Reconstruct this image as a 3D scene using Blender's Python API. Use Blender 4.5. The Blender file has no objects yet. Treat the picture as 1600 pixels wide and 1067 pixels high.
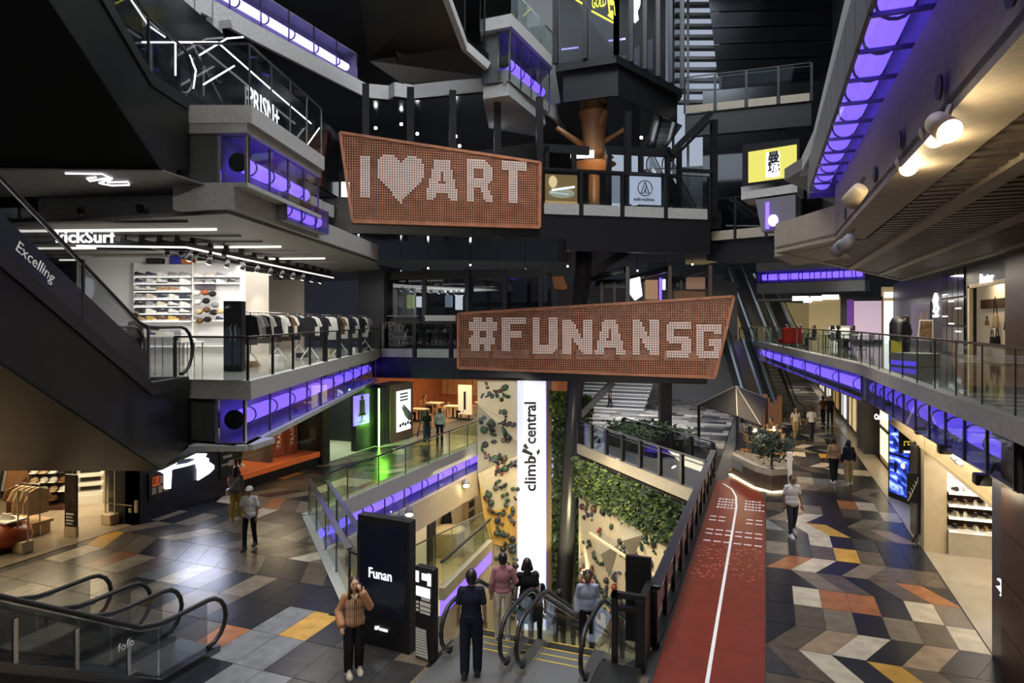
import bpy, math, random
from mathutils import Vector, Matrix
random.seed(7)
SC = bpy.context.scene
COL = SC.collection
# ------------------------------------------------------------------ camera
# world: X runs across the mall (u), Y runs along the mall (v), Z up, level-2 floor at z = 0
F = 1030.0; EYE = 6.1; TH = math.atan(397 / F); CS, SN = math.cos(TH), math.sin(TH)
cam_d = bpy.data.cameras.new('camera'); cam = bpy.data.objects.new('camera', cam_d); COL.objects.link(cam)
cam.location = (0, 0, EYE); cam.rotation_euler = (math.pi / 2, 0, TH)
cam_d.sensor_width = 36; cam_d.lens = 36 * F / 1600; cam_d.shift_y = -33.5 / 1600
cam_d.clip_end = 400; cam_d.clip_start = 0.05
SC.camera = cam
# ------------------------------------------------------------------ world, exposure
W = bpy.data.worlds.new('world'); SC.world = W; W.use_nodes = True
W.node_tree.nodes['Background'].inputs[0].default_value = (0.62, 0.72, 0.9, 1)
W.node_tree.nodes['Background'].inputs[1].default_value = 0.45
vs = SC.view_settings; vs.view_transform = 'Standard'; vs.look = 'None'; vs.gamma = 1; vs.use_curve_mapping = False
vs.exposure = 0.35
SC.cycles.max_bounces = 5; SC.cycles.transparent_max_bounces = 16; SC.cycles.diffuse_bounces = 3; SC.cycles.glossy_bounces = 3; SC.cycles.adaptive_threshold = .03; SC.cycles.use_light_tree = False
SC.cycles.sample_clamp_indirect = 4; SC.cycles.caustics_reflective = False; SC.cycles.caustics_refractive = False
LIGHTS = []
WARM, NEUT, COOL, PURP, GREEN = (1, .78, .48), (1, .93, .82), (.82, .9, 1), (.22, .1, 1), (.3, 1, .1)
def light(kind, loc, power, col=(1, 1, 1), size=1.0, size_y=None, aim=None, spot=None, blend=.6):
    d = bpy.data.lights.new('lamp', kind); d.energy = power; d.color = col
    if kind == 'AREA':
        d.size = size
        if size_y: d.shape = 'RECTANGLE'; d.size_y = size_y
    else: d.shadow_soft_size = size
    if kind == 'SPOT': d.spot_size = math.radians(spot or 60); d.spot_blend = blend
    o = bpy.data.objects.new('lamp', d); COL.objects.link(o); o.location = loc
    if aim is not None:
        o.rotation_euler = (Vector(aim) - Vector(loc)).to_track_quat('-Z', 'Y').to_euler()
    o['kind'] = 'helper'
    LIGHTS.append(o); return o
# daylight falling through the glazed roof high above the atrium
light('AREA', (-5, 20, 33), 7500, (.9, .95, 1), 16, 26, aim=(-5, 20, 0))
# spots added to brighten plaza, people, signs and galleries; no fixtures modelled
for x_, y_, z_, pw_ in ((-10.5, 8.5, 15.5, 1250), (-6.5, 9.0, 15.5, 1250), (-4.2, 11.0, 15.5, 1000), (-13.5, 12.5, 15.5, 1300), (-15.2, 21, 11, 500), (-15.2, 27, 11, 500)):
    light('SPOT', (x_, y_, z_), pw_, NEUT, .15, aim=(x_, y_ + .01, 0), spot=42)
for x_, y_, z_, tx_, ty_, tz_, pw_ in ((-3, -1, 10.5, -5.2, 12, .8, 1500), (-8, 0, 10.5, -8.5, 12, .5, 1100), (-4, 1, 14, -6, 26, 12.5, 1700), (-2, 2, 11, -1.5, 29, 5.2, 2800), (-1, -2, 13, -13, 14, 8.5, 1500), (-3, -1, 15, -14, 24, 15.5, 1500), (1.5, 4, 8.2, 2.2, 15, 0, 130)):
    light('SPOT', (x_, y_, z_), pw_, NEUT, .15, aim=(tx_, ty_, tz_), spot=40)  # added front spots from around the viewpoint
# ------------------------------------------------------------------ geometry helpers
def P(px, py, z=0.0):
    Y = F * (EYE - z) / (py - 500.0); a = (px - 800) / F * Y
    return Vector((CS * a - SN * Y, SN * a + CS * Y, z))
def D(px, py, Y):
    a = (px - 800) / F * Y
    return Vector((CS * a - SN * Y, SN * a + CS * Y, EYE - (py - 500) / F * Y))
def U(px, py, u):
    return D(px, py, u / (CS * (px - 800) / F - SN))
def V(px, py, v):
    return D(px, py, v / (SN * (px - 800) / F + CS))
def A(a, Y, z=0.0):
    return Vector((CS * a - SN * Y, SN * a + CS * Y, z))
def L(px, py, p0, p1):
    """pixel onto the vertical plane through p0-p1"""
    k = (px - 800) / F; d = Vector((CS * k - SN, SN * k + CS)); q0 = Vector(p0[:2]); e = Vector(p1[:2]) - q0
    det = d.x * (-e.y) + e.x * d.y
    Y = (q0.x * (-e.y) + e.x * q0.y) / det
    return D(px, py, Y)
class MB:
    def __init__(s): s.v = []; s.f = []; s.m = []
    def add(s, vs, fs, m=0):
        n = len(s.v); s.v += [tuple(p) for p in vs]; s.f += [tuple(i + n for i in f) for f in fs]; s.m += [m] * len(fs); return s
    def hexa(s, b, t, m=0):
        return s.add(list(b) + list(t), [(3, 2, 1, 0), (4, 5, 6, 7), (0, 1, 5, 4), (1, 2, 6, 5), (2, 3, 7, 6), (3, 0, 4, 7)], m)
    def box(s, x0, y0, z0, x1, y1, z1, m=0):
        return s.hexa([(x0, y0, z0), (x1, y0, z0), (x1, y1, z0), (x0, y1, z0)], [(x0, y0, z1), (x1, y0, z1), (x1, y1, z1), (x0, y1, z1)], m)
    def sbox(s, p, q, o0, o1, z0, z1, m=0, z0q=None, z1q=None):
        """box along the plan segment p-q, from lateral offset o0 to o1 (left of p->q is +), from z0 to z1"""
        p = Vector(p[:2]); q = Vector(q[:2]); d = (q - p).normalized(); n = Vector((-d.y, d.x))
        z0q = z0 if z0q is None else z0q; z1q = z1 if z1q is None else z1q
        a, b, c, e = p + n * o0, q + n * o0, q + n * o1, p + n * o1
        return s.hexa([(a.x, a.y, z0), (b.x, b.y, z0q), (c.x, c.y, z0q), (e.x, e.y, z0)], [(a.x, a.y, z1), (b.x, b.y, z1q), (c.x, c.y, z1q), (e.x, e.y, z1)], m)
    def prism(s, pts, z0, z1, m=0):
        n = len(pts)
        return s.add([(p[0], p[1], z0) for p in pts] + [(p[0], p[1], z1) for p in pts],
                     [tuple(range(n))[::-1], tuple(range(n, 2 * n))] + [(i, (i + 1) % n, (i + 1) % n + n, i + n) for i in range(n)], m)
    def extr(s, pts, d, m=0):
        """flat polygon of 3-D points pushed along the vector d"""
        n = len(pts); d = Vector(d)
        return s.add([Vector(p) for p in pts] + [Vector(p) + d for p in pts],
                     [tuple(range(n)), tuple(range(n, 2 * n))[::-1]] + [(i, i + n, (i + 1) % n + n, (i + 1) % n) for i in range(n)], m)
    def bar(s, p, q, w, h=None, m=0, up=(0, 0, 1)):
        p = Vector(p); q = Vector(q); h = h or w; d = (q - p).normalized(); u = Vector(up)
        if abs(d.dot(u)) > .98: u = Vector((0, 1, 0))
        x = d.cross(u).normalized() * (w / 2); y = x.cross(d).normalized() * (h / 2)
        return s.hexa([p - x - y, p + x - y, p + x + y, p - x + y], [q - x - y, q + x - y, q + x + y, q - x + y], m)
    def tube(s, pts, r, n=8, m=0, cap=True, closed=False):
        pts = [Vector(p) for p in pts]; k = len(pts); rings = []
        rs = r if isinstance(r, (list, tuple)) else [r] * k
        up = Vector((.31, .17, .93)); vs = []
        for i, p in enumerate(pts):
            d = (pts[min(i + 1, k - 1)] - pts[max(i - 1, 0)]).normalized()
            x = d.cross(up)
            if x.length < .05: x = d.cross(Vector((1, 0, 0)))
            x.normalize(); y = x.cross(d)
            vs += [p + (x * math.cos(2 * math.pi * j / n) + y * math.sin(2 * math.pi * j / n)) * rs[i] for j in range(n)]
        fs = [(i * n + j, i * n + (j + 1) % n, (i + 1) * n + (j + 1) % n, (i + 1) * n + j) for i in range(k - 1) for j in range(n)]
        if cap: fs += [tuple(range(n))[::-1], tuple(range((k - 1) * n, k * n))]
        return s.add(vs, fs, m)
    def lathe(s, prof, c, n=16, m=0):
        c = Vector(c); k = len(prof)
        vs = [c + Vector((r * math.cos(2 * math.pi * j / n), r * math.sin(2 * math.pi * j / n), z)) for r, z in prof for j in range(n)]
        fs = [(i * n + j, i * n + (j + 1) % n, (i + 1) * n + (j + 1) % n, (i + 1) * n + j) for i in range(k - 1) for j in range(n)]
        return s.add(vs, fs + [tuple(range(n))[::-1], tuple(range((k - 1) * n, k * n))], m)
    def ell(s, c, r, nu=12, nv=8, m=0, rot=None):
        c = Vector(c); r = Vector(r if isinstance(r, (tuple, list)) else (r, r, r)); vs = []
        for i in range(nv + 1):
            t = math.pi * i / nv
            for j in range(nu):
                a = 2 * math.pi * j / nu; q = Vector((r.x * math.sin(t) * math.cos(a), r.y * math.sin(t) * math.sin(a), r.z * math.cos(t)))
                vs.append(c + (rot @ q if rot else q))
        return s.add(vs, [(i * nu + j, (i + 1) * nu + j, (i + 1) * nu + (j + 1) % nu, i * nu + (j + 1) % nu) for i in range(nv) for j in range(nu)], m)
    def caps(s, p, q, r0, r1=None, n=10, m=0, flat=1.0, fdir=None):
        """tapered capsule"""
        r1 = r0 if r1 is None else r1; p = Vector(p); q = Vector(q); d = (q - p); ln = d.length
        d = d.normalized() if ln > 1e-6 else Vector((0, 0, 1)); x = d.cross(Vector((0, 1, 0)))
        if fdir is not None: x = Vector(fdir) - d * d.dot(Vector(fdir))
        if x.length < .05: x = d.cross(Vector((1, 0, 0)))
        x.normalize(); y = d.cross(x).normalized(); rows = []
        for t in (-1, -.8, -.45, 0): rows.append((p + d * (t * r0), r0 * math.sqrt(max(0, 1 - t * t)) + 1e-4))
        for t in (0, .45, .8, 1): rows.append((q + d * (t * r1), r1 * math.sqrt(max(0, 1 - t * t)) + 1e-4))
        vs = [c + (x * math.cos(2 * math.pi * j / n) + y * (flat * math.sin(2 * math.pi * j / n))) * r for c, r in rows for j in range(n)]; k = len(rows)
        return s.add(vs, [(i * n + j, i * n + (j + 1) % n, (i + 1) * n + (j + 1) % n, (i + 1) * n + j) for i in range(k - 1) for j in range(n)], m)
    def mesh(s, name, mats, smooth=False):
        me = bpy.data.meshes.new(name); me.from_pydata(s.v, [], s.f); me.update()
        for mt in (mats if isinstance(mats, (list, tuple)) else [mats]): me.materials.append(mt)
        if any(s.m): me.polygons.foreach_set('material_index', s.m)
        if smooth: me.polygons.foreach_set('use_smooth', [True] * len(me.polygons))
        return me
    def build(s, name, mats, parent=None, smooth=False, bevel=0.0):
        o = bpy.data.objects.new(name, s.mesh(name, mats, smooth)); COL.objects.link(o)
        if parent: o.parent = parent
        if bevel:
            b = o.modifiers.new('bevel', 'BEVEL'); b.width = bevel; b.segments = 2; b.limit_method = 'ANGLE'
        return o
def tag(o, label=None, cat=None, group=None, kind=None):
    if label: o['label'] = label
    if cat: o['category'] = cat
    if group: o['group'] = group
    if kind: o['kind'] = kind
    return o
def thing(name, label, cat, group=None, loc=(0, 0, 0), kind=None):
    o = bpy.data.objects.new(name, None); COL.objects.link(o); o.location = loc; o.empty_display_size = .1
    return tag(o, label, cat, group, kind)
def struct(name, label, mb, mt, smooth=False, bevel=0.0, cat=None):
    return tag(mb.build(name, mt, None, smooth, bevel), label, cat, None, 'structure')
def inst(src, name, parent, mw=None):
    """another object on the mesh of src"""
    o = bpy.data.objects.new(name, src.data if isinstance(src, bpy.types.Object) else src); COL.objects.link(o); o.parent = parent
    if mw is not None: o.matrix_basis = mw
    return o
def dup(o, parent=None, move=None):
    c = o.copy(); COL.objects.link(c)
    if parent: c.parent = parent
    if move is not None: c.location = c.location + Vector(move)
    for ch in list(o.children): dup(ch, c)
    return c
def text(name, body, origin, xdir, updir, size, mt, parent=None, depth=.02, align='LEFT', squeeze=1.0, bold=0, fit=None):
    cu = bpy.data.curves.new(name, 'FONT'); cu.body = body; cu.size = size; cu.extrude = depth; cu.align_x = align; cu.offset = bold; cu.resolution_u = 2
    tmp = bpy.data.objects.new(name, cu); me = bpy.data.meshes.new_from_object(tmp); bpy.data.objects.remove(tmp); me.materials.clear(); me.materials.append(mt); o = bpy.data.objects.new(name, me); COL.objects.link(o)
    x = Vector(xdir).normalized(); y = Vector(updir); y = (y - x * y.dot(x)).normalized(); z = x.cross(y)
    if fit is not None: squeeze = (Vector(fit) - Vector(origin)).length / max(1e-3, max(v.co.x for v in me.vertices))
    mw = Matrix((x * squeeze, y, z)).transposed().to_4x4(); mw.translation = Vector(origin); o.matrix_world = mw
    if parent: o.parent = parent
    return o
# ------------------------------------------------------------------ materials
MATS = {}
def mat(name, col, rough=.5, metal=0, emit=0, ecol=None, noise=0, scale=6, spec=.5, bump=0, stretch=None, alpha=1):
    m = bpy.data.materials.new(name); m.use_nodes = True; nt = m.node_tree; b = nt.nodes['Principled BSDF']
    b.inputs['Base Color'].default_value = (*col, 1); b.inputs['Roughness'].default_value = rough; b.inputs['Metallic'].default_value = metal
    b.inputs['Specular IOR Level'].default_value = spec
    if emit: b.inputs['Emission Color'].default_value = (*(ecol or col), 1); b.inputs['Emission Strength'].default_value = emit
    if noise or bump:
        tc = nt.nodes.new('ShaderNodeTexCoord'); mp = nt.nodes.new('ShaderNodeMapping'); nz = nt.nodes.new('ShaderNodeTexNoise')
        nt.links.new(tc.outputs['Object'], mp.inputs[0]); nt.links.new(mp.outputs[0], nz.inputs['Vector'])
        if stretch: mp.inputs['Scale'].default_value = stretch
        nz.inputs['Scale'].default_value = scale; nz.inputs['Detail'].default_value = 5
        if noise:
            r = nt.nodes.new('ShaderNodeValToRGB'); r.color_ramp.elements[0].position = .3; r.color_ramp.elements[1].position = .75
            r.color_ramp.elements[0].color = (*[c * (1 - noise) for c in col], 1); r.color_ramp.elements[1].color = (*[min(1, c * (1 + noise)) for c in col], 1)
            nt.links.new(nz.outputs[0], r.inputs[0]); nt.links.new(r.outputs[0], b.inputs['Base Color'])
        if bump:
            bm = nt.nodes.new('ShaderNodeBump'); bm.inputs['Strength'].default_value = bump; bm.inputs['Distance'].default_value = .02
            nt.links.new(nz.outputs[0], bm.inputs['Height']); nt.links.new(bm.outputs[0], b.inputs['Normal'])
    MATS[name] = m; return m
def glassmat(name, tint=(1, 1, 1), refl=.08, rough=.02):
    m = bpy.data.materials.new(name); m.use_nodes = True; nt = m.node_tree; nt.nodes.clear()
    out = nt.nodes.new('ShaderNodeOutputMaterial'); mx = nt.nodes.new('ShaderNodeMixShader'); tr = nt.nodes.new('ShaderNodeBsdfTransparent'); gl = nt.nodes.new('ShaderNodeBsdfGlossy')
    lw = nt.nodes.new('ShaderNodeLayerWeight'); lw.inputs[0].default_value = .5
    pw = nt.nodes.new('ShaderNodeMath'); pw.operation = 'POWER'; pw.inputs[1].default_value = 4.5
    ad = nt.nodes.new('ShaderNodeMath'); ad.operation = 'MULTIPLY_ADD'; ad.inputs[1].default_value = .45; ad.inputs[2].default_value = refl * .5
    tr.inputs[0].default_value = (*[math.sqrt(t) for t in tint], 1); gl.inputs['Roughness'].default_value = rough; gl.inputs[0].default_value = (.9, .95, 1, 1)
    nt.links.new(lw.outputs['Facing'], pw.inputs[0]); nt.links.new(pw.outputs[0], ad.inputs[0]); nt.links.new(ad.outputs[0], mx.inputs[0]); nt.links.new(tr.outputs[0], mx.inputs[1]); nt.links.new(gl.outputs[0], mx.inputs[2]); nt.links.new(mx.outputs[0], out.inputs[0])
    return m
BLACK = mat('black metal', (.012, .012, .014), .38)
CLAD = mat('dark cladding', (.012, .013, .013), .3, .3, noise=.15, scale=1.5)
NAVY = mat('navy panel', (.012, .014, .028), .35)
CONC = mat('concrete', (.42, .415, .40), .6, noise=.14, scale=9)
CONCW = mat('concrete warm', (.36, .31, .24), .6, noise=.12, scale=9)
SOFF = mat('soffit grey', (.16, .15, .145), .55, noise=.1, scale=4)
GLASS = glassmat('clear glass', (.93, .97, .96), .06)
GLASSD = glassmat('smoked glass', (.45, .48, .5), .10)
GLASSG = glassmat('greenish glass', (.80, .92, .86), .07)
STEEL = mat('brushed steel', (.62, .61, .58), .25, 1)
STEELD = mat('dark steel', (.18, .18, .18), .3, 1)
MIRR = mat('polished soffit', (.22, .21, .2), .08, 1, bump=.06, scale=1.2)
MIRRD = mat('dark polished panel', (.06, .062, .066), .16, .9, bump=.04, scale=1.0)
RUBBER = mat('black rubber', (.014, .014, .015), .45)
TUBE = mat('violet light tube', (.2, .12, .8), .3, emit=2.0, ecol=(.14, .075, 1))
TUBED = mat('dim violet light tube', (.2, .12, .8), .3, emit=.75, ecol=(.13, .07, 1))
TUBEW = mat('pale violet light end', (.7, .6, 1), .3, emit=2.6, ecol=(.36, .3, 1))
HOUS = mat('light trough lining', (.16, .15, .18), .5)
ORANGE = mat('orange perforated steel', (.5, .2, .1), .5, noise=.25, scale=2.5)
PEG = mat('white peg', (.7, .71, .68), .4, emit=.12, ecol=(1, .97, .92))
REDTRK = mat('red running track', (.17, .021, .008), .34, noise=.18, scale=3)
WHITEP = mat('white paint', (.8, .79, .76), .5)
WHITEL = mat('white light panel', (.9, .9, .9), .5, emit=.95, ecol=(.92, .94, 1))
SIGNW = mat('white lit lettering', (.9, .9, .9), .5, emit=1.7, ecol=(.95, .95, 1))
BULB = mat('lamp lens', (1, .95, .85), .5, emit=26, ecol=(1, .86, .6))
BULBW = mat('white lamp lens', (1, 1, 1), .5, emit=20, ecol=(.95, .97, 1))
STRIP = mat('ceiling light strip', (1, 1, 1), .5, emit=1.1, ecol=(1, .93, .8))
CREAM = mat('cream wall', (.56, .46, .30), .6, noise=.08, scale=5)
WHITEW = mat('white wall', (.72, .72, .74), .55)
GREYW = mat('grey wall', (.2, .2, .21), .5)
BROWN = mat('brown wall panel', (.055, .022, .016), .4, noise=.2, scale=3)
WOOD = mat('warm timber', (.36, .17, .07), .42, noise=.3, scale=3, stretch=(6, 6, .6))
WOODD = mat('dark timber slat', (.17, .135, .10), .5, noise=.25, scale=5)
OAK = mat('pale oak', (.42, .29, .16), .5, noise=.2, scale=4, stretch=(1, 8, 8))
SHOPFL = mat('polished shop floor', (.30, .255, .19), .14, noise=.1, scale=2)
GROUT = mat('floor grout', (.03, .029, .028), .6)
LEAF = [mat('leaf dark', (.013, .028, .008), .5), mat('leaf mid', (.03, .058, .012), .5), mat('leaf bright', (.13, .17, .03), .5)]
SKIN = [mat('skin light', (.52, .31, .21), .5), mat('skin tan', (.36, .2, .12), .5), mat('skin brown', (.2, .11, .065), .5)]
HAIR = mat('black hair', (.012, .010, .009), .4)
HAIRB = mat('brown hair', (.04, .02, .012), .4)
def cloth(name, c, **k): return mat(name, c, .8, spec=.2, noise=.12, scale=14, **k)
# ================================================================== floors
def clip(poly, a, b, c):
    """keep a*x + b*y + c >= 0"""
    out = []
    for i in range(len(poly)):
        p, q = poly[i], poly[(i + 1) % len(poly)]; dp = a * p[0] + b * p[1] + c; dq = a * q[0] + b * q[1] + c
        if dp >= 0: out.append(p)
        if (dp >= 0) != (dq >= 0):
            t = dp / (dp - dq); out.append((p[0] + (q[0] - p[0]) * t, p[1] + (q[1] - p[1]) * t))
    return out
def area(p): return abs(sum(p[i][0] * p[(i + 1) % len(p)][1] - p[(i + 1) % len(p)][0] * p[i][1] for i in range(len(p)))) / 2 if len(p) > 2 else 0
def shrink(poly, g):
    c = (sum(p[0] for p in poly) / len(poly), sum(p[1] for p in poly) / len(poly)); out = []
    for p in poly:
        d = Vector((p[0] - c[0], p[1] - c[1])); l = d.length or 1
        out.append((p[0] - d.x / l * g, p[1] - d.y / l * g))
    return out
TC = {}
for n, c in (('ink', (.013, .014, .019)), ('slate', (.036, .035, .035)), ('umber', (.085, .066, .048)), ('stone', (.155, .125, .092)), ('steel', (.155, .16, .17)), ('cream', (.47, .41, .31)), ('rust', (.30, .115, .045)), ('ochre', (.46, .26, .045)), ('tan', (.27, .19, .12))):
    TC[n] = mat('floor tile ' + n, c, .27, noise=.22, scale=3.5, spec=.38)
WT = ['ink'] * 32 + ['slate'] * 16 + ['umber'] * 16 + ['stone'] * 14 + ['steel'] * 2 + ['cream'] * 14 + ['rust'] * 5 + ['ochre'] * 3 + ['tan'] * 5
WTL = ['ink'] * 22 + ['slate'] * 18 + ['umber'] * 24 + ['stone'] * 24 + ['cream'] * 9 + ['rust'] * 3 + ['tan'] * 4 + ['ochre']
rt = random.Random(11)
VOIDL = [(-5.95, 11.35), (-8.45, 12.1), (-13.3, 16.9)]          # near-left rim of the void
slabA = MB().prism([(-34, 1.5), (14, 1.5), (14, 78), (-1.85, 78), (-1.85, 12.6), (-2.5, 11.35)] + VOIDL + [(-13.3, 48), (-34, 48)], -.5, -.02)
floorA = struct('floor', 'dark jointed floor slab under the patterned tiles of the lower level', slabA, GROUT)
def tiles(u0, du, k0, k1, v0, dv, j0, j1, shift, clips, over, wt):
    for j in range(j0, j1):
        for k in range(k0, k1):
            a, b = shift(j), shift(j + 1)
            poly = [(u0 + du * (k + a), v0 + dv * j), (u0 + du * (k + 1 + a), v0 + dv * j), (u0 + du * (k + 1 + b), v0 + dv * (j + 1)), (u0 + du * (k + b), v0 + dv * (j + 1))]
            n = over.get((k, j)) or rt.choice(wt)
            for cl in clips(poly):
                if area(cl) < .02: continue
                MB().prism(shrink(cl, .009), -.02, 0).build('tile', TC[n], floorA)
sR = lambda j: -1 if j % 4 == 1 else 0
ovR = {(1, 3): 'cream', (2, 3): 'rust', (2, 2): 'stone', (3, 2): 'ink', (1, 2): 'umber', (0, 2): 'ink', (0, 3): 'ink', (1, 4): 'ink', (3, 1): 'ink', (0, 1): 'ink',
       (1, 1): 'umber', (2, 1): 'tan', (3, 1): 'cream', (4, 1): 'ink', (5, 1): 'tan', (4, 2): 'stone', (5, 2): 'umber', (6, 2): 'cream', (3, 3): 'rust', (4, 3): 'ink',
       (1, 0): 'umber', (2, 0): 'cream', (3, 0): 'ink', (4, 0): 'ochre', (5, 0): 'umber', (0, 4): 'ink', (2, 4): 'stone', (3, 4): 'umber', (4, 4): 'ink', (5, 4): 'umber',
       (0, 5): 'slate', (1, 5): 'rust', (2, 5): 'cream', (3, 5): 'ink', (4, 5): 'stone', (5, 5): 'umber', (2, 6): 'umber', (3, 6): 'ochre', (4, 6): 'umber', (1, 7): 'ink', (2, 7): 'cream', (3, 7): 'ink', (4, 7): 'slate', (2, 8): 'cream', (3, 8): 'ochre', (4, 8): 'ink', (5, 8): 'umber'}
def cR(p):
    p = clip(p, -1, 0, 3.84)
    lo = clip(clip(p, 0, -1, 25.0), 1, 0, 0); hi = clip(clip(p, 0, 1, -25.0), 1, 0, 1.4)
    return [x for x in (lo, hi) if len(x) > 2]
tiles(0, .556, -4, 8, 12.25, 1.048, -8, 33, sR, cR, ovR, WT)
sL = lambda j: -1 if j in (4, 8, 12, 16, 20, -2, -6) else 0
ovL = {(5, 1): 'ochre', (4, 1): 'steel', (6, 1): 'ink', (3, 1): 'ink', (3, 2): 'ink', (2, 2): 'ink', (4, 2): 'ink', (2, 3): 'ink', (1, 3): 'ink', (1, 2): 'stone', (0, 2): 'ink', (-1, 2): 'stone', (-2, 2): 'cream', (-3, 2): 'steel',
       (0, 3): 'umber', (-2, 3): 'stone', (-1, 3): 'umber', (-3, 3): 'steel', (-4, 3): 'steel', (-5, 3): 'ink', (-4, 2): 'stone', (-5, 2): 'cream', (-6, 2): 'rust', (-7, 2): 'slate', (3, 0): 'rust', (4, 0): 'steel', (5, 0): 'steel', (6, 0): 'slate', (7, 0): 'slate', (8, 0): 'slate', (2, 0): 'umber', (7, 1): 'slate', (8, 1): 'slate', (6, -1): 'steel', (5, -1): 'steel', (7, -1): 'slate', (4, -1): 'ink'}
rx, ry = VOIDL[2][0] - VOIDL[0][0], VOIDL[2][1] - VOIDL[0][1]
def cL(p):
    p = clip(clip(p, 1, 0, 17.55), -1, 0, -1.85)
    a = clip(p, 0, -1, 11.35); b = clip(clip(p, 0, 1, -11.35), 0, -1, 16.9); c = clip(clip(p, 0, 1, -16.9), -1, 0, -13.3)
    b1 = clip(clip(b, -1, 0, -8.45), (16.9 - 12.1), (13.3 - 8.45), 0); 
    def left(pts, p0, p1):  # keep the side away from the void
        ax, ay = p1[1] - p0[1], -(p1[0] - p0[0])
        return clip(pts, -ax, -ay, ax * p0[0] + ay * p0[1]) if len(pts) > 2 else []
    b1 = left(clip(b, -1, 0, -8.45), VOIDL[1], VOIDL[2]); b2 = left(clip(b, 1, 0, 8.45), VOIDL[0], VOIDL[1])
    return [x for x in (a, b1, b2, c) if len(x) > 2]
tiles(-12.05, .645, -10, 17, 9.15, 1.13, -4, 20, sL, cL, ovL, WTL)
# pale border strip and beige shop floors
tag(MB().prism([(3.86, 14.4), (13, 14.4), (13, 20.6), (3.9, 20.6)], -.02, .0).build('floor_shop', SHOPFL), 'beige polished floor in front of the sneaker display', None, None, 'structure')
tag(MB().prism([(3.86, 20.7), (4.6, 20.7), (4.6, 75), (3.86, 75)], -.02, .0).build('floor_strip', mat('pale stone', (.5, .45, .37), .3, noise=.1)), 'pale stone strip along the shop fronts of the promenade', None, None, 'structure')
tag(MB().prism([(-30, 2), (-17.6, 2), (-17.6, 26), (-30, 26)], -.02, .0).build('floor_boutique', SHOPFL), 'glossy beige floor inside the warm-lit sportswear shop', None, None, 'structure')
tag(MB().prism([(-30, 26), (-17.6, 26), (-17.6, 48), (-30, 48)], -.02, .0).build('floor_cafe', mat('cafe floor', (.25, .17, .1), .3, noise=.2)), 'brown floor of the timber cafe behind the poster pillar', None, None, 'structure')
farfl = mat('distant chequered paving', (.2, .19, .18), .25)
nt = farfl.node_tree; tc = nt.nodes.new('ShaderNodeTexCoord'); br = nt.nodes.new('ShaderNodeTexBrick'); br.inputs['Scale'].default_value = 1; br.offset = .5
br.inputs['Color1'].default_value = (.02, .02, .025, 1); br.inputs['Color2'].default_value = (.45, .42, .37, 1); br.inputs['Mortar'].default_value = (.12, .1, .08, 1); br.inputs['Mortar Size'].default_value = .01
br.inputs['Brick Width'].default_value = 1.1; br.inputs['Row Height'].default_value = .8; br.inputs['Bias'].default_value = -.1
nt.links.new(tc.outputs['Object'], br.inputs['Vector']); nt.links.new(br.outputs[0], nt.nodes['Principled BSDF'].inputs['Base Color'])
tag(MB().prism([(-1.85, 46.9), (3.86, 46.9), (3.86, 78), (-1.85, 78)], -.02, .001).build('floor_distance', farfl), 'distant chequered end of the promenade floor', None, None, 'structure')
tag(MB().prism([(-16, 35.5), (-1.9, 33), (-1.9, 78), (-16, 78)], -.4, -.05).build('floor_forum', farfl), 'brightly lit chequered forum floor beyond the planted ramp', None, None, 'structure')
# lower level
L1 = -6.2
low = mat('lower floor', (.42, .34, .2), .35)
nt = low.node_tree; tc = nt.nodes.new('ShaderNodeTexCoord'); br = nt.nodes.new('ShaderNodeTexBrick'); br.inputs['Scale'].default_value = 1; br.inputs['Brick Width'].default_value = 1.6; br.inputs['Row Height'].default_value = 1.1
br.inputs['Color1'].default_value = (.5, .42, .26, 1); br.inputs['Color2'].default_value = (.3, .24, .14, 1); br.inputs['Mortar'].default_value = (.2, .16, .1, 1); br.inputs['Mortar Size'].default_value = .01
nt.links.new(tc.outputs['Object'], br.inputs['Vector']); nt.links.new(br.outputs[0], nt.nodes['Principled BSDF'].inputs['Base Color'])
struct('floor_lower', 'yellow-beige tiled floor of the level below the void', MB().box(-30, 8, L1 - .3, -12.2, 48, L1).box(-6.0, 8, L1 - .3, 4, 24.6, L1).box(-12.2, 8, L1 - .3, -6, 16.5, L1), low)
struct('floor_well', 'deep floor of the climbing well', MB().box(-14, 14, -9.9, 2, 44, -9.6), low)
struct('wall_well', 'cream retaining walls of the climbing well', MB().box(-12.4, 16.3, -9.6, -12.2, 42, L1 - .3).box(-12.2, 42, -9.6, 2, 42.2, -.5).box(-6.0, 24.4, -9.6, -5.8, 24.6, L1 - .3), CREAM)
# red running track
trk = tag(MB().prism([(-1.8, 6), (-.02, 6), (-.02, 23.6), (-.12, 24.6), (-.5, 25.6), (-1.1, 26.7), (-1.75, 26.2)], -.02, .014).build('running_track', REDTRK), 'rust red running track laid beside the black railing', 'running track')
pts = [(-.93, 6), (-.92, 15), (-.9, 22.6), (-.97, 24), (-1.15, 25.0), (-1.5, 25.7)]
m = MB()
for p, q in zip(pts, pts[1:]): m.sbox(p, q, -.032, .032, .014, .022)
m.build('lane_line', WHITEP, trk)
for r, v in enumerate((18.9, 19.55, 19.95, 20.9, 21.3)):
    for i in range(6):
        if r in (3, 4) and i in (2, 3): continue
        MB().box(-1.62 + i * .265, v, .014, -1.62 + i * .265 + .19, v + .07, .02).build('dash', WHITEP, trk)
for r, v in enumerate((22.4, 22.75, 23.1, 23.45)):
    for i in range(2):
        for k in range(6 - r % 2): MB().box(-1.5 + i * .85 + k * .105, v, .014, -1.5 + i * .85 + k * .105 + .07, v + .13 - .04 * (k % 2), .018).build('text_mark', WHITEP, trk)
SPK = mat('track speckle', (.62, .2, .13), .5); m = MB(); rs = random.Random(3)
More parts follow.
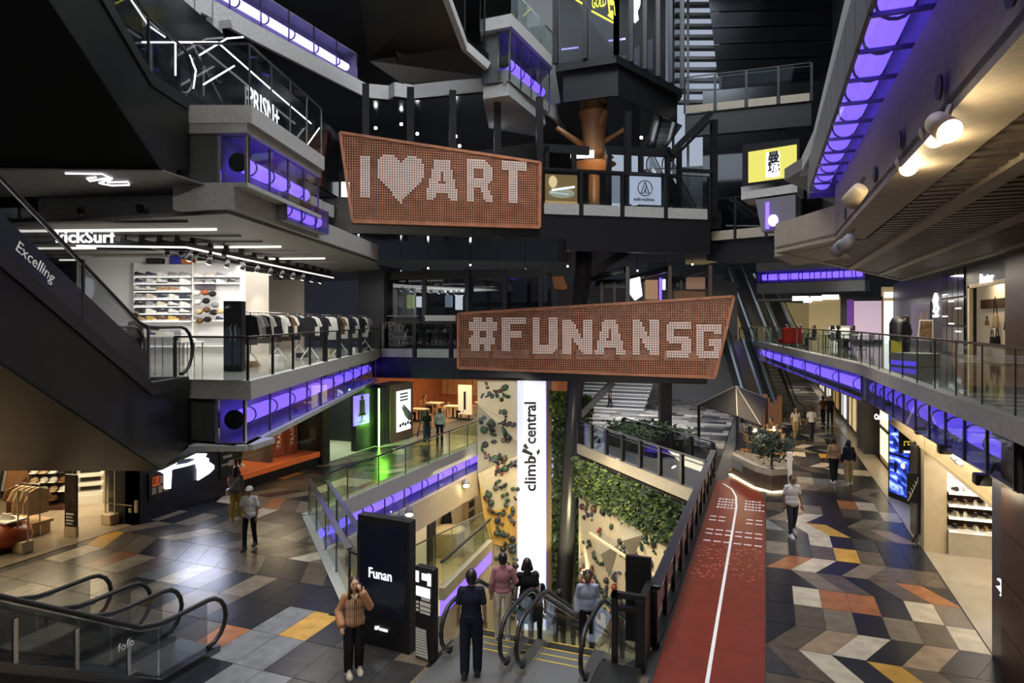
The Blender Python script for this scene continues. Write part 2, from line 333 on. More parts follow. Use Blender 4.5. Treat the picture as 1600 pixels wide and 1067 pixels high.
for i in range(120):
    x = rs.uniform(-1.7, -.1); y = rs.uniform(16.2, 18.7); m.box(x, y, .013, x + rs.uniform(.03, .07), y + .03, .0165)
tag(m.build('speckle', SPK, trk), kind='stuff')
# ================================================================== reusable pieces
def railing(name, label, pts, z, h, n, glass=GLASS, post=BLACK, cap=BLACK, toe=None, pw=.05, capw=.06, mid=False, closed_ends=True, cat='railing', gap=.06):
    """glass balustrade on a plan polyline; n bays for each segment"""
    t = thing(name, label, cat)
    for si, (p, q) in enumerate(zip(pts, pts[1:])):
        p = Vector(p[:2]); q = Vector(q[:2]); k = n[si] if isinstance(n, (list, tuple)) else n
        for i in range(k):
            a = p.lerp(q, i / k); b = p.lerp(q, (i + 1) / k); d = (b - a).normalized() * (pw * .5)
            MB().sbox(a + d, b - d, -.008, .008, z + gap, z + h - .03).build('glass_pane', glass, t)
            if toe: MB().sbox(a + d * 1.6, b - d * 1.6, -.05, .05, toe[0], toe[1]).build('upstand_panel', toe[2], t)
        for i in range(k + (1 if si == len(pts) - 2 else 0)):
            a = p.lerp(q, i / k); dd = (q - p).normalized() * pw / 2
            MB().sbox(a - dd, a + dd, -pw / 2, pw / 2, (toe[0] if toe else z), z + h).build('post', post, t)
        MB().sbox(p, q, -capw / 2, capw / 2, z + h, z + h + .05).build('handrail', cap, t)
        if mid: MB().sbox(p, q, -.02, .02, z + h - .18, z + h - .14).build('mid_rail', cap, t)
    return t
def fascia(name, label, p, q, z0, z1, n, depth=.75, tube=.2, ring=True, lit=1.0, glass=GLASS, tz=.5, endcaps=True, tmat=None, disc=False):
    """glazed light trough: p->q with the lit void to the left; glass on the right-hand (outer) side"""
    t = thing(name, label, 'light trough'); p = Vector(p[:2]); q = Vector(q[:2]); d = (q - p).normalized(); nn = Vector((-d.y, d.x))
    m = MB().sbox(p, q, depth - .04, depth, z0, z1).sbox(p, q, 0.02, depth, z0 - .03, z0).sbox(p, q, 0.02, depth, z1, z1 + .03)
    if endcaps: m.sbox(p, p + d * .03, 0.02, depth, z0, z1).sbox(q - d * .03, q, 0.02, depth, z0, z1)
    m.build('trough', HOUS, t)
    ln = (q - p).length
    for i in range(n):
        a = p.lerp(q, i / n); b = p.lerp(q, (i + 1) / n)
        MB().sbox(a + d * .02, b - d * .02, -.012, .0, z0 + .02, z1 - .02).build('glass_panel', glass, t)
    for i in range(n + 1):
        a = p.lerp(q, i / n); MB().sbox(a - d * .022, a + d * .022, -.03, .02, z0, z1).build('mullion', STEELD, t)
    zc = z0 + (z1 - z0) * tz; c = nn * (depth * .5)
    e0 = p + d * min(.3, ln * .05) + c; e1 = q - d * min(.3, ln * .05) + c
    MB().tube([(e0.x, e0.y, zc), (e1.x, e1.y, zc)], tube, 14).build('light_tube', tmat or TUBE, t, True)
    if disc: MB().tube([(e0.x - d.x * .06, e0.y - d.y * .06, zc), (e0.x, e0.y, zc)], tube * 1.25, 16).build('tube_end_cap', BLACK, t)
    if ring:
        for i in range(n):
            a = e0.lerp(e1, (i + .5) / n); pts = [(a.x, a.y, zc), (a.x + d.x * .06, a.y + d.y * .06, zc)]
            MB().tube(pts, tube * 1.12, 14).build('tube_ring', BLACK, t)
    return t
def newel_path(flat, run, rise, zb, ztop_flat=.9, r=.32, hr=.92):
    r = hr * .43
    """handrail centre line in (s, z): lower newel, flat, incline, flat, upper newel"""
    pts = []
    for i in range(9):
        a = -math.pi / 2 - math.pi * i / 8
        pts.append((-flat + r * math.cos(a) - .0, zb + hr - r + r * math.sin(a)))
    pts += [(-flat * .3, zb + hr), (0, zb + hr + .02), (.35, zb + hr + .35 * rise / run * .55)]
    pts += [(run - .35, zb + rise + hr - .35 * rise / run * .35), (run, zb + rise + hr + .0), (run + flat * .4, zb + rise + hr)]
    for i in range(9):
        a = math.pi / 2 - math.pi * i / 8
        pts.append((run + ztop_flat + r * math.cos(a), zb + rise + hr - r + r * math.sin(a)))
    return pts
def escalator(name, label, base, dirv, z0, z1, slope=.577, width=.85, clad=BLACK, skirt=STEEL, glass=GLASSD, flat=1.0, steps=True, group=None, truss=.75, bal=.16, pane=2.2, hr=.92, line=True, deck=None):
    deck = deck or mat('escalator plate', (.3, .3, .3), .35, .8) if 'escalator plate' not in MATS else MATS['escalator plate']
    t = thing(name, label, 'escalator', group); base = Vector(base[:2]); d = Vector(dirv[:2]).normalized(); n = Vector((-d.y, d.x))
    rise = z1 - z0; run = rise / slope
    W3 = lambda s, w, z: (base.x + d.x * s + n.x * w, base.y + d.y * s + n.y * w, z)
    hw = width / 2 + bal / 2
    path = newel_path(flat, run, rise, z0, r=.3, hr=hr)
    for sd in (-1, 1):
        w = sd * hw
        MB().tube([W3(s, w, z) for s, z in path], .042, 8).build('handrail', RUBBER, t, True)
        MB().tube([W3(s, w - sd * .0, z - .05) for s, z in path[9:-9]], .02, 6).build('handrail_track', STEEL, t)
        # glass panels under the rail
        body = [(s, z) for s, z in path[8:-8]]
        k = max(3, int(run / pane)); segs = [(-flat, -.02)] + [(run * i / k, run * (i + 1) / k) for i in range(k)] + [(run, run + .9)]
        def zr(s):
            return z0 + min(max(s, 0), run) * slope
        for a, b in segs:
            lo = lambda s: zr(s) + .08
            hi = lambda s: zr(s) + hr - .05
            MB().extr([W3(a + .015, w - .006, lo(a)), W3(b - .015, w - .006, lo(b)), W3(b - .015, w - .006, hi(b)), W3(a + .015, w - .006, hi(a))], (n.x * .012, n.y * .012, 0)).build('glass_panel', glass, t)
        prof = [(-flat - .2, z0 + .02), (0, z0 + .02), (run, z1 + .02), (run + 1.1, z1 + .02)]
        m = MB()
        for (s0, za), (s1, zb) in zip(prof, prof[1:]):
            m.extr([W3(s0, w - bal * .5, za - .18), W3(s1, w - bal * .5, zb - .18), W3(s1, w - bal * .5, zb + .09), W3(s0, w - bal * .5, za + .09)], (n.x * bal, n.y * bal, 0))
        m.build('skirt', skirt, t)
    # truss
    m = MB(); w = hw + bal * .5 + .03
    pr = [(-flat - .1, z0 - .02), (0, z0 - .02), (run, z1 - .02), (run + 1.2, z1 - .02), (run + 1.2, z1 - truss), (run + .2, z1 - truss), (.4, z0 - truss * 1.1), (-flat - .1, z0 - truss * .9)]
    if truss:
        for sd in (-1, 1): m.extr([W3(s, sd * w - .015, z) for s, z in pr], (n.x * .03, n.y * .03, 0))
        for (s0, za), (s1, zb) in zip(pr[4:], pr[5:]): m.hexa([W3(s0, -w, za - .02), W3(s1, -w, zb - .02), W3(s1, w, zb - .02), W3(s0, w, za - .02)], [W3(s0, -w, za), W3(s1, -w, zb), W3(s1, w, zb), W3(s0, w, za)])
        m.build('truss_cladding', clad, t)
    MB().hexa([W3(-flat - .3, -width / 2, z0 - .06), W3(-.1, -width / 2, z0 - .06), W3(-.1, width / 2, z0 - .06), W3(-flat - .3, width / 2, z0 - .06)], [W3(-flat - .3, -width / 2, z0 + .005), W3(-.1, -width / 2, z0 + .005), W3(-.1, width / 2, z0 + .005), W3(-flat - .3, width / 2, z0 + .005)]).build('comb_plate', deck, t)
    MB().hexa([W3(run + .1, -width / 2, z1 - .06), W3(run + 1.2, -width / 2, z1 - .06), W3(run + 1.2, width / 2, z1 - .06), W3(run + .1, width / 2, z1 - .06)], [W3(run + .1, -width / 2, z1 + .005), W3(run + 1.2, -width / 2, z1 + .005), W3(run + 1.2, width / 2, z1 + .005), W3(run + .1, width / 2, z1 + .005)]).build('comb_plate', deck, t)
    if steps:
        k = int(rise / .21); first = None
        for i in range(k):
            s = run * i / k; z = z0 + rise * (i + .6) / k; dz = rise / k
            b = [W3(s, -width / 2 + .01, z - dz * 1.2), W3(s + run / k, -width / 2 + .01, z - dz * 1.2), W3(s + run / k, width / 2 - .01, z - dz * 1.2), W3(s, width / 2 - .01, z - dz * 1.2)]
            st = MB().hexa(b, [(x, y, z) for x, y, _ in b]).build('step', STEELD, t)
            if line and i % 1 == 0:
                MB().hexa([W3(s, -width / 2 + .02, z), W3(s + .03, -width / 2 + .02, z), W3(s + .03, width / 2 - .02, z), W3(s, width / 2 - .02, z)], [W3(s, -width / 2 + .02, z + .004), W3(s + .03, -width / 2 + .02, z + .004), W3(s + .03, width / 2 - .02, z + .004), W3(s, width / 2 - .02, z + .004)]).build('edge_line', YELLOW, st)
    return t
YELLOW = mat('yellow step line', (.6, .42, .04), .5)

def end_window(name, label, p, q, z0, z1, d):
    """glazed end of a trough: grey lining behind the left part, open to the lit tube on the right"""
    t = thing(name, label, 'light trough'); p = Vector(p[:2]); q = Vector(q[:2]); e = (q - p).normalized(); m = p.lerp(q, .6); n = Vector((-e.y, e.x))
    MB().sbox(p, m, .04, .07, z0, z1).build('grey_panel', mat('grey window lining', (.11, .11, .11), .45, noise=.15) if 'grey window lining' not in MATS else MATS['grey window lining'], t)
    for a, b in ((0, .6), (.6, 1)): MB().sbox(p.lerp(q, a + .01), p.lerp(q, b - .01), -.012, 0, z0 + .02, z1 - .02).build('glass_panel', GLASS, t)
    for a in (.02, .6, .985): c = p.lerp(q, a); MB().sbox(c - e * .035, c + e * .035, -.04, .03, z0, z1).build('mullion', STEEL, t)
    return t
# ================================================================== level slabs and fascias
L3, L4, L5 = 4.6, 11.45, 19.4
def v2(p): return Vector((p[0], p[1]))
def off(p, d, k): return Vector((p[0] + d[0] * k, p[1] + d[1] * k))
# ---- left gallery, level 3
C0, C1, C3 = v2(P(270, 592.5, L3)), v2(P(392, 595, L3)), v2(P(594, 544.5, L3))
nL = (C3 - C1).normalized(); inL = Vector((-nL.y, nL.x))          # along the edge / into the gallery
struct('floor_gallery', 'pale polished floor slab of the left gallery with a concrete edge', MB().prism([C0, C1, C3, (-36, 34), (-36, 11)], L3 - .47, L3), [CONC], cat=None)
tag(MB().prism([off(C0, inL, .3), off(C1, inL, .25), off(C3, inL, .25), (-35, 33), (-35, 11.4)], L3, L3 + .012).build('floor_sport', mat('pale terrazzo', (.42, .41, .37), .12, noise=.1, scale=2)), 'pale glossy terrazzo floor of the sports shop gallery', None, None, 'structure')
fascia('light_trough', 'violet light trough under the left gallery edge, level with the game store', off(C1, inL, .25) + nL * .3, off(C3, inL, .25), 3.02, 4.1, 10, tube=.2, endcaps=False, disc=True)
end_window('light_trough', 'grey glazed end of the light trough at the left gallery corner', off(C0, nL, .22), off(C1, nL, .22) + inL * .2, 3.02, 4.1, nL)
struct('trim_1', 'thin concrete lip under the left gallery light trough', MB().sbox(off(C1, inL, .12), off(C3, inL, .12), 0, 1.4, 2.86, 3.0).sbox(off(C0, nL, .12), off(C1, nL, .12), 0, 1.0, 2.86, 3.0), CONC)
struct('ceiling_left', 'dark soffit over the shops below the left gallery', MB().prism([off(C1, inL, .4), off(C3, inL, .4), (-36, 34), (-36, 12)], 2.95, 3.0), SOFF)
# ---- left gallery, level 4
G0, G1, G2 = v2(P(270, 164, L4)), v2(P(393, 164, L4)), v2(P(507, 245, L4))
nG = (G2 - G1).normalized(); inG = Vector((-nG.y, nG.x)); G3 = off(G1, nG, 13.5)
struct('floor_upper_gallery', 'upper left gallery slab with a pale concrete edge below the display shop', MB().prism([G0, G1, G2, off(G2, inG, 2.5), (-36, 26), (-36, 11)], L4 - .45, L4), CONC)
fascia('light_trough', 'violet light trough under the upper left gallery, beside the escalator wall', off(G1, inG, .22) + nG * .3, off(G2, inG, .22), 9.55, 10.75, 4, tube=.2, endcaps=False, disc=True)
end_window('light_trough', 'corner window of the upper left light trough with a dark round tube end', off(G0, nG, .2), off(G1, nG, .2) + inG * .2, 9.55, 10.75, nG)
struct('trim_2', 'stepped concrete downstand below the upper left light trough', MB().prism([off(off(G0, nG, -.0), inG, -.0), off(G1, inG, .45), off(G3, inG, .45), off(G3, inG, 1.7), off(G1, inG, 1.7), off(G0, nG, 1.3)], 8.85, 9.5).prism([off(G0, nG, .1), off(G1, inG, .1), off(G2, inG, .1), off(G2, inG, 1.3), off(G0, nG, 1.3)], 9.42, 9.53).prism([off(G0, nG, .1), off(G1, inG, .12), off(G2, inG, .12), off(G2, inG, 1.3), off(G0, nG, 1.3)], 10.77, 11.05), CONC)
a, b = D(447, 340, 18.9), D(512, 360, 22.3)
fascia('light_trough', 'short violet light trough left of the upper orange sign', a, b, 9.0, 9.75, 3, tube=.17, depth=.6)
struct('ceiling_sport', 'grey ceiling over the sports shop on the left gallery', MB().prism([off(G1, inG, .6), off(G3, inG, .6), off(C3, inL, 0), (-36, 36), (-36, 11)], 8.75, 8.85), SOFF)
# ---- right gallery, level 3
R0, R1, R2 = v2(P(1572, 649, L3)), v2(P(1340, 568, L3)), v2(P(1173, 531, L3)); Rn = Vector((3.75, 3.0))
struct('floor_right_gallery', 'right gallery slab with a grey concrete edge above the sneaker shop', MB().prism([Rn, (16, 3), (16, 60), (R2.x + .5, 60), R2, R1, R0], L3 - .36, L3), CONC)
tag(MB().prism([(4.0, 3), (15.9, 3), (15.9, 58), (0, 58), off(R2, (1, 0), .4), off(R1, (1, 0), .35), off(R0, (1, 0), .3)], L3, L3 + .012).build('floor_right_terrazzo', mat('dark gloss terrazzo', (.16, .155, .13), .06, noise=.12, scale=2)), 'dark glossy floor of the right gallery reflecting the shops', None, None, 'structure')
fascia('light_trough', 'violet light trough along the right gallery edge above the sneaker shop', off(R1, (1, 0), .12), off(R0, (1, 0), .12), 3.42, 4.2, 11, tube=.19, tmat=TUBED)
fascia('light_trough', 'distant violet light trough beyond the bend of the right gallery', off(R2, (1, 0), .15), off(R1, (1, 0), .15), 3.3, 4.2, 9, tube=.2)
struct('ceiling_promenade', 'soffit over the shop fronts of the promenade', MB().prism([off(Rn, (1, 0), .35), (16, 3), (16, 60), (R2.x + 1, 60), off(R2, (1, 0), .5), off(R1, (1, 0), .45), off(R0, (1, 0), .45)], 3.2, 3.3), SOFF)
# ---- right ceiling / level 4
S = 8.4
Q = [Vector((1.95, 2.0)), Vector((1.85, 21.0)), Vector((.31, 24.3)), Vector((8.1, 46.2)), Vector((16, 46.2)), Vector((16, 2.0))]
ceil = struct('ceiling', 'dark slatted timber ceiling over the right gallery with pale beams', MB().prism(Q, S + .1, S + .2), WOODD)
for k in range(95):                                                    # slats running across
    v = 3.2 + k * .45; u0 = 2.7 if v < 21 else (1.85 + (21 - v) / 3.3 * 1.54 + .8 if v < 24.3 else .31 + (v - 24.3) * .3557 + .15)
    if u0 > 11.5: continue
    MB().box(u0, v, S + .03, 15.5, v + .26, S + .1).build('slat', WOODD, ceil)
for k, (u, w) in enumerate(((3.35, .34), (5.2, .3), (7.2, .26), (9.2, .3))):
    ve = 24.3 + max(0, (u - .31) / .3557) - .4
    MB().box(u, 2.5, S - .05, u + w, min(ve, 45), S + .09).build('ceiling_beam', CONCW, ceil)
    MB().box(u + w, 2.5, S + .0, u + w + .03, min(ve, 45), S + .06).build('light_slot', mat('light slot', (.9, .8, .6), .5, emit=.9, ecol=(1, .85, .6)) if k > 1 else BLACK, ceil)
struct('trim_3', 'pale lip along the far edge of the slatted ceiling', MB().sbox(Q[2], Q[3], -.2, 0, S - .02, S + .22), CONCW)
beam = MB().sbox(Q[1], Q[0], 0, .75, S, S + 1.5).sbox(Q[2], Q[1], 0, .6, S, S + 1.0)
struct('trim_4', 'deep grey beam below the right violet light trough, lit by spotlights', beam, CONCW)
tr = thing('light_trough', 'long violet light trough with a glazed underside, high on the right', 'light trough')
MB().box(1.22, 2, 9.98, 1.26, 22.9, 10.98).box(2.02, 2, 9.9, 2.06, 22.9, 10.98).box(1.22, 2, 10.9, 2.06, 22.9, 10.95).box(1.22, 22.86, 9.95, 2.06, 22.9, 10.95).build('trough', HOUS, tr)
for k in range(16): MB().box(1.27, 2.05 + k * 1.235, 9.962, 2.01, 2.05 + k * 1.235 + 1.19, 9.972).build('glass_panel', GLASS, tr)
for k in range(17): MB().box(1.22, 2.0 + k * 1.235, 9.93, 2.06, 2.05 + k * 1.235, 9.99).build('cross_bar', STEELD, tr)
MB().tube([(1.62, 2, 10.36), (1.62, 22.5, 10.36)], .23, 16).build('light_tube', TUBE, tr, True)
for k in range(16): MB().tube([(1.62, 2.6 + k * 1.235, 10.36), (1.62, 2.66 + k * 1.235, 10.36)], .26, 16).build('tube_ring', BLACK, tr)
for k in range(16): MB().box(1.2, 2.05 + k * 1.235, 10.0, 1.22, 2.05 + k * 1.235 + 1.19, 10.95).build('mesh_panel', mat('fine grey mesh', (.16, .16, .17), .5, noise=.5, scale=60, stretch=(1, 1, .1)) if k == 0 else MATS['fine grey mesh'], tr)
for k in range(6):                                                    # raised collar rings in the beam
    v = 6.4 + k * 2.4
    o = MB().tube([(1.86, v, S + .36), (1.835, v, S + .36)], [.15, .15], 16).build('conduit_hole', BLACK)
    tag(o, 'round dark service hole in the right beam, %s from the near end' % ('first second third fourth fifth sixth'.split()[k]), 'service hole', 'service holes in the right beam')
struct('trim_5', 'overhanging concrete edge of the upper right gallery', MB().prism([(1.2, 2), (1.25, 20.5), (1.05, 24.4), (3.5, 24.6), (3.0, 2)], 10.98, L4), CONC)
struct('floor_top_gallery', 'upper right gallery slab behind the violet trough', MB().prism([(2.0, 2), (1.9, 21), (.6, 25), (8, 46), (16, 46), (16, 2)], 11.0, 11.4), SOFF)
# corner box of the right gallery (below the yellow screen)
struct('trim_6', 'concrete corner block where the right gallery meets the bridge', MB().prism([D(1210, 370, 24.0)[:2], D(1304, 370, 20.2)[:2], D(1330, 370, 24)[:2], D(1240, 370, 28)[:2]], S - .0, S + .95), CONCW)
# distant level 4 edge
a, b = D(1183, 430, 50), D(1352, 430, 45)
fascia('light_trough', 'distant violet light trough above the escalators', a, b, 8.9, 9.75, 9, tube=.22)
struct('trim_7', 'distant grey beam and ceiling above the gallery cafe', MB().sbox(a, b, -.1, 1.2, 8.1, 8.85).sbox(a, b, .2, 14, 7.55, 7.7).sbox(a, b, -.15, 1.2, 9.78, 10.4), CONC)
# ---- level 5 edge, upper left
E = [Vector(p) for p in ((-17.95, 3), (-17.78, 19.5), (-17.43, 26.27), (-16.6, 26.9), (-16.1, 26.6), (-15.5, 27.2), (-11.47, 27.55), (-10.67, 26.91), (-10.2, 33.2))]
struct('floor_top', 'angular concrete edge of the top left gallery', MB().prism(E + [Vector((-10.6, 36)), Vector((-38, 36)), Vector((-38, 3))], 16.5, 17.15), CONC)
fascia('light_trough', 'bright violet light trough at the top left edge of the picture', off(E[0], (-1, 0), .35), off(E[2], (-1, 0), .5), 17.25, 18.6, 15, tube=.17, tmat=TUBEW)
struct('ceiling_top', 'polished black soffit under the top left gallery', MB().prism([off(p, (-.15, .1), 1) for p in E] + [Vector((-10.6, 36)), Vector((-38, 40)), Vector((-38, 3))], 16.44, 16.5), MIRRD)
# level 5 balcony box beside the glass kiosk
B0, B1, B2 = v2(D(750, 100, 29.2)), v2(D(799, 100, 28.6)), v2(D(864, 100, 33.3))
struct('trim_8', 'pale concrete rim of the small top balcony with violet windows', MB().prism([B0, B1, B2, v2(D(840, 50, 36)), v2(D(760, 50, 34))], 18.85, L5).prism([off(B0, (0, 1), .35), off(B1, (-.25, .35), 1), off(B2, (-.4, .0), 1), v2(D(835, 50, 35.5)), v2(D(764, 50, 34))], 16.0, 16.55), CONC)
dB = (B2 - B1).normalized(); inB = Vector((-dB.y, dB.x))
fascia('light_trough', 'violet windows in the side of the small top balcony', off(B1, inB, .2) + dB * .3, off(B2, inB, .2), 16.62, 18.78, 4, tube=.25, tz=.45, endcaps=False, disc=True)
end_window('light_trough', 'grey glazed end of the small top balcony light trough', off(B0, dB, .2), off(B1, dB, .2) + inB * .15, 16.62, 18.78, dB)
railing('balcony_railing', 'frameless glass balustrade on the small top balcony', [B0, B1, B2], L5, 1.15, [1, 3], glass=GLASSG, post=STEEL, cap=STEEL, pw=.03)
# dark sloping underside of an upper escalator
m = MB().extr([D(545, -120, 24), D(690, -20, 26), D(726, 72, 28.6), D(764, 105, 29.3), D(770, 121, 29.6), D(628, 131, 29.2), D(576, 95, 28.8)], Vector((-.0, .0, .6)))
struct('trim_9', 'glossy black sloping underside of an upper escalator', m, CLAD)
m = MB().bar(D(692, -20, 25.9), D(726, 72, 28.5), .25, .35).bar(D(726, 72, 28.5), D(762, 104, 29.2), .25, .35)
struct('trim_10', 'pale steel edge strip along the upper escalator underside', m, CONC)
railing('escalator_glass', 'tilted dark glass panels beside the upper black underside', [v2(D(726, 72, 28.3)), v2(D(757, 104, 29))], 18.1, 2.2, 1, glass=GLASSD)
# ================================================================== bridges
# ---- level 3 bridge
X0, X1 = v2(A(-7.14, 35.0)), v2(A(9.3, 31.4)); dX = (X1 - X0).normalized(); nX = Vector((-dX.y, dX.x))
def onX(px, py, o=0.0): return L(px, py, X0 + nX * o, X1 + nX * o)
struct('floor_bridge', 'black steel beam and deck of the lower bridge carrying the hashtag sign', MB().sbox(X0 - dX * .3, X1, 0, .4, 3.04, L3 - .46).sbox(X0 - dX * .3, X1, .4, 6.5, 3.9, L3), BLACK)
railing('bridge_railing', 'black framed glass railing with pale upstands at the left end of the lower bridge', [X0 + dX * .1, X0 + dX * 4.1], L3, 1.35, 2, glass=GLASSD, toe=(L3 - .45, L3, CONC), pw=.16)
railing('bridge_railing', 'black framed glass railing of the lower bridge behind the hashtag sign', [X0 + dX * 4.1, X1], L3, 1.35, 6, glass=GLASSD, toe=(L3 - .45, L3, CONC), pw=.16)
# glass kiosk frames standing on the bridge
FR = thing('bridge_kiosk', 'black framed glass kiosk on the lower bridge', 'kiosk')
for i, px in enumerate((598, 660, 727, 786, 842)):
    p = onX(px, 450, .9 if i % 2 else .5); MB().sbox(v2(p), v2(p) + dX * .22, -.1, .1, L3, 9.0 - .1 * i).build('frame_post', BLACK, FR)
for i in range(4):
    px = (598, 660, 727, 786, 842)[i:i + 2]; p, q = onX(px[0], 450, .9), onX(px[1], 450, .9)
    MB().sbox(p, q, -.02, .02, L3 + .1, 8.3).build('glass_pane', GLASSD, FR)
    MB().sbox(p, q, -.08, .08, 8.3, 8.75).build('frame_header', BLACK, FR)
    MB().sbox(p, q, 4.6, 4.7, 6.9, 7.15).build('frame_header', BLACK, FR)
for i in range(9):
    p = onX(600 + i * 32, 450, 4.8); MB().sbox(v2(p), v2(p) + dX * .2, -.1, .1, L3, 8.8).build('frame_post', BLACK, FR)
MB().sbox(onX(560, 450, .3), onX(600, 450, .3), 0, 2.5, L3, 9.0).build('side_panel', NAVY, FR)
FR2 = thing('bridge_kiosk', 'row of black portal frames on the lower bridge right of the round column', 'kiosk')
for i, px in enumerate((978, 1044, 1107)):
    p = onX(px, 450, .6); q = onX(px - 62, 450, 5.0)
    MB().sbox(v2(p), v2(p) + dX * .17, -.1, .1, L3, 8.75).build('frame_post', BROWN if i else BLACK, FR2)
    MB().bar((p.x, p.y, 8.62), (q.x, q.y, 8.35), .2, .3).build('frame_beam', BLACK, FR2)
    MB().sbox(v2(q), v2(q) + dX * .17, -.1, .1, L3, 8.4).build('frame_post', BLACK, FR2)
for i, px in enumerate((938, 958, 1005, 1030, 1062)):
    p = onX(px, 450, 4.2); MB().sbox(v2(p), v2(p) + dX * .16, -.1, .1, L3, 8.3).build('frame_post', BLACK, FR2)
MB().sbox(onX(930, 450, 5), onX(1110, 450, 5), 0, .2, 7.9, 8.4).build('frame_header', BLACK, FR2)
# things inside the kiosks
def blob(name, label, cat, c, r, mt, rot=None):
    m = MB().ell(c, r, 14, 8, rot=rot).ell(Vector(c) + Vector((0, 0, -r[2] * .55)), (r[0] * .7, r[1] * .7, r[2] * .7), 12, 6, rot=rot)
    return tag(m.build(name, mt, None, True), label, cat)
OR2 = mat('orange moulded plastic', (.6, .19, .03), .4); PU2 = mat('violet moulded plastic', (.09, .05, .3), .4); RD2 = mat('crimson moulded plastic', (.28, .03, .06), .4)
def wedge(name, label, pts, o, th, mt, cat='display'):
    return tag(MB().extr([onX(x, y, o) for x, y in pts], (nX.x * th, nX.y * th, 0)).build(name, mt, None, False, .04), label, cat)
wedge('hanging_shape', 'orange boot-shaped hanging decoration in the left kiosk', [(652, 424), (668, 424), (674, 437), (670, 444), (655, 440)], 2.5, .4, OR2)
wedge('hanging_shape', 'violet and red funnel decoration hung beside the kiosk post', [(704, 432), (722, 433), (724, 448), (716, 457), (706, 446)], 2.5, .5, PU2)
wedge('hanging_shape', 'crimson drum decoration near the middle of the kiosk', [(752, 428), (774, 427), (780, 434), (772, 443), (756, 441)], 2.5, .5, RD2)
wedge('hanging_shape', 'pale grey funnel decoration beside the crimson drum', [(778, 434), (784, 428), (802, 452), (790, 458)], 2.4, .3, WHITEP)
wedge('hanging_shape', 'orange tote-shaped display right of the kiosk glass', [(862, 432), (880, 431), (888, 449), (884, 453), (866, 452)], 2.2, .4, OR2)
wedge('display_board', 'brown framed display board behind the top of the hashtag sign', [(1052, 453), (1102, 455), (1102, 470), (1052, 470)], 2.0, .12, WOOD)
wedge('wall_poster', 'brown chair poster at the right end of the lower bridge', [(1072, 433), (1102, 433), (1102, 452), (1072, 452)], 4.0, .08, mat('poster tan', (.35, .2, .13), .5, emit=.3))
wedge('lit_poster', 'pale lit panel with a dark figure in the right kiosk', [(984, 436), (1000, 432), (1004, 462), (992, 470), (984, 460)], 3.2, .1, WHITEL)
wedge('lit_poster', 'warm wood-coloured lit panel beside a violet strip in the right kiosk', [(1008, 437), (1028, 437), (1028, 468), (1008, 468)], 3.2, .1, mat('poster wood', (.4, .22, .12), .5, emit=.5))
wedge('light_strip', 'narrow violet vertical strip in the right kiosk', [(1030, 434), (1034, 434), (1034, 470), (1030, 470)], 3.1, .1, TUBE)
wedge('light_strip', 'narrow yellow-white vertical strip in the right kiosk', [(1035, 436), (1040, 436), (1040, 453), (1035, 453)], 3.1, .1, WHITEL)
for i, (x, y, c) in enumerate(((655, 470, 'pale'), (700, 470, 'grey'), (640, 472, 'tall'), (716, 474, 'small'))):
    wedge('product_stand', '%s product display glowing behind the left kiosk glass' % c, [(x - 5, y - 7 - 2 * i), (x + 5, y - 7 - 2 * i), (x + 5, y + 10), (x - 5, y + 10)], 4.2, .3, (WHITEL, mat('blue grey lit', (.3, .4, .5), .4, emit=.5), mat('green lit', (.3, .4, .12), .4, emit=.5), WHITEL)[i])
# merchandise counters with lettering
ct = thing('display_counter', 'glazed shelf counter with white Play lettering at the left of the lower bridge', 'counter')
for k, (xa, xb) in enumerate(((604, 654), (662, 712))):
    for j, y in enumerate((493, 519, 538)):
        a, b = onX(xa, y, .35), onX(xb, y, .35); MB().sbox(a, b, 0, .5, a.z - .04, a.z).build('shelf', WHITEP if j == 0 and k else STEELD, ct)
    a, b = onX(xa, 495, .86), onX(xb, 495, .86); MB().sbox(a, b, 0, .04, L3 + .1, L3 + 1.6).build('back_panel', BLACK, ct)
    rr = random.Random(k)
    for j, y in enumerate((519, 538)):
        for i in range(7):
            a = onX(xa + 4 + i * 6.6, y, .5); h = rr.uniform(.12, .26)
            tag(MB().sbox(v2(a), v2(a) + dX * rr.uniform(.1, .2), 0, .2, a.z, a.z + h).build('boxed_gadget', rr.choice([WHITEP, GREYW, CREAM, OAK]), None, False, .01), 'small boxed gadget, %s from left, %s shelf of the %s' % (('first', 'second', 'third', 'fourth', 'fifth', 'sixth', 'seventh')[i], ('middle', 'bottom')[j], ('Play counter', 'counter right of it')[k]), 'box', 'gadgets on the bridge counter shelves')
p = onX(606, 515, .2); text('lettering', 'Play', p, (*dX, 0), (0, 0, 1), .62, WHITEP, ct, .01)
p = onX(606, 531, .2); text('lettering', 'Ommmm', p, (*dX, 0), (0, 0, 1), .5, WHITEP, ct, .01, squeeze=.8)
MB().sbox(onX(664, 493, .2), onX(712, 493, .2), 0, .1, L3 + 1.45, L3 + 1.75).build('lit_header', WHITEP, ct)
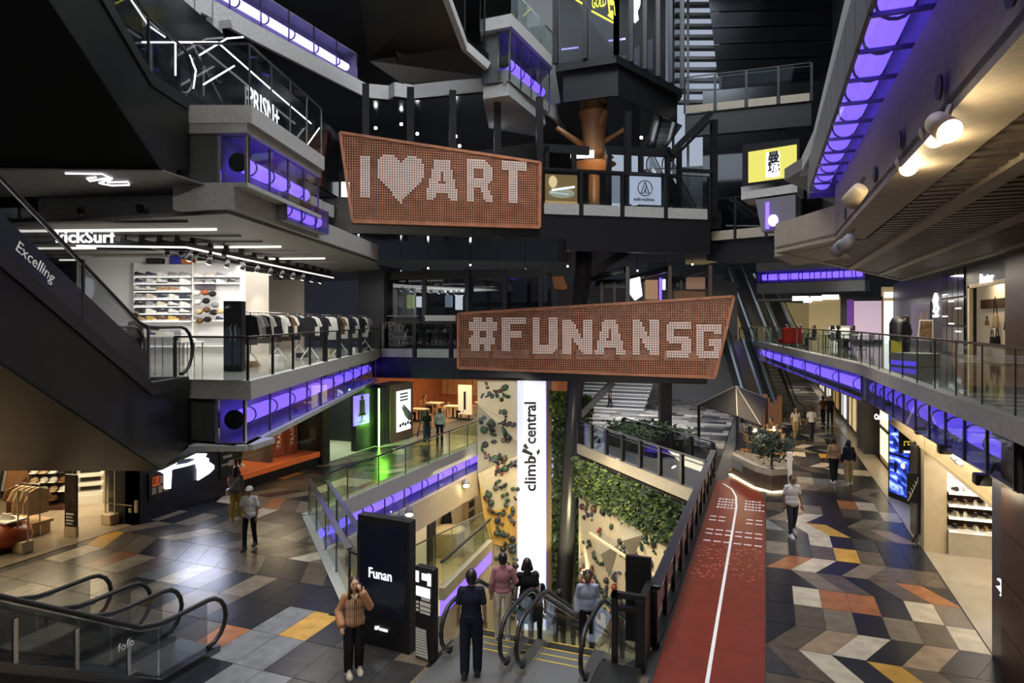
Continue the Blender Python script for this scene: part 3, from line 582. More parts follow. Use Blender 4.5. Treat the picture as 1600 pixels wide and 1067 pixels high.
# ---- perforated orange signs
def inside(poly, x, y):
    c = False; j = len(poly) - 1
    for i in range(len(poly)):
        if (poly[i][1] > y) != (poly[j][1] > y) and x < (poly[j][0] - poly[i][0]) * (y - poly[i][1]) / (poly[j][1] - poly[i][1]) + poly[i][0]: c = not c
        j = i
    return c
def R(x0, y0, x1, y1): return [(x0, y0), (x1, y0), (x1, y1), (x0, y1)]
GL = {'I': [R(0, 0, 1, 1)], 'heart': [[(.5, 0), (.02, .55), (0, .75), (.1, .95), (.25, 1), (.4, .96), (.5, .84), (.6, .96), (.75, 1), (.9, .95), (1, .75), (.98, .55)]],
      'A': [[(0, 0), (.3, 1), (.7, 1), (1, 0), (.72, 0), (.67, .17), (.33, .17), (.28, 0)], [(.41, .4), (.5, .72), (.59, .4)]],
      'R': [[(0, 0), (0, 1), (.75, 1), (.97, .85), (.97, .55), (.78, .42), (1, 0), (.7, 0), (.52, .36), (.3, .36), (.3, 0)], R(.3, .56, .66, .8)],
      'T': [[(.36, 0), (.36, .78), (0, .78), (0, 1), (1, 1), (1, .78), (.64, .78), (.64, 0)]],
      '#': [[(.12, 0), (.12, .2), (0, .2), (0, .42), (.12, .42), (.16, .6), (.05, .6), (.05, .84), (.2, .84), (.2, 1), (.45, 1), (.45, .84), (.62, .84), (.62, 1), (.88, 1), (.88, .84), (1, .84), (1, .6), (.86, .6), (.84, .42), (.95, .42), (.95, .2), (.8, .2), (.8, 0), (.52, 0), (.52, .2), (.38, .2), (.38, 0)], R(.4, .42, .6, .6)],
      'F': [[(0, 0), (0, 1), (1, 1), (1, .78), (.38, .78), (.38, .6), (.85, .6), (.85, .38), (.38, .38), (.38, 0)]],
      'U': [[(0, 1), (0, .12), (.12, 0), (.88, 0), (1, .12), (1, 1), (.66, 1), (.66, .22), (.34, .22), (.34, 1)]],
      'N': [[(0, 0), (0, 1), (.32, 1), (.68, .48), (.68, 1), (1, 1), (1, 0), (.7, 0), (.32, .52), (.32, 0)]],
      'S': [[(0, .0), (0, .2), (.62, .2), (.62, .38), (.15, .38), (0, .5), (0, .86), (.14, 1), (1, 1), (1, .79), (.36, .79), (.36, .6), (.86, .6), (1, .48), (1, .14), (.86, 0)]],
      'G': [[(.15, 0), (0, .14), (0, .86), (.15, 1), (.85, 1), (1, .86), (1, .72), (.68, .72), (.66, .79), (.36, .79), (.34, .21), (.66, .21), (.66, .36), (.5, .36), (.5, .55), (1, .55), (1, .14), (.86, 0)]]}
def perforated(name, label, corners, letters, nw, frame=.12, depth=.3, extra=()):
    """corners: top-left, top-right, bottom-right, bottom-left as world points on one vertical plane"""
    t = thing(name, label, 'sign'); tl, tr, br, bl = [Vector(c) for c in corners]
    o = v2(bl); d = (v2(br) - o).normalized(); n = Vector((-d.y, d.x))
    st = lambda p: (Vector((p[0], p[1])) - o).dot(d)
    poly = [(st(p), p.z) for p in (bl, br, tr, tl)]; smin = min(p[0] for p in poly); smax = max(p[0] for p in poly)
    pt = (smax - smin) / nw; bw = pt * .36
    W3 = lambda s, w, z: (o.x + d.x * s + n.x * w, o.y + d.y * s + n.y * w, z)
    def span(fix, axis):
        xs = []
        for i in range(4):
            a, b = poly[i], poly[(i + 1) % 4]
            if (a[axis] > fix) != (b[axis] > fix): xs.append(a[1 - axis] + (b[1 - axis] - a[1 - axis]) * (fix - a[axis]) / (b[axis] - a[axis]))
        return (min(xs), max(xs)) if len(xs) == 2 else None
    m = MB(); k = 0
    def rod(s0, z0, s1, z1, w0, w1):
        m.hexa([W3(s0, w0, z0), W3(s1, w0, z0), W3(s1, w1, z0), W3(s0, w1, z0)], [W3(s0, w0, z1), W3(s1, w0, z1), W3(s1, w1, z1), W3(s0, w1, z1)])
    s = smin
    while s < smax:
        r = span(s, 0)
        if r: rod(s - bw / 2, r[0], s + bw / 2, r[1], 0, .02)
        s += pt
    zmin = min(p[1] for p in poly); zmax = max(p[1] for p in poly); z = zmin
    while z < zmax:
        r = span(z, 1)
        if r: rod(r[0], z - bw / 2, r[1], z + bw / 2, .001, .021)
        z += pt
    tag(m.build('perforated_sheet', ORANGE, t), kind='stuff')
    m = MB()
    for i in range(4):
        a, b = poly[i], poly[(i + 1) % 4]; m.bar(W3(a[0], depth * .35, a[1]), W3(b[0], depth * .35, b[1]), frame, depth, up=(n.x, n.y, 0))
    m.build('frame', ORANGE, t)
    for g, c0, c1 in letters:          # c0: bottom-left, c1: top-right (world points)
        s0, z0, s1, z1 = st(c0), c0.z, st(c1), c1.z; m = MB()
        i0 = int((s0 - smin) / pt) + 1; i1 = int((s1 - smin) / pt) + 1; j0 = int((z0 - zmin) / pt); j1 = int((z1 - zmin) / pt) + 1
        for i in range(i0, i1):
            for j in range(j0, j1):
                sc, zc = smin + (i + .5) * pt, zmin + (j + .5) * pt; x, y = (sc - s0) / (s1 - s0), (zc - z0) / (z1 - z0)
                if sum(inside(pl, x, y) for pl in GL[g]) % 2:
                    h = pt * .32
                    m.hexa([W3(sc - h, -.03, zc - h), W3(sc + h, -.03, zc - h), W3(sc + h, .03, zc - h), W3(sc - h, .03, zc - h)], [W3(sc - h, -.03, zc + h), W3(sc + h, -.03, zc + h), W3(sc + h, .03, zc + h), W3(sc - h, .03, zc + h)])
        if m.f: tag(m.build('letter' if g != 'heart' else 'heart_symbol', PEG, t), kind='stuff')
    return t
so = -.25
f3 = lambda x, y: onX(x, y, so)
def lt(f, g, x0, yb, x1, yt): return (g, f(x0, yb), f(x1, yt))
perforated('perforated_sign', 'orange perforated steel sign with white pegs spelling a hashtag on the lower bridge', [f3(716, 490), f3(1147, 463), f3(1117, 590), f3(716, 575)],
           [lt(f3, '#', 732, 549, 776, 494), lt(f3, 'F', 783, 550, 821, 495), lt(f3, 'U', 829, 551, 870, 496), lt(f3, 'N', 878, 553, 924, 498), lt(f3, 'A', 929, 554, 977, 499), lt(f3, 'N', 986, 556, 1031, 501), lt(f3, 'S', 1040, 558, 1079, 503), lt(f3, 'G', 1086, 560, 1129, 505)], 118)
# ---- level 4 bridge
Y0, Y1 = v2(A(-7.6, 28.2)), v2(A(9.6, 31.9)); dY = (Y1 - Y0).normalized(); nY = Vector((-dY.y, dY.x))
def onY(px, py, o=0.0): return L(px, py, Y0 + nY * o, Y1 + nY * o)
ym = v2(onY(885, 360))
struct('floor_upper_bridge', 'deep black beam and deck of the upper bridge', MB().sbox(Y0 - dY * 1.5, ym, 0, .4, 9.85, L4 - .5).sbox(ym, Y1, 0, .4, 9.3, L4 - .5).sbox(Y0 - dY * 1.5, Y1 + dY * 3, .4, 9, 10.6, L4), BLACK)
struct('ceiling_bridge', 'polished metal soffit under the upper bridge reflecting lights', MB().sbox(Y0 - dY * 2.5, Y1 + dY * 6, .4, 12, 9.86, 9.92), MIRR)
railing('bridge_railing', 'black framed glass railing with pale upstands on the upper bridge', [onY(846, 330), onY(908, 330), onY(972, 330), onY(1040, 330), onY(1108, 330)], L4, 1.55, 1, glass=GLASSD, toe=(L4 - .5, L4, CONC), pw=.14, gap=.12)
f4 = lambda x, y: onY(x, y, -.25)
perforated('perforated_sign', 'orange perforated steel sign with a white heart between I and ART on the upper bridge', [f4(531, 207), f4(844, 254), f4(843, 355), f4(551, 346)],
           [lt(f4, 'I', 562, 309, 577, 244), lt(f4, 'heart', 587, 316, 664, 244), lt(f4, 'A', 664, 312, 717, 250), lt(f4, 'R', 726, 314, 771, 252), lt(f4, 'T', 781, 318, 823, 254)], 84)
UK = thing('bridge_kiosk', 'black framed pavilion with posts and headers on the upper bridge', 'kiosk')
for i, px in enumerate((566, 636, 702, 772, 838, 976, 1111)):
    p = onY(px, 250, .35); zt = (16.4, 16.4, 16.4, 16.4, 16.4, 16.0, 15.9)[i]
    MB().sbox(v2(p), v2(p) + dY * .3, -.12, .12, L4 - (.3 if i > 4 else 0), zt).build('frame_post', BLACK, UK)
for (x0, x1, y0, y1, o) in ((846, 920, 225, 238, 1.2), (946, 1058, 228, 240, 1.2), (846, 1060, 262, 268, .3), (1060, 1112, 263, 268, .3)):
    a, b = onY(x0, (y0 + y1) / 2, o), onY(x1, (y0 + y1) / 2, o); za, zb = onY(x0, y1, o).z, onY(x0, y0, o).z
    MB().sbox(a, b, -.1, .1, za, zb).build('frame_header', BLACK, UK)
for x in (850, 893, 948, 998, 1040, 1058):
    p = onY(x, 250, 1.2); MB().sbox(v2(p), v2(p) + dY * .22, -.1, .1, L4, onY(x, 230, 1.2).z).build('frame_post', BLACK, UK)
a, b = onY(1048, 240, .5), onY(1110, 177, .2)
MB().bar(a, b, .25, .3).build('sloping_beam', BLACK, UK); MB().bar(a + Vector((0, 0, -.35)), b + Vector((0, 0, -.35)), .12, .14).build('sloping_beam', BLACK, UK)
# screens in the railing
TT = mat('turntable screen', (.3, .22, .1), .3, emit=.6, noise=.9, scale=1.2)
sc = thing('display_screen', 'lit screen showing a turntable on the upper bridge railing', 'screen')
a, b = onY(852, 318, .12), onY(902, 275, .12); MB().sbox(a, b, 0, .06, a.z, onY(902, 274, .12).z).build('screen_face', mat('screen dark gold', (.22, .16, .07), .3, emit=.55, ecol=(.45, .3, .12)), sc)
p = onY(878, 302, .05); rotp = Matrix.Rotation(math.atan2(dY.y, dY.x), 3, 'Z')
MB().ell(p, (.62, .03, .22), 20, 8, rot=rotp).build('record_image', mat('screen platter', (.5, .5, .4), .3, emit=.7, ecol=(.6, .65, .45)), sc, True)
MB().ell(onY(864, 284, .05), (.2, .03, .28), 12, 8, rot=rotp).build('hand_image', mat('screen skin', (.8, .6, .35), .3, emit=1.2, ecol=(1, .75, .4)), sc, True)
MB().bar(onY(862, 297, .03), onY(898, 292, .03), .05, .1).build('arm_image', WHITEL, sc)
MB().bar(onY(858, 300, .04), onY(888, 304, .04), .05, .05).build('arm_image', WHITEL, sc)
sg = thing('lit_sign', 'pale lit square sign with a triangle-in-circle emblem on the upper bridge', 'sign')
a, b = onY(985, 318, .1), onY(1033, 277, .1); MB().sbox(a, b, 0, .12, a.z, b.z).build('sign_box', mat('pale blue light box', (.7, .75, .9), .4, emit=.75, ecol=(.72, .8, 1)), sg)
c = onY(1008, 294, .06); r0 = .36
ring = [c + Vector((dY.x * r0 * math.cos(t), dY.y * r0 * math.cos(t), r0 * math.sin(t))) for t in [2 * math.pi * i / 28 for i in range(29)]]
m = MB().tube(ring, .022, 6); T3 = lambda s, z: c + Vector((dY.x * s, dY.y * s, z))
for s0, z0, s1, z1 in ((-.2, -.24, 0, .3), (0, .3, .2, -.24), (-.2, -.24, -.06, -.24), (-.06, -.24, .06, .1), (.08, -.24, .2, -.24), (.06, -.24, 0, -.05)): m.bar(T3(s0, z0), T3(s1, z1), .035, .03)
m.build('emblem', BLACK, sg)
text('lettering', 'audio-technica', onY(990, 313, .05), (*dY, 0), (0, 0, 1), .22, BLACK, sg, .01, squeeze=.82, bold=.004)
# tree-like timber column with a round counter
tw = thing('timber_column', 'tall timber-clad tree column with branches above the upper bridge', 'column')
cc = A((928 - 800) / F * 34.5, 34.5); z_ = lambda y: EYE + (500 - y) / F * 34.5
MB().lathe([(.55, z_(254)), (.56, z_(235)), (.62, z_(205)), (.75, z_(180)), (.85, 16.95)], (cc.x, cc.y, 0), 20).build('trunk', WOOD, tw, True)
for (x0, y0, x1, y1, r) in ((912, 228, 870, 200, .17), (944, 222, 985, 196, .15), (930, 205, 946, 172, .2)):
    MB().tube([D(x0, y0, 34.3), D(x1, y1, 33.6)], [r, r * .75], 10).build('branch', WOOD, tw, True)
rc = thing('round_counter', 'round timber counter with a white lit front around the tree column', 'counter')
MB().lathe([(.5, z_(268)), (.9, z_(262)), (1.15, z_(258)), (1.15, z_(256.5)), (.5, z_(256.5))], (cc.x, cc.y, 0), 24).build('counter_top', WOOD, rc, True)
MB().sbox(A(2.95, 33.2), A(4.1, 33.0), 0, .25, z_(256), z_(246)).build('lit_front', WHITEL, rc)
MB().lathe([(.3, L4), (.3, z_(268))], (cc.x, cc.y, 0), 12).build('pedestal', WOOD, rc)
tag(MB().lathe([(.16, z_(256)), (.3, z_(253)), (.18, z_(249)), (.24, z_(246)), (.05, z_(240)), (.02, z_(238))], (*A(4.9, 33.6)[:2], 0), 10).build('figurine', mat('gold figurine', (.5, .36, .12), .3, .8), None, True), 'small golden figurine on the round timber counter', 'figurine')
light('SPOT', (*A(4.3, 31.2)[:2], 12.6), 420, WARM, .1, aim=(cc.x, cc.y, 13.6), spot=50)
# big steel column and brace under both bridges
st = thing('steel_column', 'thick black steel column leaning slightly between the bridges with diagonal braces', 'column')
MB().tube([D(877, 1000, 33.6), D(899, 600, 33.6), D(914, 372, 33.6)], [.42, .42, .44], 20).build('shaft', mat('column paint', (.05, .05, .058), .3, .4), st, True)
MB().bar(D(905, 650, 33.6), D(958, 597, 33.9), .28, .3).build('brace', GREYW, st)
MB().bar(D(922, 428, 33.6), D(1003, 378, 33.8), .34, .4).build('brace', BLACK, st)
st = thing('steel_column', 'square black column under the right part of the lower bridge', 'column')
MB().sbox(A((1032 - 800) / F * 32, 32), A((1050 - 800) / F * 32, 32), 0, .5, -.3, 3.9).build('shaft', BLACK, st)

def pendant(label, p, top, r, group, mt=BULBW):
    t = thing('pendant_lamp', label, 'lamp', group, p); MB().ell((0, 0, 0), r, 10, 8).build('bulb', mt, t, True); MB().tube([(0, 0, r * .8), (0, 0, top - p[2])], .015, 5).build('cord', BLACK, t); MB().lathe([(r * .6, r * .6), (r * .5, r * 1.6)], (0, 0, 0), 8).build('socket', BLACK, t)
W_ORD = 'first second third fourth fifth sixth seventh eighth ninth tenth eleventh twelfth'.split()
for i, (x, y) in enumerate(((573, 178), (587, 200), (627, 194), (652, 209), (712, 213), (718, 228), (775, 208), (1002, 215))): pendant('small bright bulb hanging above the upper bridge, %s from the left' % W_ORD[i], D(x, y, 33.5), 16.5, .075, 'bulbs above the upper bridge')
for i in range(11): pendant('small bulb added for glints in the polished bridge soffit, %s from the left' % W_ORD[i], D(560 + i * 52 + (i * 37 % 23), 412 + (i * 29 % 17), 34.6 + (i * 13 % 7) * .5), 9.87, .045, 'bulbs added under the polished soffit')  # added bulbs that give the polished soffit something to reflect
# ================================================================== generic goods
SHOE = {}
def shoe_mesh(kind, upper, sole):
    key = (kind, upper.name, sole.name)
    if key in SHOE: return SHOE[key]
    m = MB(); xs = [0, .12, .3, .5, .7, .88, 1]; wd = [.5, .8, .85, .8, 1, .85, .35]; ht = [.75, .95, .9, .7, .5, .36, .2]; top = [.34, .42, .42, .42, .5, .5, .3]
    if kind == 'boot': ht = [1.3, 1.45, 1.35, .8, .55, .4, .22]
    rows = []
    for x, w, h, tp in zip(xs, wd, ht, top):
        X = (x - .5) * .29; rows.append([(X, -.052 * w, .03), (X, .052 * w, .03), (X, .052 * w * .85, .03 + .11 * h * .6), (X, .05 * w * tp, .03 + .11 * h), (X, -.05 * w * tp, .03 + .11 * h), (X, -.052 * w * .85, .03 + .11 * h * .6)])
    vs = [p for r in rows for p in r]; k = len(rows)
    m.add(vs, [(i * 6 + j, (i + 1) * 6 + j, (i + 1) * 6 + (j + 1) % 6, i * 6 + (j + 1) % 6) for i in range(k - 1) for j in range(6)] + [tuple(range(6)), tuple(range((k - 1) * 6, k * 6))[::-1]], 0)
    out = [((x - .5) * .31, .058 * w) for x, w in zip(xs, wd)]
    m.prism([(x, -y) for x, y in out] + [(x, y) for x, y in out[::-1]], 0, .032, 1)
    m.box(-.02, -.03, .105, .05, .03, .118, 1)
    SHOE[key] = m.mesh('shoe', [upper, sole]); return SHOE[key]
SHC = {n: mat('shoe ' + n, c, .6) for n, c in (('white', (.7, .69, .66)), ('black', (.02, .02, .022)), ('grey', (.25, .25, .26)), ('cream', (.6, .52, .4)), ('tan', (.36, .2, .08)), ('mustard', (.5, .33, .05)), ('navy', (.03, .04, .09)), ('brown', (.12, .055, .03)))}
ORD = 'first second third fourth fifth sixth seventh eighth ninth tenth eleventh twelfth thirteenth fourteenth fifteenth sixteenth seventeenth eighteenth'.split()
def shoe(label, pos, ang, upper, sole='white', kind='low', s=1.0, group=None):
    o = bpy.data.objects.new('shoe', shoe_mesh(kind, SHC[upper], SHC[sole])); COL.objects.link(o); o.location = pos; o.rotation_euler = (0, 0, ang); o.scale = (s, s, s)
    return tag(o, label, 'shoe', group)
CAMX = math.atan2(SN, CS)                                        # heading of the picture's left-to-right direction
GAR = {}
def garment(label, pos, ang, c, kind='shirt', group='clothes on the gallery racks', s=1.0):
    """hanging top seen edge-on; local X is the width of the garment, local Z down from the hook"""
    mt = GAR.setdefault(c, cloth('fabric ' + c, {'black': (.014, .014, .016), 'white': (.62, .61, .58), 'grey': (.2, .2, .21), 'navy': (.02, .024, .05), 'beige': (.45, .34, .2), 'brown': (.14, .07, .03), 'blue': (.05, .08, .2), 'rust': (.3, .08, .03)}[c]))
    key = kind
    if key not in GAR:
        pr = [(-.07, -.06), (.07, -.06), (.24, -.14), (.36, -.42), (.27, -.46), (.24, -.3), (.25, -.8), (-.25, -.8), (-.24, -.3), (-.27, -.46), (-.36, -.42), (-.24, -.14)] if kind == 'shirt' else [(-.07, -.06), (.07, -.06), (.23, -.13), (.33, -.75), (.24, -.78), (.23, -.4), (.26, -1.0), (-.26, -1.0), (-.23, -.4), (-.24, -.78), (-.33, -.75), (-.23, -.13)]
        GAR[key] = [(x, z) for x, z in pr]
    t = thing('hanging_garment', label, 'garment', group, pos); t.rotation_euler = (0, 0, ang); t.scale = (s, s, s)
    MB().extr([(x, -.03, z) for x, z in GAR[key]], (0, .06, 0)).build('cloth', mt, t, False, .02)
    MB().tube([(-.17, 0, -.12), (0, 0, -.05), (.17, 0, -.12)], .008, 5).tube([(0, 0, -.05), (0, 0, .01), (.02, 0, .03), (.03, 0, .01)], .005, 5).build('hanger', STEEL, t)
    return t
# ================================================================== left escalators with black cladding
dE = Vector((SN, -CS)); nE = Vector((-dE.y, dE.x)); E0 = v2(A(-8.0, 16.35))
def SE(t, z, w=0.0):                                               # point along the side face of the escalator
    p = E0 + dE * t + nE * w; return Vector((p.x, p.y, z))
def big_escalator(label, zb, zt, name_extra):
    t = escalator('escalator', label, E0 + dE * 1.75 - nE * .66, dE, zb, zt, slope=.577, width=1.0, clad=BLACK, skirt=BLACK, glass=GLASSD, flat=1.45, truss=0, hr=1.33, steps=True, line=False, bal=.2)
    top = lambda s: zb + max(0, s - 1.75) * .577 + .12; end = 14.0
    side = [SE(.05, zb + .12), SE(1.75, zb + .12), SE(end, top(end)), SE(end, top(end) - 1.75), SE(1.39, zb - 1.92), SE(.05, zb - 1.65)]
    MB().extr(side, tuple(-nE * .05) + (0,)).build('side_cladding', CLAD, t)
    A0, Bq, Cq = SE(1.39, zb - 1.92), SE(12.5, top(12.5) - 1.75), A(-14.5, 14.95, zb - 1.92)
    MB().extr([A0, Bq, Cq], (0, 0, .06)).build('underside_panel', CLAD, t)
    MB().extr([SE(1.3, zb - 1.93, .0), A(-14.5, 15.0, zb - 1.93), A(-14.5, 18.2, zb - 1.93), A(-8.2, 18.2, zb - 1.93)], (0, 0, .05)).build('underside_panel', CLAD, t)
    MB().extr([SE(end, top(end) - .0, -1.4), SE(1.75, zb + .12, -1.4), SE(.05, zb + .12, -1.4), SE(.05, zb - 1.6, -1.4), SE(1.39, zb - 1.9, -1.4), SE(end, top(end) - 1.75, -1.4)], tuple(-nE * .05) + (0,)).build('side_cladding', CLAD, t)
    MB().extr([SE(.05, zb - 1.6, 0), SE(.05, zb + .1, 0), SE(.05, zb + .1, -1.4), SE(.05, zb - 1.6, -1.4)], tuple(dE * .04) + (0,)).build('end_cladding', CLAD, t)
    for s in (1.9, 4.1, 6.4, 8.7, 11): MB().bar(SE(s, top(s) + .0, .03), SE(s, top(s) + 1.15, .03), .05, .04).build('glass_clamp', STEELD, t)
    return t
ex1 = big_escalator('black clad escalator rising left from the sports shop gallery, advert lettering on its glass', L3, L4, 0)
ex2 = big_escalator('glossy black upper escalator filling the top left corner of the picture', L4, 18.3, 1)
up = Vector((dE.x, dE.y, .577)).normalized()
for s, body in ((5.8, 'Excelling'),):
    p = SE(s, L3 + (s - 1.75) * .577 + .3, .04); text('lettering', body, p, -up, (0, 0, 1), .26, WHITEP, ex1, .004, squeeze=1.1)
MB().extr([SE(1.9, L3 + .2, .035), SE(9.6, L3 + .2 + 7.7 * .577, .035), SE(9.6, L3 + .75 + 7.7 * .577, .035), SE(1.9, L3 + .75, .035)], tuple(nE * .004) + (0,)).build('advert_strip', mat('advert dark', (.02, .022, .03), .2), ex1)
# white neon outline mark on the underside of the upper escalator
ne = thing('neon_sign', 'white neon arrow-like outline under the upper black escalator', 'sign')
zz = L4 - 2.02
def Zp(px, py): return P(px, py, zz)
MB().tube([Zp(102, 271), Zp(160, 272), Zp(172, 278), Zp(140, 283), Zp(136, 279), Zp(150, 277)], .02, 6).build('neon_tube', SIGNW, ne)
MB().tube([Zp(155, 286), Zp(175, 279), Zp(168, 285), Zp(200, 284), Zp(202, 289), Zp(175, 290), Zp(158, 287)], .02, 6).build('neon_tube', SIGNW, ne)
struct('ceiling_dark', 'dark ceiling plate under the upper escalator carrying a neon mark', MB().extr([A(-16, 14.6, zz + .03), A(-7.9, 14.9, zz + .03), A(-7.4, 18, zz + .03), A(-16, 18, zz + .03)], (0, 0, .04)), SOFF)
# ================================================================== sports shop on the left gallery
YS = 26.6
def onS(px, py, Y=YS): return D(px, py, Y)
W2 = lambda px, Y: v2(A((px - 800) / F * Y, Y))
struct('wall_sport', 'white display wall of the sports shop behind the shoe shelves', MB().sbox(W2(120, YS + .45), W2(378, YS + .45), 0, .15, L3, 8.75), WHITEW)
struct('wall_gallery_end', 'pale partition wall of the far shop on the left gallery', MB().sbox(W2(376, 28), W2(420, 30), 0, .15, L3, 8.2).sbox(W2(404, 36), W2(475, 36), 0, .15, L3, 8.75), mat('pale partition', (.55, .5, .44), .6))
sh = thing('shoe_shelving', 'tall white wall shelving full of trainers in the sports shop', 'shelving')
MB().sbox(W2(207, YS), W2(378, YS), .3, .34, L3, onS(300, 412).z).build('back_panel', WHITEW, sh)
for px in (210, 301, 376): MB().sbox(W2(px - 1, YS), W2(px + 1, YS), 0, .34, L3, onS(px, 410).z).build('upright', WHITEP, sh)
rows = (432, 442.6, 454.8, 466.6, 478.4, 489.5, 501, 525, 540)
rr = random.Random(5); pick = ['white'] * 7 + ['black'] * 4 + ['grey'] * 2 + ['cream', 'navy', 'tan']
for j, y in enumerate(rows):
    z = onS(300, y).z; MB().sbox(W2(211, YS), W2(300, YS), -.1, .3, z - .03, z).build('shelf', WHITEP, sh)
    if j < 2 or j > 5: MB().sbox(W2(302, YS), W2(376, YS), -.1, .3, z - .03, z).build('shelf', WHITEP, sh)
    MB().sbox(W2(211, YS), W2(300, YS), -.12, -.1, z - .05, z - .035).build('shelf_light', mat('shelf light', (1, 1, 1), .5, emit=.8, ecol=(.92, .95, 1)) if j == 0 else MATS['shelf light'], sh)
    if j < 7:
        for i in range(5):
            p = onS(219 + i * 17.5, y, YS); c = rr.choice(pick if j != 6 else ['cream', 'mustard', 'tan', 'brown', 'cream'])
            shoe('%s trainer, %s from the left on the %s shelf of the white shoe wall' % (c, ORD[i], ORD[j]), (p.x, p.y, z), CAMX + rr.uniform(-.15, .15), c, rr.choice(['white', 'white', 'black', 'grey']), s=1.5, group='trainers on the white shoe wall')
    if j < 2 or j == 6:
        for i in range(4):
            p = onS(310 + i * 17.5, y, YS); c = rr.choice(pick)
            shoe('%s trainer, %s in the right bay on the %s shelf of the white shoe wall' % (c, ORD[i], ORD[j]), (p.x, p.y, z), CAMX + rr.uniform(-.15, .15), c, 'white', s=1.3, group='trainers on the white shoe wall')
pn = thing('picture_panel', 'dark landscape picture on the shoe wall above the accessories', 'picture'); a, b = onS(304, 452), onS(334, 441)
MB().sbox(a, b, .1, .16, a.z, b.z + .1).build('panel', mat('picture dusk', (.12, .1, .13), .4, noise=.6, scale=1), pn)
for i, (x, y, c) in enumerate(((308, 458, 'white'), (320, 457, 'rust'), (332, 459, 'black'), (309, 472, 'white'), (322, 470, 'black'), (336, 476, 'grey'), (311, 487, 'beige'), (323, 484, 'brown'), (334, 488, 'black'), (345, 486, 'beige'), (312, 501, 'brown'), (324, 499, 'black'))):
    p = onS(x, y, YS - .2)
    mt = GAR.setdefault(c, cloth('fabric ' + c, {'black': (.014, .014, .016), 'white': (.62, .61, .58), 'grey': (.2, .2, .21), 'navy': (.02, .024, .05), 'beige': (.45, .34, .2), 'brown': (.14, .07, .03), 'blue': (.05, .08, .2), 'rust': (.3, .08, .03)}[c]))
    m = MB().ell(p, (.15, .15, .12), 10, 6).ell(p + Vector((.02, -.14, -.05)), (.13, .14, .02), 10, 4)
    tag(m.build('cap', mt, None, True), '%s cap, %s in reading order on the accessory shelves' % (c, ORD[i]), 'cap', 'caps on the accessory shelves')
for i, (x0, x1, y0, y1, c) in enumerate(((228, 252, 403, 412, BLACK), (265, 283, 399, 412, mat('blue shoe box', (.02, .03, .25), .5)), (283, 300, 404, 412, mat('orange shoe box', (.4, .13, .03), .5)), (306, 326, 407, 412, WHITEP), (308, 336, 400, 407, BLACK))):
    a, b = onS(x0, y1), onS(x1, y0); tag(MB().sbox(a, b, 0, .3, a.z, b.z).build('shoe_box', c, None, False, .015), '%s shoe box on top of the white shoe wall' % ('long black', 'blue', 'orange', 'white', 'stacked black')[i], 'box')
# low nesting tables with trainers
for k, (x0, x1, Y, h) in enumerate(((224, 282, 22.5, .95), (268, 304, 21.4, .8))):
    t = thing('display_table', ('white topped display table with thin metal legs before the shoe wall', 'lower white display table right of the first one')[k], 'table'); a, b = W2(x0, Y), W2(x1, Y)
    MB().sbox(a, b, 0, .7, L3 + h - .04, L3 + h).build('table_top', WHITEP, t)
    d = (b - a).normalized()
    for s, o in ((.05, .05), (.05, .62), (.95, .05), (.95, .62), (.5, .05)):
        p = a.lerp(b, s) + Vector((-d.y, d.x)) * o; MB().tube([(p.x, p.y, L3), (p.x, p.y, L3 + h - .04)], .02, 6).build('leg', STEEL, t)
    for i in range(4 if k == 0 else 3):
        p = a.lerp(b, .12 + i * .25) + Vector((-d.y, d.x)) * .3; shoe('%s trainer, %s on the %s' % (('navy', 'cream', 'white', 'grey')[i], ORD[i], ('display table before the shoe wall', 'lower display table')[k]), (p.x, p.y, L3 + h), CAMX + .4, ('navy', 'cream', 'white', 'grey')[i], s=1.25, group='trainers on the display tables')
# tall black advertising block with printed jackets
bn = thing('display_banner', 'tall black banner block with white marks and printed dark jackets', 'banner'); a, b = W2(349, 19.0), W2(378, 19.0)
MB().sbox(a, b, 0, .28, L3 + .02, L3 + 2.05).build('block', mat('banner black', (.016, .017, .02), .5), bn, False, .01)
d = (b - a).normalized(); n = Vector((-d.y, d.x)); q = lambda s, z, o=-.01: (a.x + d.x * s + n.x * o, a.y + d.y * s + n.y * o, z)
for i in range(3): MB().extr([q(.06 + i * .035, L3 + 1.84), q(.09 + i * .035, L3 + 1.84), q(.075 + i * .035, L3 + 1.88 + i * .025), q(.055 + i * .035, L3 + 1.87 + i * .025)], (-n.x * .004, -n.y * .004, 0)).build('stripe_mark', WHITEP, bn)
MB().extr([q(.2, L3 + 1.84), q(.205, L3 + 1.84), q(.205, L3 + 1.93), q(.2, L3 + 1.93)], (-n.x * .004, -n.y * .004, 0)).build('stripe_mark', WHITEP, bn)
JK = mat('printed jacket', (.05, .065, .1), .6)
for s0 in (.03, .29): MB().extr([q(s0, L3 + .2), q(s0 + .2, L3 + .2), q(s0 + .22, L3 + 1.15), q(s0 + .15, L3 + 1.32), q(s0 + .06, L3 + 1.32), q(s0 - .01, L3 + 1.15)], (-n.x * .004, -n.y * .004, 0)).build('jacket_print', JK, bn)
for s0 in (.2, .33): MB().tube([q(s0, L3 + .9, -.016), q(s0 + .03, L3 + 1.1, -.016), q(s0, L3 + 1.3, -.016), q(s0 + .05, L3 + 1.38, -.016)], .008, 4).build('print_line', WHITEP, bn)
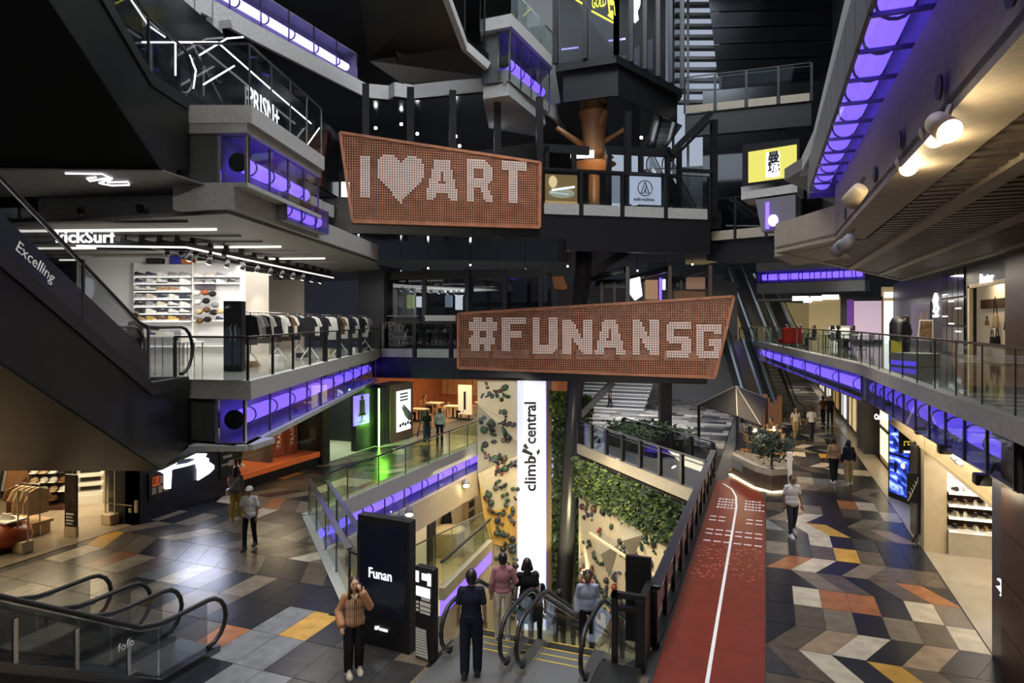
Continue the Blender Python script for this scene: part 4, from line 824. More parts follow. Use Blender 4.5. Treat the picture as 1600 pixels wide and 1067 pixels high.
# clothes racks along the glass
cols = ['black', 'white', 'grey', 'black', 'white', 'black', 'black', 'white', 'white', 'black', 'brown', 'white', 'black', 'navy', 'white', 'black']
for k, (p0, p1, n_, zb) in enumerate(((W2(386, 20.5), W2(470, 27), 15, 1.75), (W2(478, 24.6), W2(574, 32.5), 16, 1.72))):
    t = thing('clothes_rack', ('long clothes rail with striped and dark tops beside the black banner', 'clothes rail of black and white tops at the far end of the gallery')[k], 'clothes rack'); d = (p1 - p0).normalized()
    MB().tube([(p0.x, p0.y, L3 + zb), (p1.x, p1.y, L3 + zb)], .02, 8).build('rail', STEEL, t)
    for s in (.05, .5, .95):
        p = p0.lerp(p1, s); nn = Vector((-d.y, d.x))
        MB().tube([(p.x, p.y, L3 + zb), (p.x, p.y, L3 + .45)], .018, 6).build('upright', STEEL, t)
        for sd in (-1, 1): MB().tube([(p.x, p.y, L3 + .5), (p.x + nn.x * .35 * sd, p.y + nn.y * .35 * sd, L3 + .03)], .02, 6).build('foot', WHITEP, t)
    for i in range(n_):
        p = p0.lerp(p1, .03 + .94 * i / (n_ - 1)); c = cols[(i + k * 3) % 16]
        garment('%s hanging top, %s from the near end of the %s clothes rail' % (c, ORD[i] if i < 18 else 'last', ('nearer', 'farther')[k]), (p.x, p.y, L3 + zb - .03), math.atan2(d.y, d.x) + math.pi / 2 + rr.uniform(-.12, .12), c, 'shirt' if (i + k) % 3 else 'coat')
for i in range(5):
    p = W2(392 + i * 40, 21 + i * 2.6); tag(MB().box(p.x - .2, p.y - .15, L3 + .012, p.x + .2, p.y + .15, L3 + .2 + .05 * (i % 2)).build('shoe_box', (OAK, WHITEP, BLACK, OAK, WHITEP)[i], None, False, .01), '%s box on the floor under the clothes rails, %s from the near end' % (('oak', 'white', 'black', 'oak', 'white')[i], ORD[i]), 'box')
# hanging black grid header with lamps and light line
HP = [W2(120, 20.2), W2(290, 20.6), W2(521, 35.5)]; hd = thing('ceiling_grid', 'black hanging grid frame over the sports shop front with a white light line', 'ceiling grid')
for i in range(2):
    p, q_ = HP[i], HP[i + 1]; zt = 8.62 if i == 0 else 8.62
    for z, h, o in ((8.38, .16, 0), (8.95 - .2, .1, .0), (8.38, .12, 1.2)): MB().sbox(p, q_, o, o + .14, z, z + h).build('grid_rail', BLACK, hd)
    MB().sbox(p, q_, -.03, -.005, 8.34, 8.4).build('light_line', STRIP, hd)
    k = 6 if i == 0 else 13
    for j in range(k):
        a = p.lerp(q_, (j + .5) / k); d = (q_ - p).normalized(); MB().sbox(a - d * .07, a + d * .07, 0, 1.2, 8.5, 8.62).sbox(a - d * .06, a + d * .06, 0, .14, 8.38, 8.85).build('grid_strut', BLACK, hd)
def track_spot(label, pos, aim, power, col=NEUT, lens=BULBW, r=.075, ln=.22, spot=70, group='track spotlights', real=True, body=BLACK, stem=.22, sd=(0, 0, 1)):
    t = thing('spotlight', label, 'spotlight', group, pos); d = (Vector(aim) - Vector(pos)).normalized()
    MB().tube([(0, 0, 0), d * ln], [r * .8, r], 12).build('lamp_body', body, t, True)
    MB().tube([d * (ln - .005), d * (ln + .012)], r * .86, 12).build('lamp_lens', lens, t)
    MB().tube([(0, 0, 0), Vector(sd) * stem], .014, 6).build('stem', body, t)
    if real: light('SPOT', Vector(pos) + d * (ln + .05), power, col, .06, aim=aim, spot=spot)
    return t
for i in range(11):
    p = HP[1].lerp(HP[2], .03 + i * .085) - Vector((0, .1)); track_spot('small white spotlight on the black grid, %s from the near end' % ORD[i], (p.x, p.y, 8.2), (p.x - 2.0, p.y + .6, L3), 90, real=i % 2 == 0, r=.09)
for i in range(5):
    p = onS(262 + i * 22, 392, 22); track_spot('ceiling spotlight over the white shoe wall, %s from the left' % ORD[i], (p.x, p.y, 8.35), onS(225 + i * 33, 480), 75, real=True, r=.09, stem=.42)
for i, (x, y) in enumerate(((126, 332), (218, 327))): 
    p = D(x, y, 17.5); tag(MB().ell(p, (.09, .09, .09), 12, 8).lathe([(.1, .06), (.1, .12)], p, 12).build('dome_camera', BLACK, None, True), '%s small dark dome camera on the left gallery ceiling' % ('left', 'right')[i], 'camera')
light('AREA', (*W2(300, 23), 8.3), 360, (1, .97, .92), 7, 6, aim=(*W2(300, 23.01), 0))
light('AREA', (*W2(440, 27), 8.3), 270, (1, .95, .85), 3.5, 9, aim=(*W2(440, 27.01), 0))
sn = thing('shop_sign', 'white lit rounded lettering over the sports shop', 'sign')
text('lettering', 'kickSurf', D(86, 379, 20.0), (CS, SN, 0), (0, 0, 1), .52, SIGNW, sn, .02, bold=.004, fit=D(180, 379, 20.0))
text('lettering', 'THE NORTH', D(426, 437, 35.6), (CS, SN, 0), (0, 0, 1), .6, BLACK, tag(thing('shop_sign', 'black capital lettering on the pale wall of the far shop', 'sign')), .02, bold=.01, fit=D(471, 437, 35.6))
for k in range(9):                                                    # ceiling strips
    p, q_ = off(G1, nG, 1 + k * 1.5) + inG * 2.2, off(G1, nG, 1 + k * 1.5) + inG * 14
    tag(MB().sbox(p, q_, 0, .06, 8.68, 8.745).build('light_strip', STRIP if k % 3 == 1 else CONC), 'pale ceiling strip over the left gallery, %s from the near end' % ORD[k], 'ceiling strip', 'ceiling strips over the left gallery')
railing('gallery_railing', 'glass railing with black posts along the left gallery edge', [off(C0, nL, .12) , off(C1, inL, .12) + nL * .12, off(C1, inL, .12) + nL * 7.5], L3, 1.05, [1, 4], glass=GLASS, pw=.06)
railing('gallery_railing', 'far glass railing with thick black posts where the left gallery meets the bridge', [off(C1, inL, .12) + nL * 7.6, off(C3, inL, .12) - nL * .4], L3, 1.05, 5, glass=GLASS, pw=.16, toe=(L3 - .55, L3 - .02, CONC))

struct('wall_bulkhead_left', 'grey concrete bulkhead over the left gallery shop front', MB().sbox(W2(60, 18.2), W2(330, 17.6), 0, .3, 8.86, 9.46), CONC)
# ================================================================== right side, lower level
bw = thing('wall_right', 'brown panelled wall at the right edge of the picture', None, kind='structure')
MB().box(3.78, 2, 0, 4.4, 13.5, 4.24).build('wall_core', BROWN, bw)
for i in range(9):
    for j in range(5):
        v = 2.2 + i * 1.26; z = .02 + j * .845; MB().box(3.74, v, z, 3.79, min(v + 1.24, 13.49), z + .83).build('panel', BROWN, bw)
struct('wall_return', 'narrow dark blue return wall with a small lit mark beside the brown wall', MB().box(3.84, 13.5, 0, 4.6, 14.35, 4.24).box(4.6, 14.1, 0, 9, 14.35, 4.24), mat('blue black wall', (.035, .036, .06), .35))
em = thing('lit_mark', 'small white glowing squiggle on the dark return wall', 'sign'); q = lambda x, y: U(x, y, 3.82)
MB().tube([q(1560, 905), q(1564, 908), q(1566, 914), q(1562, 918), q(1558, 916), q(1562, 920), q(1566, 926), q(1564, 930)], .022, 6).build('neon_tube', SIGNW, em, True)
# recessed sneaker window
vW = 20.2
struct('wall_sneaker', 'cream back wall and pillar of the sneaker window', MB().box(3.9, vW, 0, 4.42, vW + .7, 3.2).box(4.42, vW + .55, 0, 9, vW + .7, 3.2).box(8.8, 14.35, 0, 9, vW + .6, 3.2), CREAM)
sd = thing('sneaker_display', 'lit sneaker display with a snowy mountain backdrop and white shelves', 'display')
q = lambda x, y: V(x, y, vW)
SNOW = mat('snow backdrop', (.5, .45, .5), .6, noise=.6, scale=1.3, stretch=(1, 1, 4), emit=.25, ecol=(.7, .66, .75)); 
MB().box(4.45, vW + .4, 1.55, 8.7, vW + .45, 3.0).build('backdrop', SNOW, sd)
MB().box(4.45, vW + .38, 2.35, 8.7, vW + .39, 3.0).build('dark_skyline', mat('backdrop ridge', (.05, .04, .045), .6, noise=.5, scale=2), sd)
for i in range(4): MB().box(4.43 + i * 1.06, vW - .12, 0, 4.43 + i * 1.06 + 1.04, vW + .42, .62).build('plinth_panel', mat('plinth', (.42, .37, .29), .5, noise=.06) if i == 0 else MATS['plinth'], sd)
SHL = mat('lit shelf edge', (.9, .85, .75), .5, emit=.9, ecol=(1, .9, .7))
rr = random.Random(9)
for j, z in enumerate((.64, .98, 1.3, 1.62)):
    MB().box(4.44, vW - .1, z - .03, 8.7, vW + .38, z).build('shelf', WHITEP, sd); MB().box(4.44, vW - .13, z - .05, 8.7, vW - .1, z - .01).build('shelf_light', SHL, sd)
    if j < 3: MB().box(4.44, vW + .36, z, 8.7, vW + .38, z + .3).build('back_panel', BROWN, sd)
    for i in range(5):
        c = rr.choice(['white', 'brown', 'tan', 'black', 'cream', 'white', 'white']) if j < 3 else ('black', 'white', 'white', 'white', 'white')[i]
        shoe('%s sneaker, %s from the left on the %s shelf of the snowy display' % (c, ORD[i], ('lowest', 'second', 'third', 'top')[j]), (4.62 + i * .225, vW + .1, z), rr.uniform(1.2, 1.9), c, 'white', s=1.0, group='sneakers in the snowy display')
for i in range(2):
    p = 4.62 + i * .6; tag(MB().box(p, vW - .16, .62, p + .36, vW - .14, .70).build('price_rail', WHITEP), '%s white price rail on the lower sneaker shelf' % ('left', 'right')[i], 'price tag')
light('AREA', (5.6, vW - .5, 3.1), 60, NEUT, 2.2, .5, aim=(5.6, vW + .3, 1))
light('AREA', (6.0, 17.2, 3.15), 170, (1, .85, .6), 2.5, 4, aim=(6, 17.2, 0))
# cream sign bulkhead below the violet trough
struct('wall_bulkhead', 'cream lit sign bulkhead above the sneaker shop front', MB().box(3.92, 13.4, 2.72, 4.2, 25.2, 3.4).box(3.86, 13.4, 2.66, 4.25, 25.2, 2.74), CREAM)
light('AREA', (3.45, 18.5, 3.2), 70, (1, .85, .55), 11, .25, aim=(3.95, 18.5, 3.0))
bs = thing('lit_mark', 'white glowing looped mark on the cream bulkhead', 'sign'); q = lambda x, y: U(x, y, 3.86)
MB().tube([q(1486, 706), q(1492, 703), q(1494, 709), q(1487, 712), q(1492, 716), q(1497, 711), q(1500, 716), q(1496, 722), q(1501, 724)], .04, 6).build('neon_tube', SIGNW, bs, True)
MB().tube([q(1484, 708), q(1489, 716), q(1495, 723), q(1499, 724)], .035, 6).build('neon_tube', BLACK, bs, True)
for i, (x, y) in enumerate(((1387, 631), (1440, 671), (1478, 700), (1537, 747))):
    t = thing('box_floodlight', 'black box floodlight under the right gallery, %s from the far end' % ORD[i], 'floodlight', 'floodlights under the right gallery'); p = U(x, y, 3.55)
    MB().box(p.x - .14, p.y - .11, p.z - .12, p.x + .1, p.y + .11, p.z + .08).build('lamp_body', BLACK, t, False, .02); MB().bar(p + Vector((.1, 0, .1)), p + Vector((.2, 0, .34)), .05).build('bracket', BLACK, t)
    MB().box(p.x - .15, p.y - .09, p.z - .1, p.x - .14, p.y + .09, p.z + .06).build('lamp_lens', STEELD, t)
# advert light box, posts and stand
ad = thing('advert_screen', 'tall advert light box with two blue moonlit mountain pictures', 'advert'); pa, pb = Vector((3.95, 26.0)), Vector((4.45, 24.95))
MB().sbox(pa, pb, 0, .3, 0, 3.1).build('casing', BLACK, ad)
ADM = mat('moonlit picture', (.05, .09, .35), .3)
nt = ADM.node_tree; tc = nt.nodes.new('ShaderNodeTexCoord'); nz = nt.nodes.new('ShaderNodeTexNoise'); nz.inputs['Scale'].default_value = .9; nz.inputs['Detail'].default_value = 6; nz.inputs['Distortion'].default_value = 2.5; mp = nt.nodes.new('ShaderNodeMapping'); mp.inputs['Scale'].default_value = (1, 1, 1.8)
cr = nt.nodes.new('ShaderNodeValToRGB'); cr.color_ramp.elements[0].position = .38; cr.color_ramp.elements[0].color = (.004, .008, .06, 1); cr.color_ramp.elements[1].position = .66; cr.color_ramp.elements[1].color = (.5, .68, 1, 1); e = cr.color_ramp.elements.new(.52); e.color = (.02, .05, .5, 1)
nt.links.new(tc.outputs['Object'], mp.inputs[0]); nt.links.new(mp.outputs[0], nz.inputs['Vector']); nt.links.new(nz.outputs[0], cr.inputs[0])
b = nt.nodes['Principled BSDF']; nt.links.new(cr.outputs[0], b.inputs['Emission Color']); b.inputs['Emission Strength'].default_value = 1.5; b.inputs['Base Color'].default_value = (0, 0, .02, 1)
for z0, z1 in ((.2, 1.48), (1.55, 2.95)):
    MB().sbox(pa.lerp(pb, .08), pa.lerp(pb, .92), -.02, 0, z0, z1).build('picture', ADM, ad)
    p = pa.lerp(pb, .72); MB().ell((p.x - .02, p.y - .02, z1 - .25), (.1, .03, .1), 14, 8).build('moon', WHITEL, ad, True)
    p = pa.lerp(pb, .38); MB().lathe([(.035, z0 + .75), (.05, z0 + .95), (.02, z0 + 1.1)], (p.x - .04, p.y - .04, 0), 8).build('figure', BLACK, ad)
st = thing('sign_stand', 'black tripod stand with a patterned board beside the cream pillar', 'sign stand'); p = P(1436, 852, 0)
for a in (0, 2.1, 4.2): MB().bar((p.x, p.y, .35), (p.x + .25 * math.cos(a), p.y + .25 * math.sin(a), .01), .03).build('leg', BLACK, st)
MB().box(p.x - .03, p.y - .03, .3, p.x + .03, p.y + .03, 2.7).build('pole', BLACK, st)
MB().box(p.x - .3, p.y - .07, 1.15, p.x + .02, p.y - .04, 1.95).build('board', BLACK, st)
m = MB()
for k in range(5): m.tube([(p.x - .28 + .05 * k, p.y - .075, 1.2 + .12 * k), (p.x - .2 + .04 * k, p.y - .075, 1.35 + .1 * k), (p.x - .25 + .05 * k, p.y - .075, 1.45 + .1 * k)], .013, 4)
m.build('board_pattern', WHITEP, st)
struct('wall_pillar', 'tall narrow dark post beside the cream pillar', MB().box(3.86, 20.9, 0, 3.98, 21.3, 2.72).box(3.9, 21.3, 0, 4.5, 22.0, 2.72), STEELD)
hs = thing('hanging_sign', 'square black hanging sign with a yellow mark in front of the advert screen', 'sign'); a, b = V(1405, 708, 24.2), V(1440, 675, 24.2)
MB().sbox(a, b, 0, .12, a.z, b.z).build('panel', BLACK, hs, False, .01); MB().bar((a.x + .1, a.y, b.z), (a.x + .1, a.y, 3.2), .03).build('hanger', BLACK, hs)
q = lambda x, y: V(x, y, 24.16); MB().tube([q(1413, 696), q(1413, 690), q(1419, 690), q(1419, 695), q(1427, 695), q(1427, 690), q(1421, 690)], .02, 5).build('mark', mat('yellow mark', (.6, .5, .05), .5, emit=.8), hs)
MB().sbox(V(1412, 707, 24.15), V(1430, 707, 24.15), 0, .01, a.z + .03, a.z + .1).build('lit_strip', WHITEL, hs)
# far right shop fronts
struct('wall_promenade', 'dark and cream shop fronts along the far right of the promenade', MB().box(4.7, 26.5, 0, 4.9, 33, 3.25).box(9, 22, 0, 9.2, 40, 3.25), CREAM)
struct('wall_dark_pillar', 'dark grey pillar with small white signs far along the promenade', MB().prism([(4.1, 35.6), (4.16, 33.8), (5.2, 33.8), (5.2, 35.6)], 0, 3.25), mat('pillar grey', (.06, .058, .06), .4))
struct('wall_promenade_far', 'timber shop fronts at the far end of the promenade', MB().box(4.4, 38, 0, 4.6, 70, 3.25).box(-2, 70, 0, 8, 70.3, 4.2), mat('dim shop front', (.12, .09, .06), .4, noise=.4, scale=.8))
for i, (x0, x1, y0, y1, vv, bd) in enumerate(((1348, 1358, 604, 620, 33.75, '=='), (1366, 1388, 648, 655, 30, 'OAKLEY')))  :
    a, b = V(x0, y1, vv), V(x1, y0, vv); t = thing('shop_sign', ('small white sign on the far dark pillar', 'white oval lettering sign of the eyewear shop')[i], 'sign')
    text('lettering', bd, a, (1, 0, 0), (0, 0, 1), b.z - a.z + .1, SIGNW, t, .02, squeeze=.6, bold=.01)
t = thing('shop_window', 'bright cream eyewear shop window beyond the advert screen', 'shop window')
MB().box(4.62, 27, .3, 4.68, 32.5, 2.6).build('lit_pane', mat('lit cream window', (.8, .65, .4), .5, emit=1.1, ecol=(1, .82, .5)), t); MB().box(4.55, 27, 1.5, 4.62, 32.5, 1.62).box(4.55, 29.4, .2, 4.62, 29.6, 2.7).build('window_bars', BLACK, t)
for i in range(9): light('SPOT', (1.8, 16 + i * 5.5, 8.2), (120 if i == 0 else 200), (1, .86, .66), .12, aim=(1.8 + .2 * (i % 2), 16 + i * 5.5, 0), spot=62)
light('AREA', (2, 58, 4), 350, (1, .9, .75), 4, 10, aim=(2, 58, 0))
# ================================================================== right gallery, level 3
railing('gallery_railing', 'clear glass railing along the right gallery edge above the sneaker shop', [off(R1, (1, 0), .12), off(R0, (1, 0), .12), Vector((3.95, 4.0))], L3, 1.05, [9, 5], glass=GLASSG, post=STEELD, cap=STEELD, pw=.025, capw=.03)
railing('gallery_railing', 'distant glass railing in front of the gallery cafe', [off(R2, (1, 0), .15), off(R1, (1, 0), .12)], L3, 1.05, 10, glass=GLASSG, post=STEEL, cap=STEELD, pw=.04, capw=.04)
uS = 7.5
q = lambda x, y: U(x, y, uS)
struct('wall_gallery', 'dark navy shop front wall along the right gallery', MB().box(uS, 17.5, L3, uS + .3, q(1515, 500).y, S).box(uS, q(1580, 500).y - 6, L3, uS + .3, q(1577, 500).y, S).box(uS, q(1515, 500).y, q(1545, 437).z, uS + .3, q(1577, 500).y, S) if False else MB().box(uS, 14, L3, uS + .3, q(1578, 500).y, S).box(uS, q(1578, 500).y, q(1545, 440).z, uS + .3, q(1512, 500).y, S).box(uS, q(1512, 500).y, L3, uS + .3, q(1458, 500).y + 12, S), mat('navy shop wall', (.012, .013, .024), .5))
struct('wall_brown_right', 'dark brown wall panel at the right edge of the gallery', MB().box(uS - .12, 13, L3, uS, q(1577, 500).y, S), BROWN)
bg = thing('bag_shop', 'bright cream handbag shop window on the right gallery', 'shop window'); v0, v1 = q(1578, 500).y, q(1513, 500).y
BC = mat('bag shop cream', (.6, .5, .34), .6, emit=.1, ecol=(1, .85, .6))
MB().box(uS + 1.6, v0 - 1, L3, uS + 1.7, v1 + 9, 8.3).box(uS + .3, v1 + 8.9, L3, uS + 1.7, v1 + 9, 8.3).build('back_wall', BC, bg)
MB().box(uS + 1.5, U(1572, 480, uS + 1.5).y, 6.6, uS + 1.6, U(1532, 480, uS + 1.5).y, 7.0).build('name_board', mat('dark brown board', (.07, .035, .02), .5), bg)
MB().box(uS - .03, v1 - .25, L3, uS + .1, v1 - .0, 7.45).box(uS - .03, v0, 7.35, uS + .1, v1, 7.5).build('door_frame', CREAM, bg)
light('AREA', (uS + .8, v1 + 2, 8.0), 330, (1, .88, .68), 1, 6, aim=(uS + .9, v1 + 2, 0))
def bag(label, c, w, h, mt, strap=1.0):
    t = thing('handbag', label, 'handbag', 'bags in the cream shop'); x, y, z = c
    MB().hexa([(x, y - w * .5, z), (x + .12, y - w * .5, z), (x + .12, y + w * .5, z), (x, y + w * .5, z)], [(x + .02, y - w * .4, z + h), (x + .1, y - w * .4, z + h), (x + .1, y + w * .4, z + h), (x + .02, y + w * .4, z + h)]).build('bag_body', mt, t, False, .03)
    MB().tube([(x + .05, y - w * .35, z + h), (x + .05, y - w * .15, z + h + strap * .8), (x + .05, y, z + h + strap), (x + .05, y + w * .15, z + h + strap * .8), (x + .05, y + w * .35, z + h)], .02, 6).build('strap', BLACK, t, True)
ux = uS + 1.4
for i, (x, y, w, h, c, s, lb) in enumerate(((1553, 512, .62, .55, 'beige', .75, 'cream tote bag hanging in the middle of the bag shop'), (1570, 516, .4, .35, 'black', 1.2, 'black shoulder bag on a long strap at the right of the bag shop'), (1548, 541, .5, .4, 'navy', .3, 'dark handbag on the lower shelf, left in the bag shop'), (1556, 541, .5, .45, 'black', .35, 'dark handbag on the lower shelf, right in the bag shop'), (1540, 508, .3, .25, 'brown', .15, 'small round brown bag at the left of the bag shop'))):
    p = U(x, y, ux); bag(lb, (ux, p.y, U(1552, 541, ux).z if i in (2, 3) else p.z), w, h, GAR[c], s)
MB().box(ux - .1, U(1576, 541, ux).y, U(1552, 541, ux).z - .06, ux + .2, U(1530, 541, ux).y, U(1552, 541, ux).z).build('shelf', CREAM, bg)
t = thing('shop_sign', 'white glowing sign above the bag shop door', 'sign'); text('lettering', 'Porter', U(1531, 443, uS - .05), (0, -1, 0), (0, 0, 1), .5, SIGNW, t, .02, bold=.004, fit=U(1552, 439, uS - .05))
t = thing('shop_sign', 'vertical white outlined emblem on the navy wall', 'sign'); q2 = lambda x, y: U(x, y, uS - .05)
MB().tube([q2(1462, 459), q2(1465, 466), q2(1463, 474), q2(1466, 482), q2(1463, 489), q2(1459, 486), q2(1461, 478), q2(1459, 470), q2(1461, 462), q2(1462, 459)], .06, 6).build('neon_tube', SIGNW, t, True)
MB().bar(q2(1458, 494), q2(1466, 493), .05, .12).build('lit_bar', SIGNW, t)
gl = thing('shop_window', 'black gridded glass shop front between the navy wall and the bag shop', 'shop window')
y0, y1 = q(1509, 500).y, q(1474, 500).y
for i in range(4):
    a = y0 + (y1 - y0) * i / 4
    for j in range(3): MB().box(uS - .06, a + .05, L3 + .1 + j * 1.2, uS - .03, a + (y1 - y0) / 4 - .05, L3 + 1.2 + j * 1.2).build('pane', MIRRD, gl)
for j in range(6): MB().box(uS - .09, y0 + .4 + (j % 3) * 1.1, L3 + 1.0 + j * .32, uS - .06, y0 + 1.2 + (j % 3) * 1.1, L3 + 1.05 + j * .32).build('lit_shelf', WHITEL, gl)
t = thing('doorway', 'dark blue doorway panel of the navy shop front', 'door'); MB().box(uS - .05, q(1455, 500).y, L3, uS, q(1425, 500).y, 7.0).build('door_leaf', mat('deep blue', (.01, .012, .05), .3), t)
# far cross wall with projection, orange and white doors
vF = 47.5; q3 = lambda x, y: V(x, y, vF)
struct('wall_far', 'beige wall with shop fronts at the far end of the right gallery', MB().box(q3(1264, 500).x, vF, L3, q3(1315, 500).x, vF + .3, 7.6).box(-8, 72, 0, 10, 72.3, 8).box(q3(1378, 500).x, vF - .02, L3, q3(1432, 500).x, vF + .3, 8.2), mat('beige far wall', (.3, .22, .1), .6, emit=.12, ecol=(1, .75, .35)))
pj = thing('projection_window', 'big dark framed window showing a pale pink screen', 'shop window')
a, b = q3(1313, 545), q3(1379, 463); MB().box(a.x, vF - .1, L3, b.x, vF - .05, b.z).build('frame', BLACK, pj)
a, b = q3(1334, 530), q3(1377, 470); MB().box(a.x, vF - .14, a.z, b.x, vF - .1, b.z).build('screen', mat('pink screen', (.4, .3, .36), .5, emit=.42, ecol=(.75, .55, .68)), pj)
a, b = q3(1323, 535), q3(1333, 468); MB().box(a.x, vF - .14, a.z, b.x, vF - .1, b.z).build('violet_curtain', mat('violet curtain', (.08, .02, .15), .6, emit=.2, ecol=(.4, .1, .7)), pj)
for i, (x0, x1, y0, c, lb) in enumerate(((1381, 1395, 470, WHITEL, 'narrow white lit doorway beside the pink screen'), (1402, 1421, 473, mat('orange door', (.45, .2, .05), .5, emit=.25), 'orange lit doorway right of the white one'))):
    t = thing('doorway', lb, 'door'); a, b = q3(x0, 545), q3(x1, y0); MB().box(a.x, vF - .12, L3, b.x, vF - .06, b.z).build('door_leaf', c, t); MB().box(a.x, vF - .14, b.z + .2, b.x, vF - .1, b.z + .55).build('lit_name', SIGNW, t)
for i in range(4):
    t = thing('shop_sign', 'small white sign over the far gallery cafe, %s from the left' % ORD[i], 'sign', 'signs over the far gallery cafe'); a = q3((1238, 1266, 1284, 1255)[i], (470, 470, 468, 473)[i]); MB().box(a.x, vF - .1, a.z, a.x + (1.0, .7, 1.0, .5)[i], vF - .05, a.z + .3).build('panel', SIGNW, t)
light('AREA', (4, 42, 7.3), 260, (1, .9, .75), 6, 4, aim=(4, 42, 0)); light('AREA', (5, 30, 8.2), 240, (1, .9, .75), 2, 14, aim=(5, 30, 0))
# gallery cafe furniture
for i, (px, Y) in enumerate(((1235, 38), (1262, 37), (1290, 36), (1318, 34), (1345, 33))):
    p = A((px - 800) / F * Y, Y, L3); t = thing('cafe_table', 'small dark cafe table on the right gallery, %s from the left' % ORD[i], 'table', 'tables of the gallery cafe', p)
    MB().lathe([(.38, .72), (.4, .74), (.4, .76), (.3, .765)], (0, 0, 0), 14).build('table_top', BLACK if i % 2 else WHITEP, t); MB().lathe([(.22, .012), (.22, .03), (.03, .05), (.03, .73)], (0, 0, 0), 10).build('pedestal', BLACK, t)
def chair(label, pos, ang, mt, group, legm=BLACK):
    t = thing('cafe_chair', label, 'chair', group, pos); t.rotation_euler = (0, 0, ang)
    MB().box(-.2, -.2, .43, .2, .2, .47).build('seat', mt, t, False, .015); MB().hexa([(-.2, .18, .47), (.2, .18, .47), (.2, .21, .47), (-.2, .21, .47)], [(-.18, .26, .84), (.18, .26, .84), (.18, .29, .84), (-.18, .29, .84)]).build('backrest', mt, t, False, .012)
    for x in (-.17, .17):
        for y in (-.17, .17): MB().bar((x, y, .44), (x * 1.15, y * 1.15, .0), .028).build('leg', legm, t)
    return t
for i, (px, Y, a) in enumerate(((1224, 37.5, 1.8), (1247, 38.2, -1.2), (1273, 37, -1.6), (1302, 36.5, 1.2), (1309, 34, 1.9), (1331, 34.4, -1.5), (1356, 33.4, -1.2), (1336, 32.6, 1.4))):
    chair('dark cafe chair on the right gallery, %s from the left' % ORD[i], A((px - 800) / F * Y, Y, L3 + .012), a, (GREYW, BLACK)[i % 2], 'chairs of the gallery cafe')
t = thing('sofa_bench', 'red upholstered bench at the left end of the gallery cafe', 'bench'); a, b = W2(1222, 35), W2(1252, 35)
RDB = cloth('red fabric', (.3, .02, .015)); MB().sbox(a, b, 0, .55, L3 + .25, L3 + .5).build('seat', RDB, t, False, .04); MB().sbox(a, b, -.12, .05, L3 + .3, L3 + 1.1).build('backrest', RDB, t, False, .04)
for s in (.06, .94):
    p = a.lerp(b, s); MB().box(p.x - .03, p.y + .1, L3 + .012, p.x + .03, p.y + .16, L3 + .26).build('leg', BLACK, t)
t = thing('service_counter', 'white service counter in the gallery cafe', 'counter'); a, b = W2(1303, 40), W2(1328, 40); MB().sbox(a, b, 0, .7, L3 + .012, L3 + 1.1).build('counter_body', WHITEP, t, False, .02); MB().sbox(a, b, -.05, .75, L3 + 1.1, L3 + 1.15).build('counter_top', CONC, t)
t = thing('menu_easel', 'wooden easel with a framed menu near the navy wall', 'easel'); p = A((1443 - 800) / F * 24, 24, L3 + .012)
MB().bar(p + Vector((-.3, 0, 0)), p + Vector((-.05, .1, 1.75)), .04).bar(p + Vector((.35, 0, 0)), p + Vector((.1, .1, 1.75)), .04).bar(p + Vector((.05, .5, 0)), p + Vector((.02, .12, 1.6)), .04).build('legs', OAK, t)
MB().hexa([p + Vector((-.2, -.05, .75)), p + Vector((.3, -.05, .75)), p + Vector((.3, .0, .75)), p + Vector((-.2, .0, .75))], [p + Vector((-.12, .06, 1.5)), p + Vector((.32, .06, 1.5)), p + Vector((.32, .1, 1.5)), p + Vector((-.12, .1, 1.5))]).build('frame', WHITEP, t)
MB().hexa([p + Vector((-.16, -.065, .8)), p + Vector((.26, -.065, .8)), p + Vector((.26, -.05, .8)), p + Vector((-.16, -.05, .8))], [p + Vector((-.09, .045, 1.45)), p + Vector((.28, .045, 1.45)), p + Vector((.28, .06, 1.45)), p + Vector((-.09, .06, 1.45))]).build('menu', mat('menu print', (.2, .1, .04), .5, noise=.7, scale=8), t)
t = thing('vending_machine', 'black rounded machine with a yellow base near the orange door', 'machine'); p = A((1404 - 800) / F * 30, 30, L3 + .012)
MB().box(p.x - .35, p.y - .3, p.z, p.x + .35, p.y + .3, p.z + .55).build('base', mat('yellow black base', (.4, .33, .02), .5), t, False, .03); MB().lathe([(.36, .55), (.38, .8), (.38, 1.35), (.25, 1.6), (.1, 1.66)], p, 16).build('dome', BLACK, t, True)
t = thing('display_plinth', 'low grey plinth with a violet lit panel behind the right railing', 'plinth'); a, b = W2(1392, 21.5), W2(1432, 20.5); MB().sbox(a, b, 0, .9, L3 + .012, L3 + .45).build('body', CONC, t, False, .02); MB().sbox(a, b, -.03, 0, L3 + .06, L3 + .2).build('lit_panel', TUBED, t)
# spotlights on the right beam
for i, (x, y, dr, pw) in enumerate(((1484, 205, (.25, -.75, -.55), 60), (1462, 215, (.1, -.8, -.5), 50), (1420, 262, (.1, -.8, -.5), 50))):
    p = D(x, y, 7.0 + i * 1.5); t = thing('beam_spotlight', 'big round bright spotlight on the right beam, %s from the right' % ORD[i], 'spotlight', 'big spotlights on the right beam', p); d = Vector(dr).normalized()
    MB().tube([(0, 0, 0), d * -.3], [.14, .12], 18).build('lamp_body', CREAM, t, True); MB().tube([(0, 0, 0), d * .012], .125, 18).build('lamp_lens', BULB, t); MB().bar(d * -.15, d * -.15 + Vector((.1, .1, .25)), .05).build('bracket', CREAM, t)
    light('SPOT', p + d * .08, pw, (1, .8, .5), .1, aim=p + d * 5, spot=110)
    light('POINT', p + d * .2 + Vector((0, 0, -.12)), 26, (1, .78, .45), .1)
